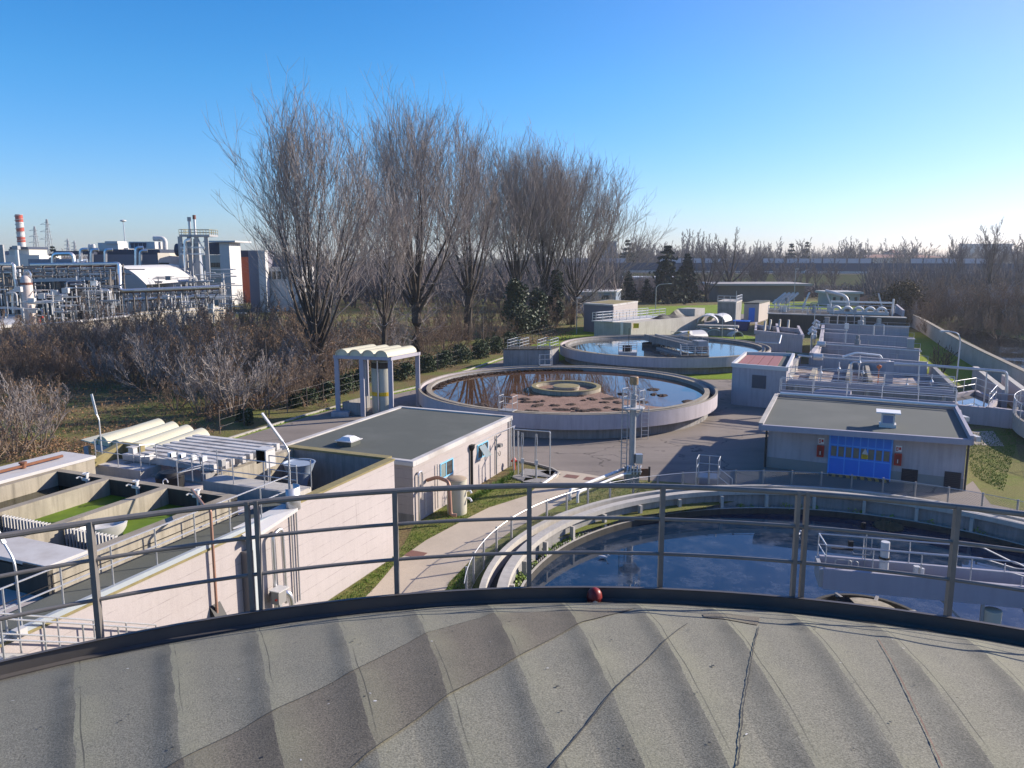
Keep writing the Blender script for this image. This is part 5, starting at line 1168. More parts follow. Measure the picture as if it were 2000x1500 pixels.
mb = MB(); mb.bar(mp + Vector((.1, 0, 3.5)), mp + Vector((.55, 0, 4.0)), .08); mb.bar(mp + Vector((-.1, 0, 3.6)), mp + Vector((-.5, 0, 4.0)), .08); mb.build('bracket', offwhite, mt)
lad = mp + Vector((-.42, -.05, 0)); mb = MB()
for x in (-.17, .12): mb.tube([lad + Vector((x, 0, .55)), lad + Vector((x, 0, 5.0))], .028, 6)
for i in range(15): mb.tube([lad + Vector((-.17, 0, .7 + i * .29)), lad + Vector((.12, 0, .7 + i * .29))], .016, 5)
mb.build('ladder', galvdull, mt)
t = thing('valve_box', 'pale grey switch box fixed to the lower part of the mast', 'switch box', mp + Vector((.3, -.1, 1.1)))
mb = MB(); mb.box(mp.x + .16, mp.x + .52, mp.y - .3, mp.y - .02, 1.05, 1.55); mb.build('box', galv, t)
t = thing('gas_valves', 'cluster of grey gas valves and pipes at the mast foot', 'valves', mp + Vector((0, -.3, .5)))
q = random.Random(9)
for i in range(5):
    x = mp.x - .3 + i * .17; mb = MB(); mb.tube([(x, mp.y - .45, .5), (x, mp.y - .45, .75 + .1 * (i % 3)), (x + .05, mp.y - .3, .95)], .045, 7); mb.cyl(x, mp.y - .45, .62, .68, .09, 10); mb.build('valve', offwhite if i % 2 else galv, t)
for k, (p0, p1) in enumerate((((1226, 913), (1113, 957)), ((1222, 925), (1128, 962)))):
    a, b = g3(*p0, .55), g3(*p1, .55); mb = MB(); mb.tube(bend([a + Vector((.3, 0, .0)), a, b, b - Vector((0, .05, .5))], .2), .085 - .015 * k, 9)
    solo(mb, 'gas_pipe', whitepaint, ['upper white pipe sloping from the mast foot towards the tank fence', 'lower white pipe sloping from the mast foot towards the tank fence'][k], 'pipe', smooth=True, group='white pipes at the mast foot')
t = thing('brown_board', 'small brown board on two posts right of the mast foot', 'sign', g3(1255, 940))
c = g3(1257, 942); MB().box(c.x - .45, c.x + .25, c.y - .03, c.y + .03, .35, .75).build('board', rust, t)
for x in (-.4, .3): MB().box(c.x + x - .05, c.x + x + .05, c.y + .03, c.y + .1, 0, .85).build('post', MAT('brown_post', (.10, .075, .06), .9) if x < 0 else bpy.data.materials['brown_post'], t)
# ladder on the middle tank wall
fr = (T2[0] + 11.8 * math.sin(R(159)), T2[1] + 11.8 * math.cos(R(159)), 0, 0); f_ = frame(*fr)
t = thing('wall_ladder', 'thin steel ladder on the near wall of the brown tank', 'ladder', f_(0, 0, 0))
mb = MB(fr)
for x in (0, .45): mb.tube([(x, -.15, 0), (x, -.15, 2.2)], .03, 6)
for i in range(7): mb.tube([(0, -.15, .3 + i * .28), (.45, -.15, .3 + i * .28)], .018, 5)
mb.build('frame', galv, t)
# gate / stair cage by the tank fence
c = g3(1382, 950); gf = (c.x, c.y, 0, 20); f_ = frame(*gf)
t = thing('access_gate', 'small grey railed access gate at the tank fence', 'gate', c)
mb = MB(gf); mb.box(-.55, .55, -.5, .5, .55, .6); mb.box(-.6, -.5, -.5, .5, 0, .6); mb.build('platform', galvdull, t)
railing(t, [f_(-.55, -.5, .6), f_(-.55, .5, .6), f_(.55, .5, .6), f_(.55, -.5, .6)], .95, .7, (.95, .5), .025, .025, galv)
railing(t, [f_(.55, -.5, .3), f_(1.3, -.9, -.1)], .9, .7, (.9, .45), .025, .025, galv)
# tank at the right edge with its own fence
c4 = (45.0, 47.0); t = round_tank('round tank cut by the right picture edge with a fence on its rim', c4, 1.3, 12.0, water_film, .75, concpale)
f4 = thing('rim_fence', 'wire fence with pale posts on the rim of the right edge tank', 'fence', (c4[0], c4[1], 1.3))
def f4p(a, z): return Vector((c4[0] + 12.05 * math.cos(R(a)), c4[1] + 12.05 * math.sin(R(a)), z))
for i in range(16):
    a = 118 + i * 7.4; MB().tube([f4p(a, .9), f4p(a, 2.45)], .03, 6).build('post', galv, f4)
mb = MB(); mb.tube([f4p(118 + i * 1.85, 2.4) for i in range(61)], .022, 6); mb.tube([f4p(118 + i * 1.85, 1.4) for i in range(61)], .008, 4)
for i in range(0, 111): 
    for s in (1, -1):
        a = 118 + i; e = a + s * 4.5
        if 118 <= e <= 229: mb.tube([f4p(a, 1.4), f4p(e, 2.38)], .0035, 3, cap=False)
mb.build('rail', galv, f4)
# ---------------------------------------------------------------- rear basins, pipework, canal
def V2(p): return Vector((p[0], p[1]))
def gz(x, y, z): a = G(x, y, z); return Vector((a[0], a[1], z))
ab = thing('aeration_basin', 'big stepped basin of parallel lilac walls behind the workshop', 'basin', gz(1690, 690, 0))
rows = [((1585, 689), (1812, 707), 2.8), ((1603, 667), (1797, 681), 2.8), ((1606, 649), (1785, 659), 2.8), ((1608, 633), (1776, 639), 2.8)]
ends = []
for a, b, z in rows:
    p, q_ = V2(G(*a, z)), V2(G(*b, z)); ends.append((p, q_))
    MB().seg(p, q_, .24, 0, z).build('wall', pinkplain, ab)
    railing(ab, [p.to_3d() + Vector((0, 0, z)), q_.to_3d() + Vector((0, 0, z))], .5, 2.4, (.5,), .02, .022, galvdull, one=True)
for i in (0,): 
    mb = MB()
    for u, v in zip(ends, ends[1:]): mb.seg(u[i], v[i], .4, 0, 2.795)
    mb.build('wall', pinkplain, ab)
tag(MB().sheet([ends[0][0], ends[0][1], ends[3][1], ends[3][0]], 1.2).build('water', water_dark), kind='structure')
fb = [V2(G(*p, 1.5)) for p in ((1560, 710), (1818, 731), (1862, 778), (1530, 762))]
tag(MB().sheet(fb, 1.5).build('basin_scum', scum_mat), 'pale streaky scum covering the basin behind the workshop', 'scum', kind='stuff')
mb = MB(); mb.seg(fb[0], fb[3], .35, 0, 2.4); mb.seg(fb[1], fb[2], .35, 0, 2.4); mb.seg(fb[3], fb[2], .35, 0, 2.3)
mb.build('wall', concgray, ab)
m1, m2 = V2(G(1655, 744, 1.9)), V2(G(1662, 714, 1.9)); mb = MB(); mb.seg(m1, m2, .3, .5, 2.2); mb.seg(V2(G(1700, 750, 1.9)), V2(G(1692, 716, 1.9)), .3, .5, 2.2); mb.seg(V2(G(1584, 745, 1.9)), V2(G(1592, 722, 1.9)), .4, .5, 2.1); mb.build('divider', concrete, ab)
p_, q_ = V2(G(1540, 741, 1.9)), V2(G(1850, 764, 1.9)); MB().seg(p_, q_, .3, .5, 1.95).build('divider', concgray, ab)
def run(name, label, pts, r, m, cat='pipe', n=8, bnd=.25, grp=None):
    mb = MB(); mb.tube(bend([p if isinstance(p, Vector) else gz(*p) for p in pts], bnd), r, n); return solo(mb, name, m, label, cat, smooth=True, group=grp)
for k, (a, b, z, lab) in enumerate((((1600, 697), (1815, 714), 2.9, 'nearest'), ((1606, 672), (1800, 686), 2.9, 'second'), ((1590, 641), (1655, 645), 2.9, 'third'), ((1590, 632), (1778, 638), 2.9, 'farthest'))):
    run('air_pipe', '%s pinkish air pipe along a basin wall top counted from the workshop' % lab, [(*a, z), (*b, z)], .065, offwhite, grp='air pipes along the basin walls')
    if k < 2:
        c = gz(a[0] - 2, a[1], z); mb = MB((c.x, c.y, 0, 24)); mb.tube([(-.4, 0, z), (.4, 0, z)], .3, 14); solo(mb, 'air_drum', offwhite, '%s round white drum at the left end of an air pipe' % lab, 'drum', smooth=True, group='white drums on the air pipes')
# steel walkways behind the workshop
def steel_walk(label, a, b, z, hr=1.0):
    p, q_ = gz(*a, z), gz(*b, z); t = thing('steel_walkway', label, 'walkway', (p + q_) / 2, 'steel walkways over the scum basin')
    d = (q_ - p).normalized(); nrm = Vector((-d.y, d.x, 0)) * .4
    for s in (-1, 1): mb = MB(); mb.bar(p + nrm * s, q_ + nrm * s, .08, .24); mb.build('channel_beam', bridgepaint, t)
    mb = MB(); mb.bar(p, q_, .72, .03); mb.build('grating', galvdull, t)
    railing(t, [p - nrm + Vector((0, 0, .1)), q_ - nrm + Vector((0, 0, .1))], hr, 2.2, (hr, hr * .5), .025, .028, galv)
    railing(t, [p + nrm + Vector((0, 0, .1)), q_ + nrm + Vector((0, 0, .1))], hr, 2.2, (hr, hr * .5), .025, .028, galv)
    for u in (.05, .5, .95): c = p + (q_ - p) * u; MB().box(c.x - .1, c.x + .1, c.y - .1, c.y + .1, .3, z - .1).build('leg', galvdull, t)
steel_walk('farther steel walkway with rails crossing the scum basin', (1540, 744), (1862, 768), 2.6)
steel_walk('nearer steel walkway with rails just behind the workshop roof', (1524, 766), (1866, 791), 2.7, .9)
run('gantry_pipe', 'tall inverted U pipe standing in the scum basin', [P(1662, 745, 65), P(1662, 708, 65), P(1700, 706, 65), P(1738, 706, 65), P(1738, 712, 65)], .09, galv)
c = gz(1734, 770, 1.5); mb = MB((c.x, c.y, 0, 24)); mb.box(-.26, .26, -.2, .2, 1.0, zrow(c.y, 706)); solo(mb, 'concrete_column', bridgepaint, 'pale lilac square column rising from the scum basin', 'column')
run('overflow_pipe', 'long grey pipe running right from the column and down to the culvert', [P(1738, 711, 59.5), P(1805, 713, 59), P(1966, 726, 57), P(1966, 768, 57)], .11, galv)
for x, y in ((1796, 713), (1928, 723)):
    c = P(x, y, 59 if x < 1850 else 57.5); mb = MB(); mb.tube([(c.x, c.y, .5), c], .05, 7); solo(mb, 'pipe_prop', galv, 'thin prop under the %s of the long grey pipe' % ('left half' if x < 1850 else 'right end'), 'prop')
run('header_pipe', 'white header pipe over the basin in front of the first lilac wall', [P(1646, 697, 66), P(1672, 689, 66), P(1719, 694, 66), P(1722, 700, 66)], .09, whitepaint)
run('roof_back_pipe', 'long white pipe along the back edge of the workshop roof', [(1524, 768, 3.1), (1690, 779, 3.1), (1868, 793, 3.1)], .075, whitepaint)
run('broad_duct', 'broad pale duct with a bend behind the workshop roof', [P(1592, 785, 55), P(1593, 766, 55), P(1610, 765, 55), P(1662, 769, 54)], .2, bridgepaint, n=12)
c = gz(1518, 785, 0); mb = MB((c.x, c.y, 0, 24)); mb.box(-.3, .3, -.25, .25, 0, 1.9); solo(mb, 'switch_cabinet', galv, 'grey upright cabinet between the shed and the workshop', 'cabinet')
c = gz(1500, 795, 0); t = thing('utility_stand', 'small pale equipment stand left of the workshop roof corner', 'stand', c)
mb = MB(); mb.box(c.x - .3, c.x + .3, c.y - .3, c.y + .3, 2.3, 2.9); mb.build('box', offwhite, t)
mb = MB(); mb.box(c.x - .06, c.x + .06, c.y - .06, c.y + .06, 0, 2.3); mb.build('post', galv, t)
c = gz(1562, 757, 0); mb = MB((c.x, c.y, 0, 24)); q = random.Random(4)
mb.lathe(0, 0, [(.5, 0), (.62, .3), (.55, .7), (.62, 1.0), (.45, 1.25), (.15, 1.35)], 18); solo(mb, 'white_container', whitepaint, 'white bulging container between the shed and the walkways', 'container', smooth=True)
run('side_pipe', 'slanting white pipe on the sunny side of the shed', [(1538, 730, 2.4), (1562, 757, 1.0)], .07, whitepaint)
run('side_pipe', 'short white pipe beside the back corner of the shed', [(1551, 718, 1.9), (1565, 735, .6)], .1, whitepaint)
c = P(1717, 717, 63); mb = MB(); mb.lathe(c.x, c.y, [(.1, c.z - .12), (.19, c.z), (.19, c.z + .12), (.05, c.z + .2)], 12); mb.tube([(c.x, c.y, 1.5), (c.x, c.y, c.z)], .04, 6); solo(mb, 'orange_buoy', MAT('orange_plastic', (.45, .13, .05), .6), 'small orange float on a rod over the scum basin', 'float', smooth=True)
for i, (x, y, h) in enumerate(((1637, 748, 2.8), (1676, 750, 3.4), (1684, 747, 2.4), (1818, 765, 2.4), (1770, 768, 2.2), (1602, 752, 2.6))):
    c = gz(x, y, 1.4); mb = MB(); mb.tube([c, c + Vector((0, 0, h - 1.0))], .05, 6); mb.lathe(c.x, c.y, [(.12, h - .4), (.15, h - .2), (.05, h)], 8)
    solo(mb, 'sluice_spindle', galv, 'grey valve spindle standing among the walkways of the scum basin', 'valve', group='valve spindles in the scum basin')
# basin block left of the rows
a, b = V2(G(1474, 682)), V2(G(1566, 694)); dv = Vector((.30, .95)) * 14; zt = 2.0
t = thing('grit_basin', 'grey lilac basin block with pipes and sloping fins left of the stepped walls', 'basin', (a.x + 3, a.y + 6, 0))
MB().prism([tuple(a), tuple(b), tuple(b + dv), tuple(a + dv)], 0, zt).build('body', pinkplain, t)
e = b - a
mb = MB(); mb.seg(a, b, .3, zt, zt + .5, .1); mb.seg(a, a + dv, .3, zt, zt + .45); mb.seg(b, b + dv, .3, zt, zt + .48); mb.seg(a + e * .5 + dv * .05, a + e * .5 + dv, .3, zt, zt + .5); mb.seg(a + dv * .6, b + dv * .6, .3, zt, zt + .52); mb.build('wall', pinkplain, t)
tag(MB().sheet([a + e * .03 + dv * .02, b - e * .03 + dv * .02, b - e * .03 + dv * .98, a + e * .03 + dv * .98], zt + .05).build('water', water_dark), kind='structure')
for u, v in ((.2, .35), (.33, .55), (.55, .7), (.75, .72)):
    c = a + e * u + dv * v; mb = MB((c.x, c.y, 0, 24)); mb.add([(-.1, -.9, zt + .1), (.1, -.9, zt + .1), (.1, .9, zt + .1), (-.1, .9, zt + .1), (-.1, .1, zt + 1.4), (.1, .1, zt + 1.4), (.1, .9, zt + 1.4), (-.1, .9, zt + 1.4)], [(0, 3, 2, 1), (4, 5, 6, 7), (0, 1, 5, 4), (1, 2, 6, 5), (2, 3, 7, 6), (3, 0, 4, 7)]); mb.build('fin', concpale, t)
run('frame_pipe', 'grey U-shaped pipe on the front of the grit basin', [(1560, 694, .2), (1560, 694, 2.6), (1585, 697, 2.6)], .11, galv)
run('frame_pipe', 'low grey pipe loop along the grit basin front wall', [(1475, 668, 2.6), (1522, 671, 2.6), (1526, 655, 2.8)], .08, galv)
run('green_pipe', 'dark green pipe crossing low towards the first lilac wall', [(1537, 688, 1.0), (1600, 696, 1.0)], .18, MAT('green_pipe_paint', (.09, .15, .12), .6))
for i, (x, y, z) in enumerate(((1585, 668, 2.9), (1592, 655, 3.0), (1584, 676, 2.9))):
    c = gz(x, y, 1.5); mb = MB((c.x, c.y, 0, 24)); mb.tube([(-.4, 0, z), (0, 0, z + .5), (.5, 0, z + .2)], .16, 8); mb.tube([(0, 0, .4), (0, 0, z + .4)], .09, 7); mb.cyl(.3, 0, z - .5, z, .25, 10)
    solo(mb, 'pipe_knot', galv, ['middle pipe fitting at the left ends of the lilac walls', 'farthest pipe fitting at the left ends of the lilac walls', 'nearest pipe fitting at the left ends of the lilac walls'][i], 'pipe fitting', group='pipe fittings by the lilac walls')
# screen house basins farther back
a, b = V2(G(1500, 640)), V2(G(1778, 642)); zt = 3.0
a = V2(G(1500, 613, zt)); b = V2(G(1770, 622, zt)); dv = Vector((.32, .94)) * 16
t = thing('screen_basin', 'long stained concrete basin with walkways at the far end of the works', 'basin', (a.x + 8, a.y + 5, 0))
MB().prism([tuple(a), tuple(b), tuple(b + dv), tuple(a + dv)], 0, zt).build('body', concdark, t)
e = b - a; MB().prism([tuple(a - e * .005), tuple(b + e * .005), tuple(b + e * .005 + dv * .1), tuple(a - e * .005 + dv * .1)], zt, zt + .12).build('ledge', concpale, t)
MB().seg(b + dv * .2, b + dv * 1.2 + e * .05, .3, 0, zt + 1.0).build('side_wall', pinkplain, t)
railing(t, [P3(a + dv * .15, zt + .1), P3(a + e * .5 + dv * .15, zt + .1)], 1.1, 1.9, (1.1, .55), .05, .05, galv, one=True)
railing(t, [P3(a + e * .05 + dv * .6, zt + .1), P3(a + e * .98 + dv * .6, zt + .1)], 1.1, 2.2, (1.1, .55), .05, .05, galv, one=True)
for u in (.70, .81): c = a + e * u - dv * .01; MB().box(c.x - .25, c.x + .25, c.y - .5, c.y, .6, zt - .1).build('buttress', concpale, t)
for i in range(5):
    u = .52 + i * .083; c = a + e * u + dv * .22; mb = MB((c.x, c.y, 0, 24)); n = 12
    ar = [(.8 * math.cos(math.pi * k / n), .8 * math.sin(math.pi * k / n)) for k in range(n + 1)]; ai = [(.62 * x, .62 * y) for x, y in ar]
    vs = [(x, 0, zt + .5 + z) for x, z in ar] + [(x, 0, zt + .5 + z) for x, z in ai] + [(x, 2.2, zt + .5 + z) for x, z in ar]
    mb.add(vs, [(k, k + 1, n + 2 + k, n + 1 + k) for k in range(n)] + [(k + 1, k, 2 * n + 2 + k, 2 * n + 3 + k) for k in range(n)])
    mb.box(-.95, .95, .05, 2.1, zt + .12, zt + .5)
    solo(mb, 'arched_cover', offwhite, '%s white arched cover in the row on the far basin counted from the left' % ['first', 'second', 'third', 'fourth', 'fifth'][i], 'cover', group='arched covers on the far basin')
mb = MB(); c0, c1 = a + e * .48 + dv * .25, a + e * .93 + dv * .25; mb.bar(P3(c0, zt + 2.0), P3(c1, zt + 2.0), .4, .25); mb.tube([P3(c0, zt), P3(c0, zt + 2)], .12, 6); mb.tube([P3(c1, zt), P3(c1, zt + 2.6)], .15, 6); solo(mb, 'cover_gantry', galv, 'grey gantry beam above the row of arched covers', 'gantry')
mb = MB(); p = P3(a + e * .03 + dv * .5, zt); 
for k in range(4): mb.bar(p + Vector((k * .7, 0, 1.2)), p + Vector((k * .7 + 2.2, .5, 2.9)), .35, .3)
for k in range(4): mb.tube([p + Vector((.4 + k * .8, .2, 0)), p + Vector((.4 + k * .8, .2, 1.9))], .08, 5)
solo(mb, 'screw_conveyor', offwhite, 'pale inclined conveyors at the left end of the far basin', 'conveyor')
p = P3(a + e * .62 + dv * .5, zt); mb = MB(); mb.tube(bend([p + Vector((0, 0, 0)), p + Vector((0, 0, 2.6)), p + Vector((-3.2, .8, 3.4))], 1.2, 6), [.35] * 3 + [.38] * 4 + [.34, .2], 10) if False else mb.tube(bend([p, p + Vector((0, 0, 2.6)), p + Vector((-3.4, .8, 3.5))], 1.2, 6), .27, 10)
solo(mb, 'goose_neck_pipe', offwhite, 'fat pale goose neck pipe bent left above the far basin', 'pipe', smooth=True)
for u, v, dx in ((.27, .4, 1.0), (.5, .5, -1.0), (.88, .5, -.8)):
    p = P3(a + e * u + dv * v, zt); mb = MB(); mb.bar(p + Vector((0, 0, .8)), p + Vector((dx, 0, 3.2)), .25, .18); mb.tube([p, p + Vector((0, 0, .9))], .07, 6)
    solo(mb, 'hoist_arm', galv, 'slanting grey hoist arm on the far basin %s' % {.27: 'near its left third', .5: 'left of the arched covers', .88: 'at the right end of the arched covers'}[u], 'hoist', group='hoist arms on the far basin')
q = random.Random(61)
for i in range(22):
    if i < 13: c = P3(a + e * q.uniform(.02, .95) + dv * q.uniform(.05, .8), zt + .05)
    else: u = ends[q.choice((1, 2, 3))]; c = P3(u[0] + (u[1] - u[0]) * q.uniform(.02, .95), 2.8)
    mb = MB((c.x, c.y, c.z, 24)); k = i % 4; h = q.uniform(.8, 1.6)
    if k == 0: mb.box(-.3, .3, -.25, .25, 0, h * .8); mb.box(-.36, .36, -.3, .3, h * .8, h * .86)
    elif k == 1: mb.tube([(0, 0, 0), (0, 0, h * 1.5)], .06, 6); mb.box(-.2, .2, -.16, .16, h * 1.1, h * 1.5)
    elif k == 2: mb.lathe(0, 0, [(.28, 0), (.28, h * .5), (.16, h * .6), (.2, h), (.05, h * 1.15)], 10)
    else: mb.tube(bend([(-.5, 0, 0), (-.5, 0, h), (.6, 0, h), (.6, 0, .1)], .25), .08, 7)
    if i < 13: lab, gr_ = ('grey box of equipment', 'grey post mounted instrument', 'grey gear motor', 'grey hooped pipe')[k] + ' on the long stained far basin', ('equipment boxes', 'instruments', 'gear motors', 'hooped pipes')[k] + ' on the far basin'
    else: lab, gr_ = ('grey box of equipment', 'grey post mounted instrument', 'grey gear motor', 'grey hooped pipe')[k] + ' on a stepped lilac basin wall', ('equipment boxes', 'instruments', 'gear motors', 'hooped pipes')[k] + ' on the stepped walls'
    solo(mb, ('equipment_box', 'instrument', 'gear_motor', 'hooped_pipe')[k], q.choice((galvdull, galv, concgray)), lab, 'equipment', group=gr_)
# small houses and tanks at the back of the works
def house(label, cat, nl, nr, fr_, h, wm, rm, over=.3, name='small_building', rt=.25):
    a, b, c = V2(G(*nl)), V2(G(*nr)), V2(G(*fr_)); d = a + (c - b)
    t = thing(name, label, cat, (a.x, a.y, 0)); pl = [a, b, c, d]; cc = (a + b + c + d) / 4
    MB().prism([tuple(p) for p in pl], 0, h).build('wall', wm, t)
    MB().prism([tuple(p + (p - cc).normalized() * over) for p in pl], h, h + rt).build('roof', rm, t)
    return t, pl
t, pl = house('small pinkish hut with a blue door at the far end of the yard', 'hut', (1452, 629), (1481, 629), (1502, 622), 3.3, housewall, roofgrey, .1)
a, b = pl[0], pl[1]; e = b - a; nn = Vector((e.y, -e.x)).normalized() * .06
MB().seg(a + e * .32 + nn, a + e * .72 + nn, .1, .05, 2.6).build('door', bluepaint, t)
t, pl = house('dark grey concrete chamber left of the hut with the blue door', 'chamber', (1400, 634), (1436, 636), (1447, 630), 3.9, concgray, concpale, .12)
railing(t, [P3(pl[0], 4.1), P3(pl[1], 4.1), P3(pl[2], 4.1)], 1.0, 1.2, (1.0, .5), .05, .05, galv, one=True)
t, pl = house('dark fronted building with a mossy flat roof beyond the far tank', 'building', (1140, 647), (1196, 652), (1244, 641), 4.3, lilacwall, whitecap, .12)
e = pl[1] - pl[0]; mb = MB(); mb.prism([tuple(pl[0] + (pl[2] - pl[1]) * .1 + e * .1), tuple(pl[1] + (pl[2] - pl[1]) * .1 - e * .05), tuple(pl[2] - e * .05 - (pl[2] - pl[1]) * .1), tuple(pl[3] + e * .1 - (pl[2] - pl[1]) * .1)], 4.55, 4.6); mb.build('moss', mossy, t)
nrm = (pl[2] - pl[1]); sd = Vector((nrm.y, -nrm.x)).normalized() * .05
MB().seg(pl[1] + nrm * .01 + sd, pl[2] - nrm * .01 + sd, .06, .0, 4.28).build('lit_side', pink, t)  # sunlit side put in as a paler sheet over the dark shaded wall colour
MB().box(pl[1].x - 2.3, pl[1].x - 1.6, pl[1].y - .6, pl[1].y - .1, 2.6, 2.75).build('canopy', offwhite, t)
t, pl = house('low blue grey house with white eaves behind the mossy roofed building', 'house', (1128, 612), (1202, 610), (1212, 603), 4.3, bluegrey, whitecap, .4)
e = pl[1] - pl[0]; nn = Vector((e.y, -e.x)).normalized() * .05
for u in (.12, .62): MB().seg(pl[0] + e * u + nn, pl[0] + e * (u + .2) + nn, .1, 2.9, 3.7).build('window', glassdark, t)
# long tank with railed top
nl, nr, fr_ = V2(G(1160, 661)), V2(G(1232, 664)), V2(G(1375, 646)); fl = nl + (fr_ - nr); L_ = fr_ - nr
t = thing('long_tank', 'long pale concrete tank with railed walkway behind the far round tank', 'tank', (nr.x, nr.y, 0))
MB().prism([tuple(nl), tuple(nr), tuple(nr + L_ * .85), tuple(nl + L_ * .85)], 0, 2.5).build('body', concpale, t)
MB().prism([tuple(nl + (nr - nl) * .5 + L_ * .85), tuple(nr + L_ * .85), tuple(fr_), tuple(fl + (nr - nl) * .5)], 0, 3.7).build('end_block', concpale, t)
mb = MB(); ee = (nr - nl); mb.prism([tuple(nl - ee * .08), tuple(nl + ee * .55 - L_ * .02), tuple(nl + ee * .55 + L_ * .7), tuple(nl - ee * .08 + L_ * .7)], 2.5, 2.62); mb.build('walkway', offwhite, t)
railing(t, [P3(nl - ee * .05, 2.62), P3(nl + ee * .5, 2.62), P3(nl + ee * .5 + L_ * .68, 2.62)], 1.2, 1.6, (1.2, .8, .4), .05, .05, galv, one=True)
railing(t, [P3(nl + L_ * .02, 2.62), P3(nl + L_ * .68, 2.62)], 1.2, 1.6, (1.2, .8, .4), .05, .05, galv, one=True)
MB().box(nr.x - 1.6, nr.x - 1.2, nr.y - .5, nr.y - .1, 0, 2.6).build('pipe', galv, t)
mb = MB(); q = random.Random(8); c0 = P3(nr + L_ * .42 - ee * .25, 2.5); c1 = P3(nr + L_ * .84 - ee * .2, 2.5)
vs = []
for i in range(15):
    for j in range(5):
        p = c0 + (c1 - c0) * i / 14 + Vector((ee.x, ee.y, 0)) * (.07 * (j - 2)); vs.append(tuple(p + Vector((0, 0, (1 - abs(j - 2) / 2) * (.9 + .5 * math.sin(i * .8)) * q.uniform(.7, 1.1) * math.sin(math.pi * (i + .5) / 15) + .02))))
mb.add(vs, [(i * 5 + j, i * 5 + j + 1, (i + 1) * 5 + j + 1, (i + 1) * 5 + j) for i in range(14) for j in range(4)]); solo(mb, 'black_tarpaulin', black, 'rumpled black tarpaulin on top of the long concrete tank', 'tarpaulin')
mb = MB(); p = P3(nr + L_ * .02 + Vector((.06, -.04)), 1.6); mb.box(p.x, p.x + .8, p.y - .12, p.y - .08, 1.7, 2.4); solo(mb, 'yellow_notice', yellow, 'yellow notice at the near corner of the long concrete tank', 'sign')
run('inclined_pipes', 'pale pipes sloping along the foot of the long concrete tank', [(1290, 664, .6), (1350, 650, 2.0)], .3, offwhite)
# heap of old vault sheets
q = random.Random(31)
spots = [(1348, 661, 0, 1.4, 60), (1378, 652, 0, 1.3, 20), (1396, 653, 0, 1.2, 15), (1418, 650, 0, 1.2, 24), (1383, 648, 1.6, 1.5, 18), (1404, 646, 1.6, 1.4, 30), (1424, 655, 0, .9, -20)]
for i, (x, y, z, r, az) in enumerate(spots):
    c = gz(x, y, 0); mb = MB((c.x, c.y, z, az)); n = 10; vs = []
    for yy in (-2.2, 2.2): vs += [(r * math.cos(math.pi * k / n), yy, r * .75 * math.sin(math.pi * k / n)) for k in range(n + 1)]
    mb.add(vs, [(k, k + 1, n + 2 + k, n + 1 + k) for k in range(n)]); o = solo(mb, 'vault_sheet', offwhite, 'discarded white vault sheet in the heap beyond the far tank', 'roof sheet', group='heap of discarded vault sheets'); md = o.modifiers.new('thick', 'SOLIDIFY'); md.thickness = .12
c = gz(1400, 655, 0); mb = MB((c.x, c.y, 0, 20)); mb.box(-3.2, 3.0, -.6, 1.2, 0, .9); mb.box(-3.0, 3.1, -.3, 2.0, 1.2, 1.5); solo(mb, 'scrap_pallet', concgray, 'grey stack of boards under the heap of vault sheets', 'scrap')
c = gz(1448, 645, 0); t = thing('blue_skip', 'dark blue skip beside the heap of vault sheets', 'skip', c); sf = (c.x, c.y, 0, 24)
MB(sf).add([(-1, -.8, 0), (1, -.8, 0), (1, .8, 0), (-1, .8, 0), (-1.25, -1, 1.5), (1.25, -1, 1.5), (1.25, 1, 1.5), (-1.25, 1, 1.5)], [(0, 3, 2, 1), (4, 5, 6, 7), (0, 1, 5, 4), (1, 2, 6, 5), (2, 3, 7, 6), (3, 0, 4, 7)]).build('tub', MAT('dark_blue_paint', (.02, .045, .16), .5), t)
MB(sf).box(-1.3, 1.3, -1.05, 1.05, 1.5, 1.6).build('rim', bluepaint, t)
# right side: canal wall, culvert, shaded pool
cw = [V2(G(x, y, 2.0)) for x, y in ((1780, 614), (1808, 627), (1845, 648), (1880, 667), (1920, 687), (1962, 707), (2010, 730), (2080, 765))]
ct = thing('canal_wall', 'long pale wall between the works and the river', 'wall', (cw[3].x, cw[3].y, 0))
mb = MB(); [mb.seg(u, v, .35, -.2, 2.0, .05) for u, v in zip(cw, cw[1:])]; mb.build('wall', concpale, ct)
mb = MB(); [mb.seg(u, v, .5, 2.0, 2.1, .05) for u, v in zip(cw, cw[1:])]; mb.build('coping', conctop, ct)
cu = thing('culvert', 'pale concrete culvert with two sloping side walls by the river wall', 'culvert', gz(1965, 760, 0))
for a, b in (((1905, 716), (1964, 762)), ((1962, 732), (2040, 790))): 
    MB().seg(V2(G(*a, 1.9)), V2(G(*b, 1.9)), .4, 0, 1.85).build('side_wall', pinkplain, cu); MB().seg(V2(G(*a, 1.9)), V2(G(*b, 1.9)), .44, 1.85, 1.92).build('coping', concpale, cu)
MB().seg(V2(G(1931, 793, 1.4)), V2(G(2040, 806, 1.4)), .4, 0, 1.35).build('front_wall', pinkplain, cu)
railing(cu, [gz(1931, 793, 1.35), gz(2040, 806, 1.35)], 1.0, 1.8, (1.0, .5), .03, .03, galv, one=True)
pp = [V2(G(*p, 1.3)) for p in ((1858, 770), (1905, 762), (1945, 778), (1930, 796), (1868, 790))]
po = thing('settling_pool', 'small shaded concrete pool right of the workshop', 'pool', (pp[0].x, pp[0].y, 0)); mb = MB(); [mb.seg(u, v, .3, 0, 1.3, .1) for u, v in zip(pp, pp[1:] + pp[:1])]; mb.build('wall', pinkplain, po)
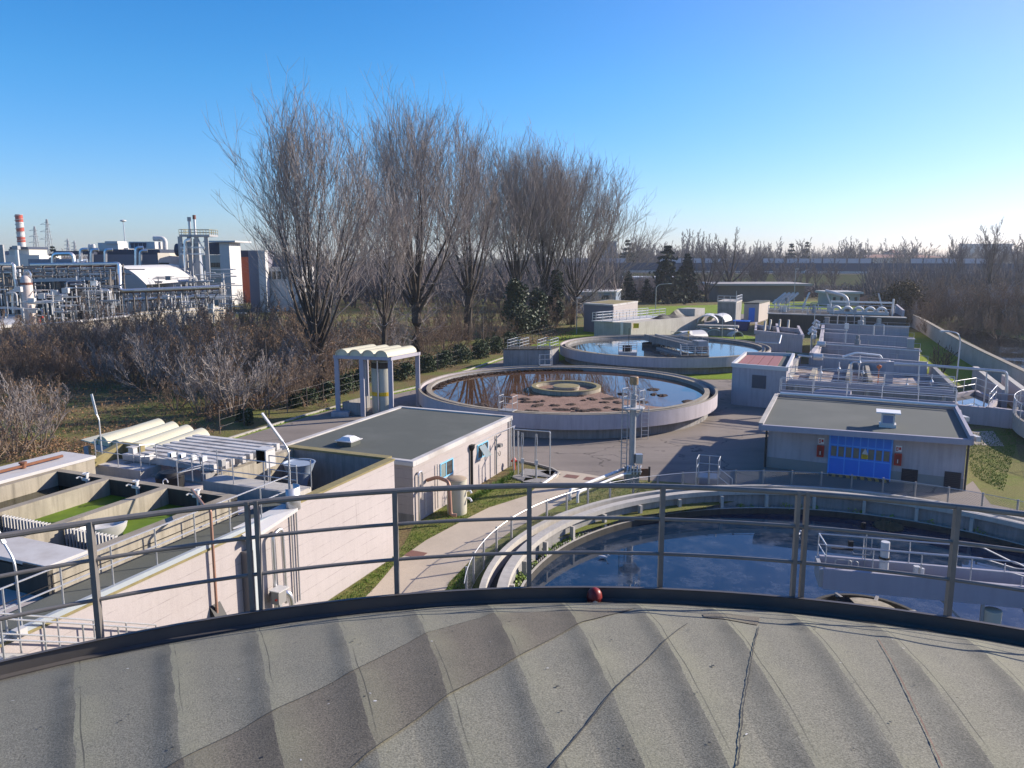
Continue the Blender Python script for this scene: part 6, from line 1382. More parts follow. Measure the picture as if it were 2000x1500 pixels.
tag(MB().sheet(pp, 1.0).build('water', water_film), kind='structure'); railing(po, [P3(p, 1.3) for p in (pp[0], pp[1], pp[2], pp[3])], 1.0, 2.0, (1.0, .5), .03, .03, galv, one=True)
tag(MB().sheet([V2(G(*p)) for p in ((1850, 640), (1868, 654), (1895, 669), (1960, 703), (2060, 757), (2160, 730), (2090, 686), (2000, 664), (1930, 650), (1880, 640))], .03).build('river', water_river), kind='structure')
# lamp posts
def lamp_post(label, base, h, arm=0, dy=0, r=.06, m=galvdull, head=True):
    b = g3(*base); t = thing('lamp_post', label, 'lamp post', b, 'lamp posts of the works'); top = b + Vector((0, 0, h))
    if arm: MB().tube(bend([b, top - Vector((0, 0, .5)), top + Vector((arm * .25, 0, .1)), top + Vector((arm, dy, .25))], .5, 5), r * .9, 7).build('post', m, t, smooth=True)
    else: MB().tube([b, b + Vector((0, 0, h * .5)), top], [r, r * .8, r * .5], 7).build('post', m, t)
    if head:
        e = top + Vector((arm, dy, .25 if arm else 0)); mb = MB(); sgn = 1 if arm >= 0 else -1
        mb.box(min(e.x - .05 * sgn, e.x + .7 * sgn), max(e.x - .05 * sgn, e.x + .7 * sgn), e.y - .13, e.y + .13, e.z - .06, e.z + .07); mb.build('lamp_head', offwhite, t)
    return t
lamp_post('tall lamp post with an arm over the bright lawn by the river wall', (1866, 771), 5.3, -1.0, .2, .07, galv)
lamp_post('thin brown pole on the verge left of the road', (526, 815), 5.9, 0, 0, .05, MAT('brown_pole', (.13, .10, .08), .8), False)
lamp_post('thin pole on the lawn left of the dark fronted building', (1126, 652), 5.6, 0, 0, .08)
lamp_post('lamp post with bent arm among the far conifers', (1280, 612), 6.0, 2.6, 0, .10)
lamp_post('slim pole standing behind the far tank near the skip', (1434, 668), 7.2, 0, 0, .06, galv, False)
lamp_post('short white lamp post on the lawn at the far tank rim', (1410, 664), 4.0, 0, 0, .05, galv, False)
lamp_post('slim tall pole between the grit basin and the lilac walls', (1586, 700), 6.5, 0, 0, .05, galv, False)
lamp_post('twin headed lamp post by the long far roof', (1550, 600), 9.0, 0, 0, .12)
lamp_post('thin pole in the hedge left of the valve chamber', (944, 700), 5.2, 0, 0, .07, bpy.data.materials['brown_pole'], False)
# ---------------------------------------------------------------- trees and shrubs
import array
class TW:
    """fast collector of tapering limbs"""
    def __init__(s): s.v = []; s.f = []
    def limb(s, pts, rs, n=3):
        k0 = len(s.v); m = len(pts)
        for i in range(m):
            d = pts[min(i + 1, m - 1)] - pts[max(i - 1, 0)]
            a = Vector((d.y, -d.x, 0))
            if a.length < 1e-5: a = Vector((1, 0, 0))
            a.normalize(); b = d.normalized().cross(a); r = rs[i]; p = pts[i]
            for k in range(n):
                t = 6.2832 * k / n; c, q = math.cos(t) * r, math.sin(t) * r
                s.v.append((p.x + a.x * c + b.x * q, p.y + a.y * c + b.y * q, p.z + a.z * c + b.z * q))
        for i in range(m - 1):
            for k in range(n):
                l = (k + 1) % n; s.f.append((k0 + i * n + k, k0 + i * n + l, k0 + (i + 1) * n + l, k0 + (i + 1) * n + k))
    def leaf(s, p, sz, q):
        a = Vector((q.uniform(-1, 1), q.uniform(-1, 1), q.uniform(-1, 1))).normalized() * sz; b = a.cross(Vector((q.uniform(-1, 1), q.uniform(-1, 1), q.uniform(-1, 1)))).normalized() * sz * .6
        k = len(s.v); s.v += [tuple(p - a), tuple(p + b), tuple(p + a), tuple(p - b)]; s.f.append((k, k + 1, k + 2, k + 3))
    def build(s, name, m, parent):
        me = bpy.data.meshes.new(name); me.from_pydata(s.v, [], s.f); me.materials.append(m); me.update()
        o = bpy.data.objects.new(name, me); COL.objects.link(o); o.parent = parent; return o
def path(p, d, length, up, wob, q, n=4):
    """curved limb path: d bends towards the sky by `up`"""
    pts = [p.copy()]; d = d.normalized()
    for i in range(n):
        d = (d + Vector((q.gauss(0, wob), q.gauss(0, wob), up / n + q.gauss(0, wob * .5)))).normalized()
        p = p + d * (length / n); pts.append(p.copy())
    return pts
def on(pts, t):
    t *= len(pts) - 1; i = min(int(t), len(pts) - 2); return pts[i] + (pts[i + 1] - pts[i]) * (t - i), (pts[i + 1] - pts[i]).normalized()
def side(d, ang, q):
    a = d.cross(Vector((q.gauss(0, 1), q.gauss(0, 1), q.gauss(0, 1)))).normalized(); return (d * math.cos(ang) + a * math.sin(ang)).normalized()
def bare_tree(name, label, cat, H, seed, limbs=6, spread=(12, 38), trunk=.22, r0=.42, sec=13, ter=8, tw=3, up=.5, tr=.016, loc=(0, 0, 0), m1=None, m2=None, group=None, low=0, lean=0.0, leaves=0, multi=False, sl=.24, brm=1.0, crown=0.0):
    q = random.Random(seed); root = thing(name, label, cat, loc, group); T, C_ = TW(), TW(); twp = []
    base = Vector((0, 0, -.1)); th = H * trunk
    if not multi:
        tp = path(base, Vector((lean, 0, 1)), th, .1, .04, q, 4); T.limb(tp, [r0 * 1.25, r0, r0 * .9, r0 * .85, r0 * .8], 8)
    for i in range(limbs):
        az = 6.283 * (i * .382 + q.uniform(-.1, .1)); fi = (i + .5) / limbs; inc = R(spread[0] * .3 + (spread[1] - spread[0] * .3) * fi ** .8) * q.uniform(.8, 1.15)
        d = Vector((math.cos(az) * math.sin(inc), math.sin(az) * math.sin(inc), math.cos(inc)))
        p = base + Vector((math.cos(az), math.sin(az), 0)) * .25 if multi else on(tp, min(.99, 1.0 - fi * .55 * q.uniform(.3, 1)))[0]
        L = (H - p.z) * (1 - .40 * fi ** 1.6) * q.uniform(.82, 1.0) / max(.6, math.cos(inc * .6)) * (1 if not multi else q.uniform(.75, 1))
        lp = path(p, d, L * brm, up * (.6 + inc), .05, q, 7); r1 = r0 * q.uniform(.40, .58) * (6.0 / limbs) ** .35
        T.limb(lp, [r1 * (1 - .93 * (k / 7) ** .8) for k in range(8)], 6)
        for j in range(sec):
            t = (.30 if crown else .14) + (.70 if crown else .86) * (j + q.random()) / sec; p2, d2 = on(lp, min(t, .99))
            if crown:
                l2 = H * sl * q.uniform(.7, 1.3); d2 = side(d2, R(q.uniform(12, 46)), q)
                e = p2 + (d2 + Vector((0, 0, up * .5))).normalized() * l2; top = H * (1 - .30 * min(1.2, (e.x * e.x + e.y * e.y) ** .5 / (H * crown)) ** 2.2) * q.uniform(.93, 1.0)
                l2 *= max(.18, min(1.7 if t > .45 else 1.0, (top * q.uniform(.90, 1.0) - p2.z) / max(.1, e.z - p2.z)))
                sp = path(p2, d2, l2, up * .85, .04, q, 5)
            else:
                l2 = H * sl * (1.1 - .66 * t) * q.uniform(.65, 1.25); sp = path(p2, side(d2, R(q.uniform(16, 42)), q), l2, up * 1.1, .07, q, 5)
            r2 = max(tr * 1.6, r1 * .30 * (1 - .65 * t)); C_.limb(sp, [r2, r2 * .82, r2 * .65, r2 * .5, r2 * .35, tr * .7], 4)
            for k in range(ter):
                t3 = .15 + .85 * (k + q.random()) / ter; p3, d3 = on(sp, min(t3, .99))
                l3 = l2 * q.uniform(.28, .55) * (1.15 - .5 * t3); tp3 = path(p3, side(d3, R(q.uniform(12, 34) if crown else q.uniform(18, 45)), q), l3, up, .05 if crown else .10, q, 3)
                C_.limb(tp3, [tr * 1.25, tr, tr * .8, tr * .5], 3)
                for _ in range(tw):
                    p4, d4 = on(tp3, q.uniform(.2, .95)); tp4 = path(p4, side(d4, R(q.uniform(18, 50)), q), l3 * q.uniform(.3, .6), up * .6, .05 if crown else .1, q, 2)
                    C_.limb(tp4, [tr * .8, tr * .65, tr * .4], 3); twp.append(tp4[-1])
    for j in range(low):      # water shoots and low side branches near the foot
        z = q.uniform(.04, .45) * H; az = q.uniform(0, 6.28); p = base + Vector((math.cos(az) * r0 * .6, math.sin(az) * r0 * .6, z)) if z < th else on(lp, .1)[0] + Vector((q.uniform(-1, 1), q.uniform(-1, 1), 0))
        sp = path(p, Vector((math.cos(az), math.sin(az), q.uniform(.1, .8))), H * q.uniform(.08, .2), .25, .13, q, 4); C_.limb(sp, [tr * 2.4, tr * 2, tr * 1.5, tr, tr * .6], 3)
        for _ in range(7):
            p4, d4 = on(sp, q.uniform(.15, .98)); tp4 = path(p4, side(d4, R(q.uniform(20, 60)), q), H * q.uniform(.025, .075), .2, .15, q, 3); C_.limb(tp4, [tr, tr * .8, tr * .6, tr * .4], 3); twp.append(tp4[-1])
    T.build('trunk', m1 or bark, root); C_.build('crown', m2 or barklight, root)
    if leaves:
        Lf = TW()
        for _ in range(leaves): Lf.leaf(q.choice(twp) + Vector((q.gauss(0, .05), q.gauss(0, .05), q.gauss(0, .05))), q.uniform(.03, .07), q)
        Lf.build('dry_leaves', leafdry, root)
    return root
def th_at(px, py, top): 
    x, y = G(px, py); return (x, y, 0), zrow(y, top)
POP = [((626, 757), 192, 'leftmost tall bare poplar beside the road, with many upright limbs', 101, dict(limbs=15, spread=(8, 44), trunk=.19, r0=.60, sec=14, ter=9, low=30, lean=-.02, crown=.26)),
       ((748, 722), 330, 'slender dark bare poplar between the two tallest poplars', 102, dict(limbs=6, spread=(6, 24), trunk=.30, r0=.28, sec=13, ter=9, low=18, crown=.22)),
       ((815, 692), 178, 'tallest bare poplar with a broad fan of limbs in the middle', 103, dict(limbs=17, spread=(8, 48), trunk=.26, r0=.75, sec=14, ter=9, low=34, tr=.018, crown=.29)),
       ((912, 664), 232, 'bare poplar with a forked trunk right of the tallest one', 104, dict(limbs=10, spread=(6, 32), trunk=.24, r0=.66, sec=14, ter=9, low=26, tr=.021, crown=.2)),
       ((1012, 648), 264, 'bare poplar with an ivy covered foot in the right part of the row', 105, dict(limbs=13, spread=(8, 40), trunk=.28, r0=.6, sec=15, ter=9, low=36, tr=.021, crown=.26)),
       ((1062, 640), 276, 'dense bare poplar second from the right end of the row', 106, dict(limbs=13, spread=(8, 46), trunk=.24, r0=.6, sec=15, ter=9, low=36, tr=.022, crown=.28)),
       ((1118, 634), 300, 'rightmost bare poplar of the row, leaning its fan over the lawn', 107, dict(limbs=14, spread=(8, 60), trunk=.2, r0=.5, sec=16, ter=10, low=32, tr=.024, lean=.06, crown=.36))]
for (px, py), top, lab, seed, kw in POP:
    loc, H = th_at(px, py, top); bare_tree('bare_poplar', lab, 'tree', H, seed, loc=loc, group='row of bare poplars', brm=.74, sl=.30, **kw)
# thicket shrubs: five individual plants, then copies of each
def proto_shrub(i, H, leaves, m2, **kw):
    return bare_tree('thicket_shrub', None, None, H, 300 + i, limbs=kw.pop('limbs', 9), spread=kw.pop('spread', (12, 58)), multi=True, r0=.13, sec=8, ter=6, tw=3, up=.35, tr=.013, sl=.34, m1=barkbrown, m2=m2, leaves=leaves, **kw)
PS = [proto_shrub(0, 5.0, 260, barkbrown), proto_shrub(1, 5.0, 700, barkbrown, spread=(10, 48)), proto_shrub(2, 5.0, 60, barklight, limbs=7), proto_shrub(3, 5.0, 420, barkbrown, limbs=11, spread=(20, 70)), proto_shrub(4, 5.0, 120, barklight, spread=(8, 38))]
used = set()
LABS = [('brown bare shrub with scattered dry leaves in the thicket', 'brown thicket shrubs with few dry leaves'), ('brown shrub thick with dry leaves in the thicket', 'thicket shrubs thick with dry leaves'), ('pale twigged bare shrub in the thicket', 'pale twigged thicket shrubs'), ('wide spreading brown shrub in the thicket', 'wide spreading thicket shrubs'), ('narrow upright pale shrub in the thicket', 'narrow upright thicket shrubs')]
q = random.Random(77)
def plant(k, px, py, H, tag_='left'):
    x, y = G(px, py); o = PS[k] if k not in used else copy_tree(PS[k]); used.add(k)
    o.location = (x, y, 0); s = H / 5.0; o.scale = (s * q.uniform(.85, 1.2), s * q.uniform(.85, 1.2), s); o.rotation_euler = (0, 0, q.uniform(0, 6.28))
    tag(o, LABS[k][0], 'shrub', LABS[k][1])
S = []
for x in range(-60, 640, 26): S.append((x + q.uniform(-12, 12), q.uniform(662, 690), q.uniform(3.4, 5.2) if x < 230 else q.uniform(6.0, 8.6)))
for x in range(170, 660, 26): S.append((x + q.uniform(-14, 14), q.uniform(690, 728), q.uniform(4.8, 8.0)))
for x in range(290, 660, 28): S.append((x + q.uniform(-14, 14), q.uniform(732, 770), q.uniform(4.5, 7.2)))
for x, y, h in ((395, 812, 6.2), (458, 812, 6.6), (505, 800, 5), (560, 790, 4.4), (345, 800, 3.2), (430, 790, 5.0), (600, 775, 4.2)): S.append((x, y, h))
for x, y, h in ((28, 893, 5.6), (75, 880, 5.2), (-25, 870, 5.6), (-10, 815, 5), (45, 800, 4.5), (90, 840, 4.0), (10, 760, 4.5), (70, 740, 4.0), (130, 738, 3.6), (-40, 735, 4.6), (-40, 920, 5)): S.append((x, y, h))
for px_ in range(-60, 340, 24): S.append((px_ + q.uniform(-12, 12), q.uniform(696, 728), q.uniform(4.4, 6.4))); S.append((px_ + q.uniform(-12, 12), q.uniform(730, 764), q.uniform(3.6, 5.4)))
for x in range(655, 1130, 27): S.append((x + q.uniform(-10, 10), 740 - (x - 655) * .20 + q.uniform(-28, 2), q.uniform(3.2, 6.4)))
for x in range(670, 1120, 40): S.append((x + q.uniform(-10, 10), 690 - (x - 655) * .11 + q.uniform(-12, 4), q.uniform(5, 8)))
for x, y, h in S: plant(q.choice((0, 1, 1, 2, 3, 3, 4)), x, y, h)
# brambles and dead grass under the thicket: nobody could count these
q = random.Random(5); mb = TW(); lf = TW()
def scrub(px0, px1, pyf, n, hmax):
    for _ in range(n):
        px = q.uniform(px0, px1); y0, y1 = pyf(px); x, y = G(px, q.uniform(y0, y1)); p = Vector((x, y, -.02)); az = q.uniform(0, 6.28); k = (y / 60) ** .5
        pts = path(p, Vector((math.cos(az), math.sin(az), q.uniform(.5, 2))), q.uniform(.3, hmax), -.5, .2, q, 3); mb.limb(pts, [.014 * k, .012 * k, .009 * k, .005 * k], 3)
        for _ in range(2): lf.leaf(on(pts, q.uniform(.3, 1))[0], q.uniform(.04, .10) * k, q)
scrub(-50, 640, lambda x: (690, 800 if x > 420 else 770), 5200, 1.6)
scrub(100, 430, lambda x: (770, 850), 1300, .7)
scrub(400, 760, lambda x: (max(700, 812 - (x - 440) * .30 - 28), 818 - (x - 440) * .27), 2600, 1.0)
scrub(-50, 240, lambda x: (860, 905), 1400, .8)
scrub(760, 1120, lambda x: (730 - (x - 760) * .20 - 20, 733 - (x - 760) * .20), 1600, .9)
o = mb.build('brambles', barkbrown, None); tag(o, 'tangle of brown brambles and dead stalks along the road verge', 'brambles', kind='stuff')
o = lf.build('dead_leaves', leafdry, None); tag(o, 'brown dead leaves hanging in the brambles', 'dead leaves', kind='stuff')
# leafy evergreens
def leafy(name, label, cat, loc, H, W, n, m, seed, size=.12, group=None, stems=True, lumps=7):
    q = random.Random(seed); t = thing(name, label, cat, loc, group); L = TW(); St = TW(); cs = []
    for i in range(lumps):
        a = q.uniform(0, 6.28); h = H * (.2 + .7 * i / max(1, lumps - 1)); r = W * q.uniform(.1, .35) * (1.2 - h / H * .8); cs.append((Vector((r * math.cos(a), r * math.sin(a), h)), W * q.uniform(.22, .4) * (1.1 - .5 * h / H)))
        St.limb([Vector((0, 0, -.05)), Vector((r * .5 * math.cos(a), r * .5 * math.sin(a), h * .6)), cs[-1][0]], [.05, .035, .015], 4)
    for _ in range(n):
        c, r = q.choice(cs); d = Vector((q.gauss(0, 1), q.gauss(0, 1), q.gauss(0, 1))).normalized() * r * q.uniform(.55, 1.08); p = c + d
        if p.z > .02: L.leaf(p, size * q.uniform(.6, 1.4), q)
    St.build('stems', bark, t); L.build('foliage', m, t); return t
i = 0
for px, py, h, w_ in ((485, 828, 1.0, 1.1), (472, 822, .8, .9), (578, 795, 1.0, 1.6), (602, 790, 1.2, 2.0), (640, 778, 1.3, 2.0), (672, 768, 1.5, 2.4), (700, 758, 1.6, 2.6), (790, 742, 1.5, 2.6), (835, 727, 1.5, 2.8), (868, 718, 1.6, 3.0), (900, 708, 1.7, 3.4), (935, 699, 1.8, 3.6), (968, 690, 1.8, 3.6), (1000, 680, 1.8, 3.2)):
    x, y = G(px, py); leafy('hedge_shrub', 'dark green leafy shrub along the fence beside the road', 'shrub', (x, y, 0), h, w_, int(700 + 260 * w_), hedgeleaf, 500 + i, .07 + .0005 * y, 'dark hedge shrubs along the road fence'); i += 1
x, y = G(1012, 656); leafy('ivy_bush', 'tall dark ivy mass at the foot of the poplar right of the thicket', 'ivy', (x, y, 0), 8.5, 6.5, 3400, ivyleaf, 601, .24, lumps=11)
x, y = G(1050, 650); leafy('ivy_bush', 'smaller dark ivy mass just right of the tall one', 'ivy', (x, y, 0), 6.5, 5.0, 2400, ivyleaf, 602, .24, lumps=9)
x, y = G(1085, 640); leafy('ivy_bush', 'dark ivy covered trunk nearest the dark fronted building', 'ivy', (x, y, 0), 10, 3.5, 2400, ivyleaf, 603, .26, lumps=10)
def conifer(label, loc, H, W, seed, m=conifleaf, group='conifers beyond the works', layers=20):
    q = random.Random(seed); t = thing('conifer', label, 'tree', loc, group); T = TW(); L = TW()
    T.limb([Vector((0, 0, -.1)), Vector((0, 0, H * .5)), Vector((0, 0, H))], [.35, .2, .03], 6)
    for i in range(layers):
        f = (i + q.random() * .6) / layers; z = H * (.08 + .92 * f); rr = W * (1 - f) ** .8 * q.uniform(.65, 1.1) + .25; nb = int(7 + 4 * (1 - f))
        for j in range(nb):
            a = 6.283 * j / nb + q.uniform(-.4, .4); r = rr * q.uniform(.6, 1.15); e = Vector((r * math.cos(a), r * math.sin(a), z - r * .22)); s0 = Vector((0, 0, z)); T.limb([s0, e], [.05, .015], 3)
            for k in range(int(9 + 11 * (1 - f))):
                u = q.uniform(.2, 1.05); p = s0 + (e - s0) * u + Vector((q.gauss(0, .2), q.gauss(0, .2), q.gauss(0, .12) - .08)) * (.5 + r * .25); L.leaf(p, q.uniform(.3, .65) * (H / 14), q)
    T.build('trunk', bark, t); L.build('foliage', m, t); return t
for (px, py), top, w_, lab, s in (((1300, 592), 478, 6.4, 'biggest dark conifer beyond the far tank', 701), ((1340, 590), 494, 4.6, 'narrower dark conifer right of the biggest one', 702), ((1226, 592), 528, 3.4, 'small dark conifer left of the biggest one', 703), ((1262, 590), 545, 2.0, 'smallest dark conifer close to the bent lamp post', 704)):
    loc, H = th_at(px, py, top); conifer(lab, loc, H, w_, s)
# bare trees and shrubs at the back and along the river
for (px, py), top, lab, s, kw in (((1422, 582), 452, 'big spreading bare tree with a dark trunk beyond the works', 801, dict(limbs=6, spread=(20, 60), trunk=.28, r0=.75, sec=10, ter=6, tr=.045, up=.3)),
        ((1380, 590), 490, 'smaller bare tree just left of the big spreading one', 802, dict(limbs=6, spread=(15, 50), trunk=.3, r0=.5, sec=10, ter=6, tr=.045, up=.3)),
        ((1928, 598), 432, 'tall pale bare tree rising over the river thicket at right', 803, dict(limbs=6, spread=(6, 22), trunk=.3, r0=.35, sec=12, ter=6, tr=.035, up=.5)),
        ((1868, 585), 462, 'slender bare tree left of the tall pale one by the river', 804, dict(limbs=5, spread=(8, 28), trunk=.3, r0=.3, sec=11, ter=6, tr=.035, up=.5)),
        ((1990, 590), 458, 'bare tree cut by the right picture edge above the river', 805, dict(limbs=6, spread=(10, 32), trunk=.3, r0=.35, sec=11, ter=6, tr=.035, up=.5))):
    loc, H = th_at(px, py, top); bare_tree('bare_tree', lab, 'tree', H, s, loc=loc, group='bare trees at the back', m2=farbark, **kw)
x, y = G(1836, 729); t = bare_tree('garden_shrub', 'dark multi stemmed bare shrub on the bright lawn by the river wall', 'shrub', 3.7, 811, limbs=9, spread=(6, 30), multi=True, r0=.16, sec=7, ter=5, tw=2, tr=.015, loc=(x, y, 0), m1=bark, m2=bark, up=.3, sl=.3)
LABS = [('brown shrub on the river bank right of the works', 'brown river bank shrubs'), ('leafy brown shrub on the river bank right of the works', 'leafy brown river bank shrubs'), ('pale twigged shrub on the river bank right of the works', 'pale river bank shrubs'), ('wide brown shrub on the river bank right of the works', 'wide river bank shrubs'), ('narrow pale shrub on the river bank right of the works', 'narrow river bank shrubs')]
q = random.Random(78)
for _ in range(64):
    px = q.uniform(1760, 2090); py = q.uniform(588, 640) + max(0, (px - 1860) * .10); plant(q.choice((0, 1, 3, 3, 2, 4)), px, py, q.uniform(5.5, 9.5))
for px, py, h in ((1770, 636, 5.6), (1740, 634, 5.2), (1798, 640, 5.2), (1755, 622, 6), (1715, 615, 4.5), (1830, 630, 5), (1812, 655, 3.4), (1850, 662, 3), (1875, 655, 4), (1900, 652, 5), (1950, 662, 5.5), (2000, 668, 6), (1690, 610, 3)): plant(1 if px < 1812 else 3, px, py, h)
for _ in range(22):
    px = q.uniform(1850, 2110); plant(q.choice((0, 1, 3, 2)), px, 642 + max(0, px - 1900) * .085 + q.uniform(-10, 0), q.uniform(5, 8))
x, y = G(1752, 634); leafy('leafy_bush', 'big rounded brown leafed bush behind the right end of the far basin', 'bush', (x, y, 0), 6.6, 11, 5200, MAT('brown_green_leaf', (.105, .075, .035), .9, var=.45, scale=1.0, obj=True), 611, .2, lumps=12)
LABS = [('small bare bush beyond the far basins', 'brown bushes beyond the works'), ('leafy brown bush beyond the far basins', 'leafy bushes beyond the works'), ('pale bush beyond the far basins', 'pale bushes beyond the works'), ('wide brown bush beyond the far basins', 'wide bushes beyond the works'), ('narrow pale bush beyond the far basins', 'narrow bushes beyond the works')]
for _ in range(46):
    px = q.uniform(1150, 1720); plant(q.choice((0, 2, 3, 4)), px, q.uniform(562, 584), q.uniform(3.5, 8.5) if px < 1560 else q.uniform(3, 5))
for px in range(1130, 1300, 22): plant(q.choice((0, 2, 4)), px + q.uniform(-8, 8), q.uniform(600, 625) if px < 1215 else q.uniform(572, 585), q.uniform(6, 9))
# grass tufts on the lawns
q = random.Random(13); mb = TW()
def tufts(poly, n, h, sz):
    xs = [p[0] for p in poly]; ys = [p[1] for p in poly]
    def inside(x, y):
        c = False
        for i in range(len(poly)):
            (x1, y1), (x2, y2) = poly[i], poly[i - 1]
            if (y1 > y) != (y2 > y) and x < (x2 - x1) * (y - y1) / (y2 - y1) + x1: c = not c
        return c
    k = 0
    while k < n:
        x, y = q.uniform(min(xs), max(xs)), q.uniform(min(ys), max(ys))
        if not inside(x, y): k += .3; continue
        k += 1; X, Y = G(x, y); p = Vector((X, Y, 0)); hh = h * q.uniform(.5, 1.5)
        for _ in range(3):
            a = q.uniform(0, 6.28); d = Vector((math.cos(a), math.sin(a), 0)); b = len(mb.v); e = Vector((-d.y, d.x, 0)) * sz
            mb.v += [tuple(p - e), tuple(p + e), tuple(p + d * hh * .6 + Vector((0, 0, hh)))]; mb.f.append((b, b + 1, b + 2))
tufts([(1000, 925), (1057, 943), (1030, 968), (954, 992), (916, 1011), (833, 1055), (780, 1092), (735, 1145), (690, 1200), (590, 1215), (700, 1140), (780, 1080), (812, 1022)], 9000, .06, .012)
tufts([(1185, 937), (1330, 947), (1440, 957), (1380, 985), (1230, 1000), (1100, 1020), (1120, 980)], 3500, .06, .013)
tufts([(1090, 1000), (1060, 1040), (985, 1095), (930, 1100), (960, 1080), (1010, 1040), (1066, 1003)], 1800, .06, .012)
tufts([(875, 1140), (922, 1095), (928, 1160), (880, 1200), (850, 1200)], 1500, .07, .012)
tufts([(430, 862), (600, 808), (700, 780), (815, 752), (985, 694), (985, 700), (820, 757), (600, 813), (450, 858)], 7000, .10, .02)
tufts([(1880, 850), (1985, 835), (1985, 870), (1960, 960), (1900, 930)], 2500, .08, .018)
tufts([(900, 990), (1000, 925), (1010, 905), (1000, 935), (960, 960)], 1200, .22, .02)
me = bpy.data.meshes.new('grass'); me.from_pydata(mb.v, [], mb.f); me.materials.append(grassblade); o = bpy.data.objects.new('grass', me); COL.objects.link(o); tag(o, 'short grass tufts on the lawns and verges', 'grass', kind='stuff')
# wire fence along the left side of the road
fp_ = [g3(*p) for p in ((430, 848), (520, 818), (600, 796), (690, 768), (770, 742), (880, 716), (970, 690), (1085, 655))]
t = thing('boundary_fence', 'thin dark post and wire fence along the left verge of the road', 'fence', fp_[3]); mb = MB()
for z in (.5, 1.0, 1.6): mb.tube([p + Vector((0, 0, z)) for p in fp_], .005, 3)
mb.build('wire', galvdull, t)
for a, b in zip(fp_, fp_[1:]):
    n = max(1, round((b - a).length / 2.6))
    for i in range(n): p = a + (b - a) * i / n; MB().box(p.x - .028, p.x + .028, p.y - .028, p.y + .028, 0, 1.7).build('post', bpy.data.materials['brown_pole'], t)
# ---------------------------------------------------------------- chemical plant beyond the thicket
def prect(x0, x1, y0, y1, Y):
    a, b = P(x0, y1, Y), P(x1, y0, Y); return a.x, b.x, a.z, b.z
def pbox(mb, x0, x1, y0, y1, Y, dp=3.0, ground=False):
    a, b, z0, z1 = prect(x0, x1, y0, y1, Y); mb.box(a, b, Y, Y + dp, 0 if ground else z0, z1); return mb
def pp(*pts): return [P(*p) for p in pts]
silver = stainless; ptrust = MAT('plant_rust_red', (.20, .075, .05), .8, var=.2)
whiteclad = MAT('white_cladding', (.55, .54, .52), .6, .0, var=.08, scale=.4); blackroof = MAT('blue_black_roof', (.035, .045, .075), .5, var=.2, scale=.2)
beigewalls = MAT('beige_panel_wall', (.52, .48, .41), .8, var=.08, scale=.3)
q = random.Random(41)
def rack(label, x0, x1, yt0, yt1, Y0, Y1, pipes, posts, walk=None, name='pipe_rack'):
    """row of posts with pipes; y values are picture rows of the pipes at both ends"""
    a = P(x0, yt0, Y0); t = thing(name, label, 'pipe rack', (a.x, a.y, 0))
    for dy, r, m in pipes: mb = MB(); mb.tube([P(x0, yt0 + dy, Y0) + Vector((0, dy * .08, 0)), P(x1, yt1 + dy, Y1) + Vector((0, dy * .08, 0))], r, 8); mb.build('pipe', m, t, smooth=True)
    for i in range(posts):
        u = i / (posts - 1); Y = Y0 + (Y1 - Y0) * u; p = P(x0 + (x1 - x0) * u, yt0 + (yt1 - yt0) * u, Y)
        mb = MB(); mb.box(p.x - .12, p.x + .12, Y - .1, Y + .1, 0, p.z - .1); mb.box(p.x - .1, p.x + .1, Y + 2.4, Y + 2.6, 0, p.z - .1); mb.box(p.x - .1, p.x + .1, Y - .1, Y + 2.6, p.z - .5, p.z - .3); mb.build('post', railsteel, t)
    if walk:
        mb = MB(); mb.bar(P(x0, walk[0], Y0 - 1), P(x1, walk[1], Y1 - 1), .2, .55); mb.build('walkway', whiteclad, t)
        mb = MB(); mb.tube([P(x0, walk[0] - 9, Y0 - 1), P(x1, walk[1] - 9, Y1 - 1)], .05, 4)
        for i in range(24): u = i / 23; Y = Y0 - 1 + (Y1 - Y0) * u; p = P(x0 + (x1 - x0) * u, walk[0] + (walk[1] - walk[0]) * u, Y); mb.tube([p, p + Vector((0, 0, 1.0))], .035, 4)
        mb.build('railing', galv, t)
    return t
t = rack('upper pipe rack with a fat silver pipe and white walkway', 60, 226, 517, 515, 140, 140, [(0, .32, silver), (5, .12, ptrust), (8, .10, silver), (11, .10, offwhite), (16, .09, silver), (19, .12, offwhite), (23, .08, galvdull), (27, .10, silver)], 8, (548, 543))
mb = MB(); mb.tube(bend(pp((222, 515, 140), (233, 515, 140), (234, 568, 139), (262, 567, 140)), .8, 6), .32, 9); mb.build('pipe', silver, t, smooth=True, label='fat silver pipe bending down')
mb = MB()
for x in range(70, 226, 20): mb.bar(P(x, 548, 142), P(x + 20, 520, 142), .1); mb.bar(P(x + 10, 520, 142), P(x + 14, 548, 142), .1)
mb.build('bracing', railsteel, t)
t = rack('lower pipe rack with two shining pipes sloping up to the right', 236, 428, 568, 560, 140, 148, [(0, .34, silver), (4, .12, ptrust), (9, .08, offwhite), (18, .27, silver), (21, .13, ptrust)], 9)
mb = MB()
for i in range(46): x = 250 + i * 3.7; Y = 140 + 8 * (x - 236) / 192; p = P(x + q.uniform(-1, 1), 578 + q.uniform(-6, 14), Y + q.uniform(0, 3)); mb.tube([(p.x, p.y, 0), p], q.uniform(.05, .12), 5)
mb.build('drop_pipes', galv, t)
t = rack('tangled pipe rack at the left picture edge', -60, 24, 516, 516, 126, 126, [(0, .3, silver), (8, .14, offwhite), (13, .12, galvdull), (17, .1, silver), (24, .15, galvdull), (40, .26, galvdull), (46, .12, silver), (62, .14, offwhite)], 5)
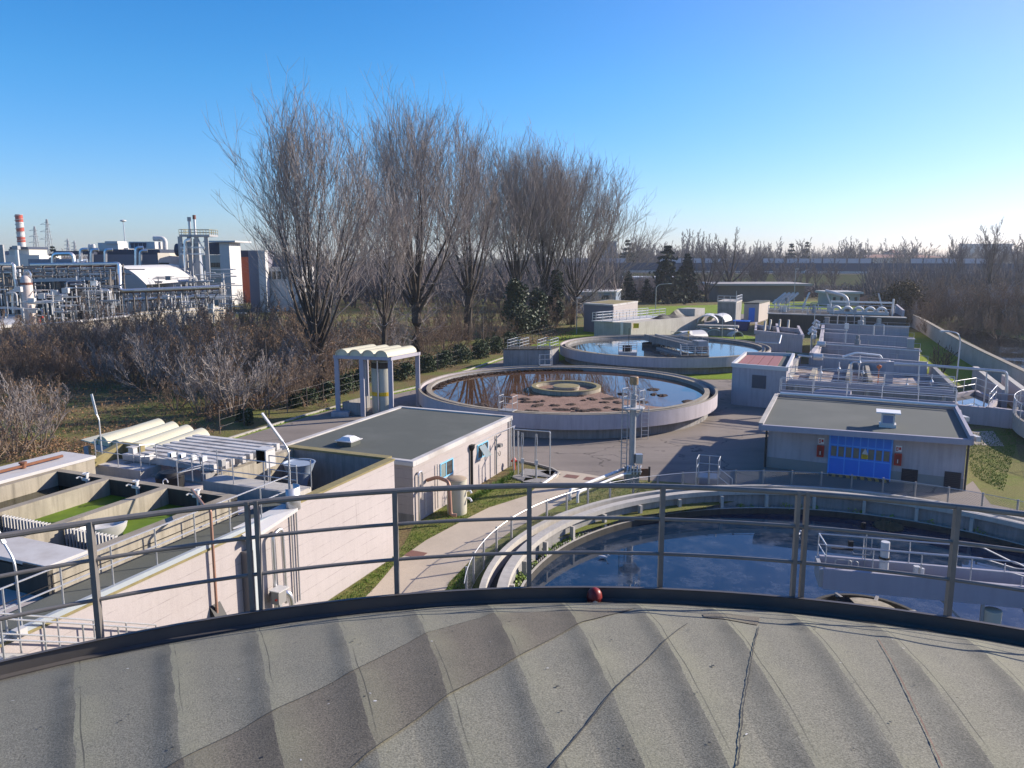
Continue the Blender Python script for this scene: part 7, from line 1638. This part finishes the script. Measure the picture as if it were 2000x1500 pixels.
mb = MB(); mb.tube(bend(pp((15, 516, 126), (27, 516, 126), (29, 545, 126), (33, 560, 126), (25, 575, 126), (27, 612, 126)), .6, 5), .27, 9); mb.build('pipe', silver, t, smooth=True, label='bent silver pipe')
for i in range(3):
    x0, y0 = ((150, 555), (395, 545), (170, 575))[i]; Y = (136, 150, 128)[i]; mb = MB()
    for k in range(26):
        p = P(x0 + q.uniform(-35, 45), y0 + q.uniform(-20, 30), Y + q.uniform(-1, 3))
        if k % 2: mb.tube([p, p + Vector((q.uniform(1.5, 5), 0, 0))], q.uniform(.05, .14), 5)
        else: mb.tube([(p.x, p.y, 0), p], q.uniform(.05, .13), 5)
    solo(mb, 'pipe_manifold', (galv, offwhite, galvdull)[i], ['pipe tangle behind the black tank', 'pipe tangle under the scrubber tower', 'low pipe tangle in front of the upper pipe rack'][i], 'pipework', group='pipe tangles of the plant')
mb = MB(); 
for k in range(40):
    p = P(190 + q.uniform(0, 42), 525 + q.uniform(0, 55), 137 + q.uniform(0, 3))
    if k % 3: mb.tube([(p.x, p.y, 0), p], q.uniform(.05, .16), 5)
    else: mb.tube([p, p + Vector((q.uniform(.5, 2.5), 0, q.uniform(-1, 1)))], .1, 5)
solo(mb, 'pipe_tower', railsteel, 'dark tower of vertical pipes at the end of the upper rack', 'pipework')
a = P(149, 600, 132); t = thing('storage_tank', 'black cylindrical tank in front of the upper pipe rack', 'tank', (a.x, a.y, 0)); h = zrow(132, 552)
MB().lathe(a.x, a.y, [(1.5, 0), (1.5, h - .2), (1.2, h + .1), (.2, h + .3)], 26).build('body', blackgloss, t, smooth=True)
for k in range(4): MB().ring(a.x, a.y, 1.5, 1.54, h * (.35 + .16 * k), h * (.35 + .16 * k) + .1, 26).build('hoop', toesteel, t)
mb = MB(); mb.tube(bend(pp((130, 605, 130), (130, 549, 130), (165, 548, 130)), .5), .1, 6); mb.build('pipe', galv, t)
a = P(56, 600, 126); t = thing('column_vessel', 'pinkish white column vessel with a pipe on top at the left', 'vessel', (a.x, a.y, 0)); h = zrow(126, 545)
MB().lathe(a.x, a.y, [(.85, 0), (.85, h), (.55, h + .5), (.35, h + .6), (.35, h + 1.1)], 20).build('body', MAT('pinkish_white_paint', (.60, .52, .47), .6, var=.1, scale=1, streak=.2), t, smooth=True)
MB().ring(a.x, a.y, .85, .9, h - .9, h - .55, 20).build('hoop', ptrust, t); mb = MB(); mb.tube(bend(pp((53, 540, 126), (54, 528, 126), (60, 535, 126), (61, 552, 126)), .3), .14, 7); mb.build('pipe', silver, t)
a = P(40, 560, 133); t = thing('vent_stack', 'straight grey vent stack with a square head behind the column vessel', 'stack', (a.x, a.y, 0)); h = zrow(133, 487)
MB().cyl(a.x, a.y, 0, h, .28, 12).build('shaft', galv, t, smooth=True); MB().box(a.x - .5, a.x + .4, a.y - .4, a.y + .4, h, h + .6).build('head', galvdull, t)
mb = MB(); pbox(mb, 1, 5, 478, 520, 150, .4); solo(mb, 'vent_stack', galvdull, 'thin grey vent pipe at the left picture edge', 'stack')
q = random.Random(43)
mb = MB(); pbox(mb, -60, 232, 533, 600, 162, 8, True); solo(mb, 'dark_hall', MAT('dark_brown_hall', (.060, .052, .048), .9, var=.5, scale=.5), 'long dark hall behind the pipe racks', 'hall')
for k, (xa, xb, ya, yb, Yc, mm, lab) in enumerate(((-20, 130, 560, 622, 124, offwhite, 'white pipe tangle low behind the thicket at left'), (60, 235, 552, 612, 130, silver, 'silver pipe tangle under the white walkway'), (240, 440, 540, 566, 152, galvdull, 'dull grey pipe tangle between the lower rack and the tower'), (300, 440, 575, 612, 140, offwhite, 'pale pipe tangle in front of the lower rack'), (-20, 60, 520, 560, 129, railsteel, 'dark pipe tangle at the left picture edge'), (90, 225, 520, 548, 143, railsteel, 'dark bracket tangle inside the upper rack'))):
    mb = MB()
    for _ in range(60):
        p = P(q.uniform(xa, xb), q.uniform(ya, yb), Yc + q.uniform(-2, 3)); r_ = q.uniform(.04, .15)
        c_ = q.random()
        if c_ < .45: mb.tube([p, p + Vector((q.uniform(1, 6), 0, 0))], r_, 5)
        elif c_ < .85: mb.tube([(p.x, p.y, max(0, p.z - q.uniform(1, 4)) if p.z > 1 else -.5), p], r_, 5)
        elif c_ < .95: mb.box(p.x - .5, p.x + .5, p.y, p.y + .6, p.z - .4, p.z + .4)
        else: mb.tube(bend([p, p + Vector((1.5, 0, 0)), p + Vector((1.5, 0, -2))], .5), r_ * 1.6, 6)
    solo(mb, 'pipe_manifold', mm, lab, 'pipework', group='pipe tangles of the plant')
# barrel roofed white hall
a0 = P(222, 552, 150); vs = []; n = 12
for j in range(2):
    for i in range(n + 1):
        u = i / n; x = 222 + 64 * u; y = 519 + 37 * (1 - math.cos(u * math.pi / 2)) ** 1.1; p = P(x, y, 150); vs.append((p.x, 150 + j * 26, p.z))
z0 = 1.0
mb = MB(); mb.add(vs + [(v[0], v[1], z0) for v in vs[:n + 1]], [(i, i + 1, n + 2 + i, n + 1 + i) for i in range(n)] + [(2 * (n + 1) + i, 2 * (n + 1) + i + 1, i + 1, i) for i in range(n)])
a, b = vs[0], vs[n]; mb.add([(a[0], 150, z0), (a[0], 150, a[2]), (a[0], 176, a[2]), (a[0], 176, z0)], [(0, 1, 2, 3)])
solo(mb, 'barrel_hall', whiteclad, 'white hall with a curved roof sloping down to the right', 'hall', smooth=False)
# process building with roof plant
t = thing('process_building', 'grey process building with silver ducts on its wall and white plant on the roof', 'building', (P(265, 540, 190).x, 190, 0))
pbox(MB(), 175, 308, 497, 545, 190, 18, True).build('wall', lilacwall, t)
a = P(308, 497, 188); b = P(331, 497, 191); mb = MB(); mb.prism([(a.x, 188), (b.x, 191), (b.x - 1, 208), (a.x, 206)], 0, P(308, 494, 188).z); mb.build('side_wall', beigewalls, t)
mb = MB()
for i in range(7): x = 310 + i * 3; pbox(mb, x, x + 1.6, 513, 524, 187.6 + i * .36, .3)
mb.build('window', glassdark, t)
pbox(MB(), 206, 312, 487, 497.5, 191, 14).build('roof_room', blackroof, t); mb = MB(); pbox(mb, 105, 180, 490, 497, 196, 10); mb.build('roof', blackroof, t)
for i, (x, w_, y0, y1) in enumerate(((158, 5, 487, 512), (179, 4, 488, 512), (206, 4, 488, 512), (266, 5, 484, 520), (274, 5, 490, 523))):
    mb = MB(); mb.tube(bend(pp((x + 14, y0, 188.5), (x, y0, 188), (x, y1, 188), (x + (11 if i == 0 else 0), y1 + (0 if i == 0 else 9), 188)), .9, 5), .42, 9); mb.build('duct', silver, t, smooth=True)
mb = MB(); mb.tube(bend(pp((104, 520, 186), (104, 496, 186), (142, 495, 186), (146, 520, 186)), 1, 5), .45, 9); mb.build('duct', silver, t, smooth=True)
t2_ = thing('air_cooler', 'white roof cooler with dark V shaped fans on the process building', 'cooler', (P(270, 485, 193).x, 193, P(270, 486, 193).z - .1))
pbox(MB(), 252, 302, 472, 486, 193, 6).build('body', whiteclad, t2_)
for i in range(4): mb = MB(); a, b, z0, z1 = prect(255 + i * 8, 262 + i * 8, 474, 484, 192.95); mb.add([(a, 192.9, z1), (b, 192.9, z1), ((a + b) / 2 + .3, 192.9, z0), ((a + b) / 2 - .3, 192.9, z0)], [(0, 3, 2, 1)]); mb.build('fan', blackroof, t2_)
mb = MB(); mb.tube(bend(pp((300, 466, 196), (322, 466, 196), (323, 490, 196)), 1, 5), .6, 10); solo(mb, 'roof_duct', whiteclad, 'fat white duct bending over the process building roof', 'duct', smooth=True)
mb = MB(); pbox(mb, 192, 230, 474, 487, 200, 5); pbox(mb, 205, 229, 471, 476, 199.5, 5); solo(mb, 'roof_unit', whiteclad, 'long white ventilation unit on the left part of the roof', 'ventilator')
mb = MB(); 
for x in (176, 182): p = P(x, 480, 205); mb.lathe(p.x, p.y, [(.5, P(x, 490, 205).z), (.5, p.z), (.35, p.z + .4)], 12)
solo(mb, 'roof_silos', whiteclad, 'pair of small white silos on the left roof', 'silo')
mb = MB(); pbox(mb, 165, 250, 484, 490, 203, 6); solo(mb, 'roof_cabins', offwhite, 'row of pale cabins behind the silver ducts', 'cabin')
# scrubber tower
t = thing('scrubber_tower', 'steel scrubber tower with two stacks and a railed platform', 'tower', (P(380, 540, 175).x, 175, 0))
for x, w_, y in ((369, 5, 424), (379, 4.5, 420)): p = P(x, y, 176); MB().cyl(p.x, 176, P(x, 500, 176).z, p.z, w_ * .5 * .115, 10).build('stack', galv, t); MB().cyl(p.x, 176, p.z - .9, p.z, w_ * .5 * .16, 10).build('stack_head', galvdull if x < 375 else ptrust, t)
pbox(MB(), 350, 409, 458, 462, 174, 5).build('platform', galvdull, t)
a, b = P(350, 459, 174), P(409, 459, 174); railing(t, [a, b, b + Vector((0, 5, 0)), a + Vector((0, 5, 0)), a], 1.2, 1.4, (1.2, .6), .06, .06, MAT('yellowish_rail', (.40, .36, .22), .6), one=True)
for x in (354, 372, 386, 405): mb = MB(); pbox(mb, x - .8, x + .8, 462, 560, 174.5, .3, True); mb.build('leg', galvdull, t)
mb = MB(); 
for x0, x1, y0, y1 in ((354, 372, 500, 465), (386, 405, 465, 500), (354, 372, 530, 505), (386, 405, 505, 530), (372, 386, 530, 495)): mb.bar(P(x0, y0, 174.6), P(x1, y1, 174.6), .18)
mb.build('bracing', bluegrey, t)
p = P(384, 480, 177); MB().lathe(p.x, p.y, [(1.0, 0), (1.0, p.z - 4), (.7, p.z), (.6, p.z + 1.5)], 16).build('vessel', MAT('pale_blue_vessel', (.34, .38, .44), .5, var=.1), t, smooth=True)
p = P(352, 490, 178); MB().tube([P(345, 488, 178), P(362, 488, 178)], 1.4, 14).build('drum', blackroof, t, smooth=True)
mb = MB(); mb.tube(bend(pp((362, 530, 173), (362, 470, 173), (372, 468, 173)), .5), .35, 8); mb.build('pipe', silver, t, smooth=True)
for y in (483, 496): a, b = P(352, y, 173.8), P(400, y, 173.8); mb = MB(); mb.bar(a, b, .3, .25); mb.tube([a + Vector((0, 0, 1.1)), b + Vector((0, 0, 1.1))], .06, 4); mb.build('landing', galv, t)
# buildings to the right
t = thing('panel_building', 'beige panel building with a white stair tower and flat canopy', 'building', (P(420, 540, 195).x, 195, 0))
pbox(MB(), 398, 433, 498, 545, 195, 12, True).build('wall', beigewalls, t); pbox(MB(), 432, 447, 474, 545, 193, 8, True).build('tower', whiteclad, t)
pbox(MB(), 397, 459, 470, 473, 192, 12).build('canopy', offwhite, t); pbox(MB(), 409, 432, 474, 497, 200, 6).build('back_room', blackroof, t)
mb = MB(); [pbox(mb, 412 + i * 3, 413.8 + i * 3, 513, 522, 194.9, .2) for i in range(6)]; mb.build('window', glassdark, t)
mb = MB(); pbox(mb, 449, 489, 502, 545, 205, 12, True); solo(mb, 'brick_building', brick, 'red brick building half hidden by bare branches', 'building')
mb = MB(); pbox(mb, 447, 490, 489, 503, 214, 12); solo(mb, 'dark_roof', blackroof, 'dark flat roof above the red brick building', 'roof')
t = thing('concrete_building', 'white and grey concrete building behind the leftmost poplar', 'building', (P(520, 560, 170).x, 170, 0))
pbox(MB(), 489, 512, 489, 580, 170, 8, True).build('tower', lilacwall, t); pbox(MB(), 508, 517, 489, 580, 169, 2, True).build('corner', whiteclad, t); pbox(MB(), 517, 590, 522, 580, 172, 10, True).build('hall', whiteclad, t)
mb = MB(); [pbox(mb, 522 + i * 10, 528 + i * 10, 530, 545, 171.9, .2) for i in range(6)]; mb.build('window', glassdark, t); pbox(MB(), 517, 590, 500, 523, 178, 8).build('upper_hall', bluegrey, t)
t = thing('retaining_wall', 'beige plant wall seen through the bare thicket', 'wall', (P(130, 650, 118).x, 118, 0))
mb = MB(); pts = [P(-60, 650, 112), P(150, 634, 118), P(262, 620, 128), P(440, 606, 146)]; [mb.seg(u, v, .4, 0, 1.9 + .5 * i) for i, (u, v) in enumerate(zip(pts, pts[1:]))]; mb.build('wall', beigewall, t)
mb = MB(); mb.tube([p + Vector((0, -.5, .5)) for p in pts], .14, 6); mb.build('pipe', silver, t); mb = MB(); mb.tube([P(150, 628, 117), P(255, 617, 127)], .2, 7); mb.build('pipe', whiteclad, t)
mb = MB(); pts = [Vector(G(-60, 622, 2.2)), Vector(G(28, 617, 2.2)), Vector(G(48, 633, 2.2)), Vector(G(-60, 642, 2.2))]; mb.prism([tuple(p) for p in pts], 1.9, 2.3); [mb.box(G(x, y, 2.2)[0] - .1, G(x, y, 2.2)[0] + .1, G(x, y, 2.2)[1] - .1, G(x, y, 2.2)[1] + .1, 0, 1.9) for x, y in ((40, 632), (0, 637), (20, 620))]; solo(mb, 'low_canopy', whiteclad, 'low white roof at the left edge in front of the pipe racks', 'canopy')
p = P(78, 640, 119); mb = MB(); mb.tube([(p.x, p.y, 0), (p.x, p.y, zrow(119, 622))], .22, 8); mb.bar(P(75, 622, 119), P(84, 619, 119), .3); solo(mb, 'fire_monitor', redpaint, 'red fire monitor standing by the low white roof', 'fire monitor')
# chimney, pylons, light mast
p = P(44.5, 500, 420); t = thing('chimney', 'tall chimney with red and white bands on the left horizon', 'chimney', (p.x, 420, 0)); za, zb = zrow(420, 492), zrow(420, 419)
r_a, r_b = 1.95, 1.75; ks = [0, .26, .40, .54, .655, .80, 1.0]; cols = [whiteclad, MAT('chimney_red', (.42, .07, .035), .7, var=.1, scale=.3), whiteclad, bpy.data.materials['chimney_red'], whiteclad, bpy.data.materials['chimney_red']]
MB().cyl(p.x, 420, 0, za, r_a * 1.15, 20).build('base', whiteclad, t)
for i in range(6): MB().cyl(p.x, 420, za + (zb - za) * ks[i], za + (zb - za) * ks[i + 1], r_a + (r_b - r_a) * ks[i], 20, r_a + (r_b - r_a) * ks[i + 1]).build('band', cols[i], t, smooth=True)
mb = MB(); z, k = za + (zb - za) * .22, 0; mb.tube([(p.x + (r_a + .12) * math.cos(i * .22), 420 + (r_a + .12) * math.sin(i * .22), z + (zb - z) * i / 200) for i in range(201)], .14, 4); mb.build('spiral_strake', offwhite, t)
t = thing('boiler_house', 'white boiler house with stepped roofs at the chimney foot', 'building', (P(45, 500, 410).x, 410, 0))
pbox(MB(), 8, 76, 498, 512, 408, 20, True).build('hall', whiteclad, t); pbox(MB(), 18, 56, 486, 500, 412, 16).build('upper_hall', beigewalls, t); pbox(MB(), 19, 54, 482, 487, 411, 18).build('roof', blackroof, t); pbox(MB(), -30, 10, 490, 512, 415, 20, True).build('side_hall', bluegrey, t)
def pylon(label, px, py_top, py_base, Y, arms=3):
    a, b = P(px, py_base, Y), P(px, py_top, Y); t = thing('pylon', label, 'pylon', (a.x, Y, 0), 'lattice pylons on the left horizon'); h = b.z; w_ = h * .075; mb = MB(); r = .16 * Y / 600
    for sx in (-1, 1):
        for sy in (-1, 1): mb.bar((a.x + sx * w_, Y + sy * w_, 0), (a.x + sx * w_ * .12, Y + sy * w_ * .12, h), r * 2)
    for i in range(9):
        f0, f1 = i / 9, (i + 1) / 9; w0, w1 = w_ * (1 - .88 * f0), w_ * (1 - .88 * f1)
        mb.bar((a.x - w0, Y - w0, h * f0), (a.x + w1, Y - w1, h * f1), r * 1.2); mb.bar((a.x + w0, Y - w0, h * f0), (a.x - w1, Y - w1, h * f1), r * 1.2)
    mb.build('lattice', galvdull, t)
    for i in range(arms): z = h * (.62 + .14 * i); l = h * (.17 - .02 * i); mb = MB(); mb.bar((a.x - l, Y, z), (a.x + l * .5, Y, z), r * 1.6); mb.bar((a.x - l, Y, z), (a.x, Y, z + h * .05), r); mb.build('arm', galvdull, t)
pylon('nearest and tallest lattice pylon right of the chimney', 97, 428, 492, 620); pylon('second lattice pylon just right of the chimney', 72, 442, 492, 760)
pylon('tiny lattice pylon left of a pair on the horizon', 134, 466, 492, 1000); pylon('tiny lattice pylon right of a pair on the horizon', 147, 470, 492, 1100)
p = P(247, 490, 240); zt = zrow(240, 432); t = thing('light_mast', 'tall light mast with a flat round head above the plant', 'light mast', (p.x, 240, 0)); MB().tube([(p.x, 240, 0), (p.x - .3, 240, zt)], [.22, .14], 8).build('shaft', galv, t); MB().lathe(p.x - .3, 240, [(.3, zt - .2), (.9, zt), (.8, zt + .3), (.2, zt + .45)], 14).build('head', whiteclad, t)
mb = MB(); pbox(mb, 56, 150, 506, 520, 230, 12, True); solo(mb, 'low_shed', bluegrey, 'long low blue grey shed behind the upper pipe rack', 'shed')

# ---------------------------------------------------------------- motorway, far houses, horizon
eA, eB = Vector((20, 335)), Vector((330, 255)); ed = (eB - eA).normalized(); en = Vector((-ed.y, ed.x))
mb = MB(); prof = [(-22, 0), (-8, 5.2), (9, 5.2), (24, 0)]; vs = []
for i in range(9):
    c = eA + (eB - eA) * (i / 8); vs += [(c.x + en.x * o_, c.y + en.y * o_, z) for o_, z in prof]
mb.add(vs, [(i * 4 + k, (i + 1) * 4 + k, (i + 1) * 4 + k + 1, i * 4 + k + 1) for i in range(8) for k in range(3)]); tag(mb.build('embankment', lawn_material('embankment_grass', (.035, .05, .012), (.075, .10, .025), (.10, .08, .04), .6, .8)), kind='structure')
mb = MB(); c0, c1 = eA + en * .5, eB + en * .5; mb.seg(c0, c1, 14, 5.2, 5.206); tag(mb.build('motorway', asphalt), kind='structure')
t = thing('guard_barrier', 'pale crash barrier along the near side of the motorway', 'barrier', tuple(eA - en * 7) + (5.2,)); mb = MB(); mb.seg(eA - en * 6.8, eB - en * 6.8, .2, 5.75, 6.15); mb.build('rail', offwhite, t)
mb = MB(); mb.seg(eA + en * .5, eB + en * .5, .3, 5.2, 6.1); mb.build('median', concgray, t)
t = thing('noise_barrier', 'long dark blue noise barrier with pale upper panels beside the motorway', 'noise barrier', tuple(eA + en * 8) + (5.2,))
Ltot = (eB - eA).length; n = 70
mb = MB(); mb.seg(eA + en * 8, eA + en * 8 + ed * Ltot * .62, .2, 5.2, 9.2); mb.build('panel', barrierblue, t)
mb = MB()
for i in range(n):
    u = i / n
    if u > .62: break
    if (i // 3) % 7 in (2, 5): continue
    a = eA + en * 8 + ed * (Ltot * u + .3); mb.seg(a, a + ed * (Ltot / n - .6), .14, 9.2, 11.0)
mb.build('clear_panel', barrierpale, t)
mb = MB()
for i in range(n + 1):
    a = eA + en * 7.85 + ed * Ltot * i / n
    mb.box(a.x - .12, a.x + .12, a.y - .12, a.y + .12, 5.2, 11.1)
mb.build('posts', barrierblue, t, kind='stuff')
def car(label, u, off, m):
    c = eA + ed * Ltot * u + en * off; az = math.degrees(math.atan2(-ed.y, ed.x)); fr = (c.x, c.y, 5.21, az); t = thing('car', label, 'car', (c.x, c.y, 5.21), 'cars on the motorway'); n = 0
    pr = [(-2.1, .35), (-2.1, .85), (-1.9, .95), (-1.35, 1.45), (.45, 1.45), (1.1, .95), (2.0, .8), (2.1, .35)]; mb = MB(fr); k = len(pr); vs = [(x, -.85, z) for x, z in pr] + [(x, .85, z) for x, z in pr]
    mb.add(vs, [tuple(range(k - 1, -1, -1))[::-1], tuple(range(k, 2 * k))[::-1]] + [(i, (i + 1) % k, k + (i + 1) % k, k + i) for i in range(k)]); mb.build('body', m, t)
    mb = MB(fr); mb.box(-1.2, .5, -.87, .87, 1.0, 1.36); mb.build('window', glassdark, t)
    for x in (-1.3, 1.3): mb = MB(fr); mb.tube([(x, -.9, .32), (x, .9, .32)], .32, 12); mb.build('wheel', black, t)
car('white car on the motorway left of the pale panels', .31, -3.5, whitepaint); car('pale silver car farther right on the motorway', .52, -3.5, galv); car('dark car on the far lanes of the motorway', .42, 4.2, black)
def far_house(label, x0, x1, y0, y1, Y, dp, wm, rm, rh=.8, name='far_house', over=.6, hip=False, win=True):
    a, b, z0, z1 = prect(x0, x1, y0, y1, Y); t = thing(name, label, 'building', ((a + b) / 2, Y, 0)); MB().box(a, b, Y, Y + dp, 0, z1 - rh).build('wall', wm, t)
    mb = MB(); z = z1 - rh
    if hip: mb.add([(a - over, Y - over, z), (b + over, Y - over, z), (b + over, Y + dp + over, z), (a - over, Y + dp + over, z), (a + dp * .4, Y + dp / 2, z1), (b - dp * .4, Y + dp / 2, z1)], [(0, 1, 5, 4), (1, 2, 5), (2, 3, 4, 5), (3, 0, 4), (0, 3, 2, 1)])
    else: mb.box(a - over, b + over, Y - over, Y + dp + over, z, z1)
    mb.build('roof', rm, t)
    n = max(2, min(6, int((x1 - x0) / 12)))
    for i in range(n if win else 0): u = a + (b - a) * (i + .3) / n; MB().box(u, u + (b - a) / n * .35, Y - .03, Y, (z1 - rh) * .35, (z1 - rh) * .75).build('window', glassdark, t)
far_house('long low house with a wide flat roof beyond the far basins', 1402, 1572, 554, 592, 212, 14, MAT('brown_plaster', (.20, .155, .125), .9, var=.25, scale=.4), MAT('pale_flat_roof', (.36, .33, .31), .8, var=.1), .5, 'long_house', 1.5, win=False)
far_house('small pale house with a sloping white roof behind the arched covers', 1622, 1680, 570, 596, 190, 8, housewall, whitecap, .5)
far_house('wide white block of flats on the right horizon', 1905, 1978, 476, 500, 640, 25, housewall, whitecap, 1, 'far_block')
far_house('red roofed hall beyond the motorway at right', 1690, 1850, 497, 510, 520, 30, housewall, rooftile, 2.0, 'far_hall', 1, True)
far_house('tiny pale house on the horizon right of the columnar poplars', 1740, 1762, 488, 500, 560, 12, housewall, rooftile, 2, hip=True)
far_house('pale blue warehouse on the horizon left of the conifers', 1168, 1204, 471, 500, 700, 30, bluegrey, whitecap, 1, 'far_hall')
far_house('long blue roofed hall in front of the motorway left of the conifers', 1205, 1330, 541, 560, 262, 12, bluegrey, offwhite, .4, 'far_hall')
mb = MB(); c = gz(1715, 596, 0); mb.add([(c.x - 9, c.y - 5, 0), (c.x + 9, c.y - 5, 0), (c.x + 9, c.y + 6, 0), (c.x - 9, c.y + 6, 0), (c.x, c.y, 3.0), (c.x + 4, c.y + 2, 2.6)], [(0, 1, 4), (1, 5, 4), (1, 2, 5), (2, 3, 4, 5), (3, 0, 4)]); solo(mb, 'earth_heap', litter_mat, 'brown heap of earth behind the arched covers', 'heap')
# far trees: four individual plants, copied
FT = [bare_tree('far_tree', None, None, 15, 900 + i, limbs=6, spread=((14, 50), (10, 36), (18, 60))[i], trunk=.25, r0=.35, sec=7, ter=5, tw=2, tr=.07, m1=farbark, m2=farbark, up=.35) for i in range(3)]
FC = bare_tree('columnar_poplar', None, None, 26, 905, limbs=5, spread=(2, 8), trunk=.12, r0=.4, sec=14, ter=5, tw=1, tr=.09, m1=farbark, m2=farbark, up=.6, sl=.12)
fused = set()
def far(proto, px, top, Y, lab, grp):
    o = proto if proto.name not in fused else copy_tree(proto); fused.add(proto.name); p = P(px, 500, Y); h = zrow(Y, top)
    o.location = (p.x, Y, 0); base = 26 if proto is FC else 15; s = h / base; o.scale = (s * q.uniform(.9, 1.2), s * q.uniform(.9, 1.2), s); o.rotation_euler = (0, 0, q.uniform(0, 6.28)); tag(o, lab, 'tree', grp)
for px, top in ((1332, 452), (1338, 448), (1345, 447), (1353, 450), (1362, 455), (1368, 447), (1372, 452), (1382, 458), (1387, 456)): far(FC, px, top, 480 + q.uniform(-25, 25), 'columnar bare poplar on the horizon above the conifers', 'columnar poplars on the horizon')
for px, top in ((1640, 470), (1652, 463), (1660, 461), (1668, 466)): far(FC, px, top, 420 + q.uniform(-10, 10), 'bare poplar in the pale clump above the motorway', 'pale poplar clump above the motorway')
for i in range(100):
    px = q.uniform(1190, 2030); far(FT[i % 3], px, q.uniform(466, 487), q.uniform(380, 620), 'bare tree of the long horizon wood beyond the motorway', 'bare trees beyond the motorway')
for i in range(26):
    px = q.uniform(80, 560); far(FT[i % 3], px, q.uniform(486, 493), q.uniform(420, 700), 'bare tree on the left horizon behind the plant', 'bare trees behind the plant')
for i in range(34):
    px = q.uniform(600, 1200); far(FT[i % 3], px, q.uniform(474, 490), q.uniform(250, 420), 'bare tree in the wood behind the row of poplars', 'bare trees behind the row of poplars')
for i in range(16):
    px = q.uniform(1400, 1640); far(FT[i % 3], px, q.uniform(492, 512), q.uniform(262, 285), 'bare tree at the foot of the motorway bank', 'bare trees at the motorway bank')
for px, top, Y, w_, lab in ((1226, 466, 380, 7, 'cedar with layered branches on the horizon left of the conifers'), (1545, 472, 430, 5, 'dark round conifer on the horizon above the motorway'), (1575, 470, 440, 4, 'pointed dark conifer on the horizon above the motorway'), (104, 478, 330, 4, 'dark pine beside the blue grey shed of the plant')):
    p = P(px, 500, Y); conifer(lab, (p.x, Y, 0), zrow(Y, top), w_, 950 + int(px), layers=11, group='conifers on the horizon')
# far-off woods that read as one mass
def wood(label, px0, px1, top0, top1, Y0, Y1, n, seed):
    q = random.Random(seed); T = TW()
    for _ in range(n):
        Y = q.uniform(Y0, Y1); px = q.uniform(px0, px1); p = P(px, 500, Y); h = zrow(Y, q.uniform(top0, top1)) * q.uniform(.75, 1.0); b = Vector((p.x, Y, h * q.uniform(0, .45)))
        for _ in range(4):
            e = b + Vector((q.gauss(0, 1.6), q.gauss(0, 1.6), (h - b.z) * q.uniform(.5, 1.0))); T.limb([b, (b + e) / 2 + Vector((q.gauss(0, .4), 0, 0)), e], [.16, .10, .04], 3)
    o = T.build('wood', farbark, None); tag(o, label, 'wood', kind='stuff')
wood('distant bare wood along the right horizon', 1185, 2060, 478, 492, 520, 760, 2600, 1)
wood('distant bare wood along the left horizon', -60, 640, 490, 496, 700, 1000, 1500, 2)
wood('bare wood behind the row of poplars', 580, 1210, 490, 520, 170, 330, 2200, 3)
wood('scrubby wood on the far river bank at right', 1700, 2100, 500, 540, 190, 290, 1500, 4)
wood('low scrub in front of the motorway bank', 1150, 1750, 545, 575, 225, 262, 1300, 5)

# ---------------------------------------------------------------- haze
m = bpy.data.materials.new('haze_air'); m.use_nodes = True; nt = m.node_tree; nt.nodes.remove(nt.nodes['Principled BSDF'])
pv = nt.nodes.new('ShaderNodeVolumePrincipled'); pv.inputs['Density'].default_value = .00021; pv.inputs['Color'].default_value = (.80, .86, .95, 1); pv.inputs['Anisotropy'].default_value = .35
nt.links.new(pv.outputs[0], nt.nodes['Material Output'].inputs['Volume'])
mb = MB(); mb.box(-1300, 1300, -120, 1500, -2.5, 50); o = mb.build('haze', m); tag(o, 'thin pale winter haze over the works and the fields', 'haze', kind='stuff')
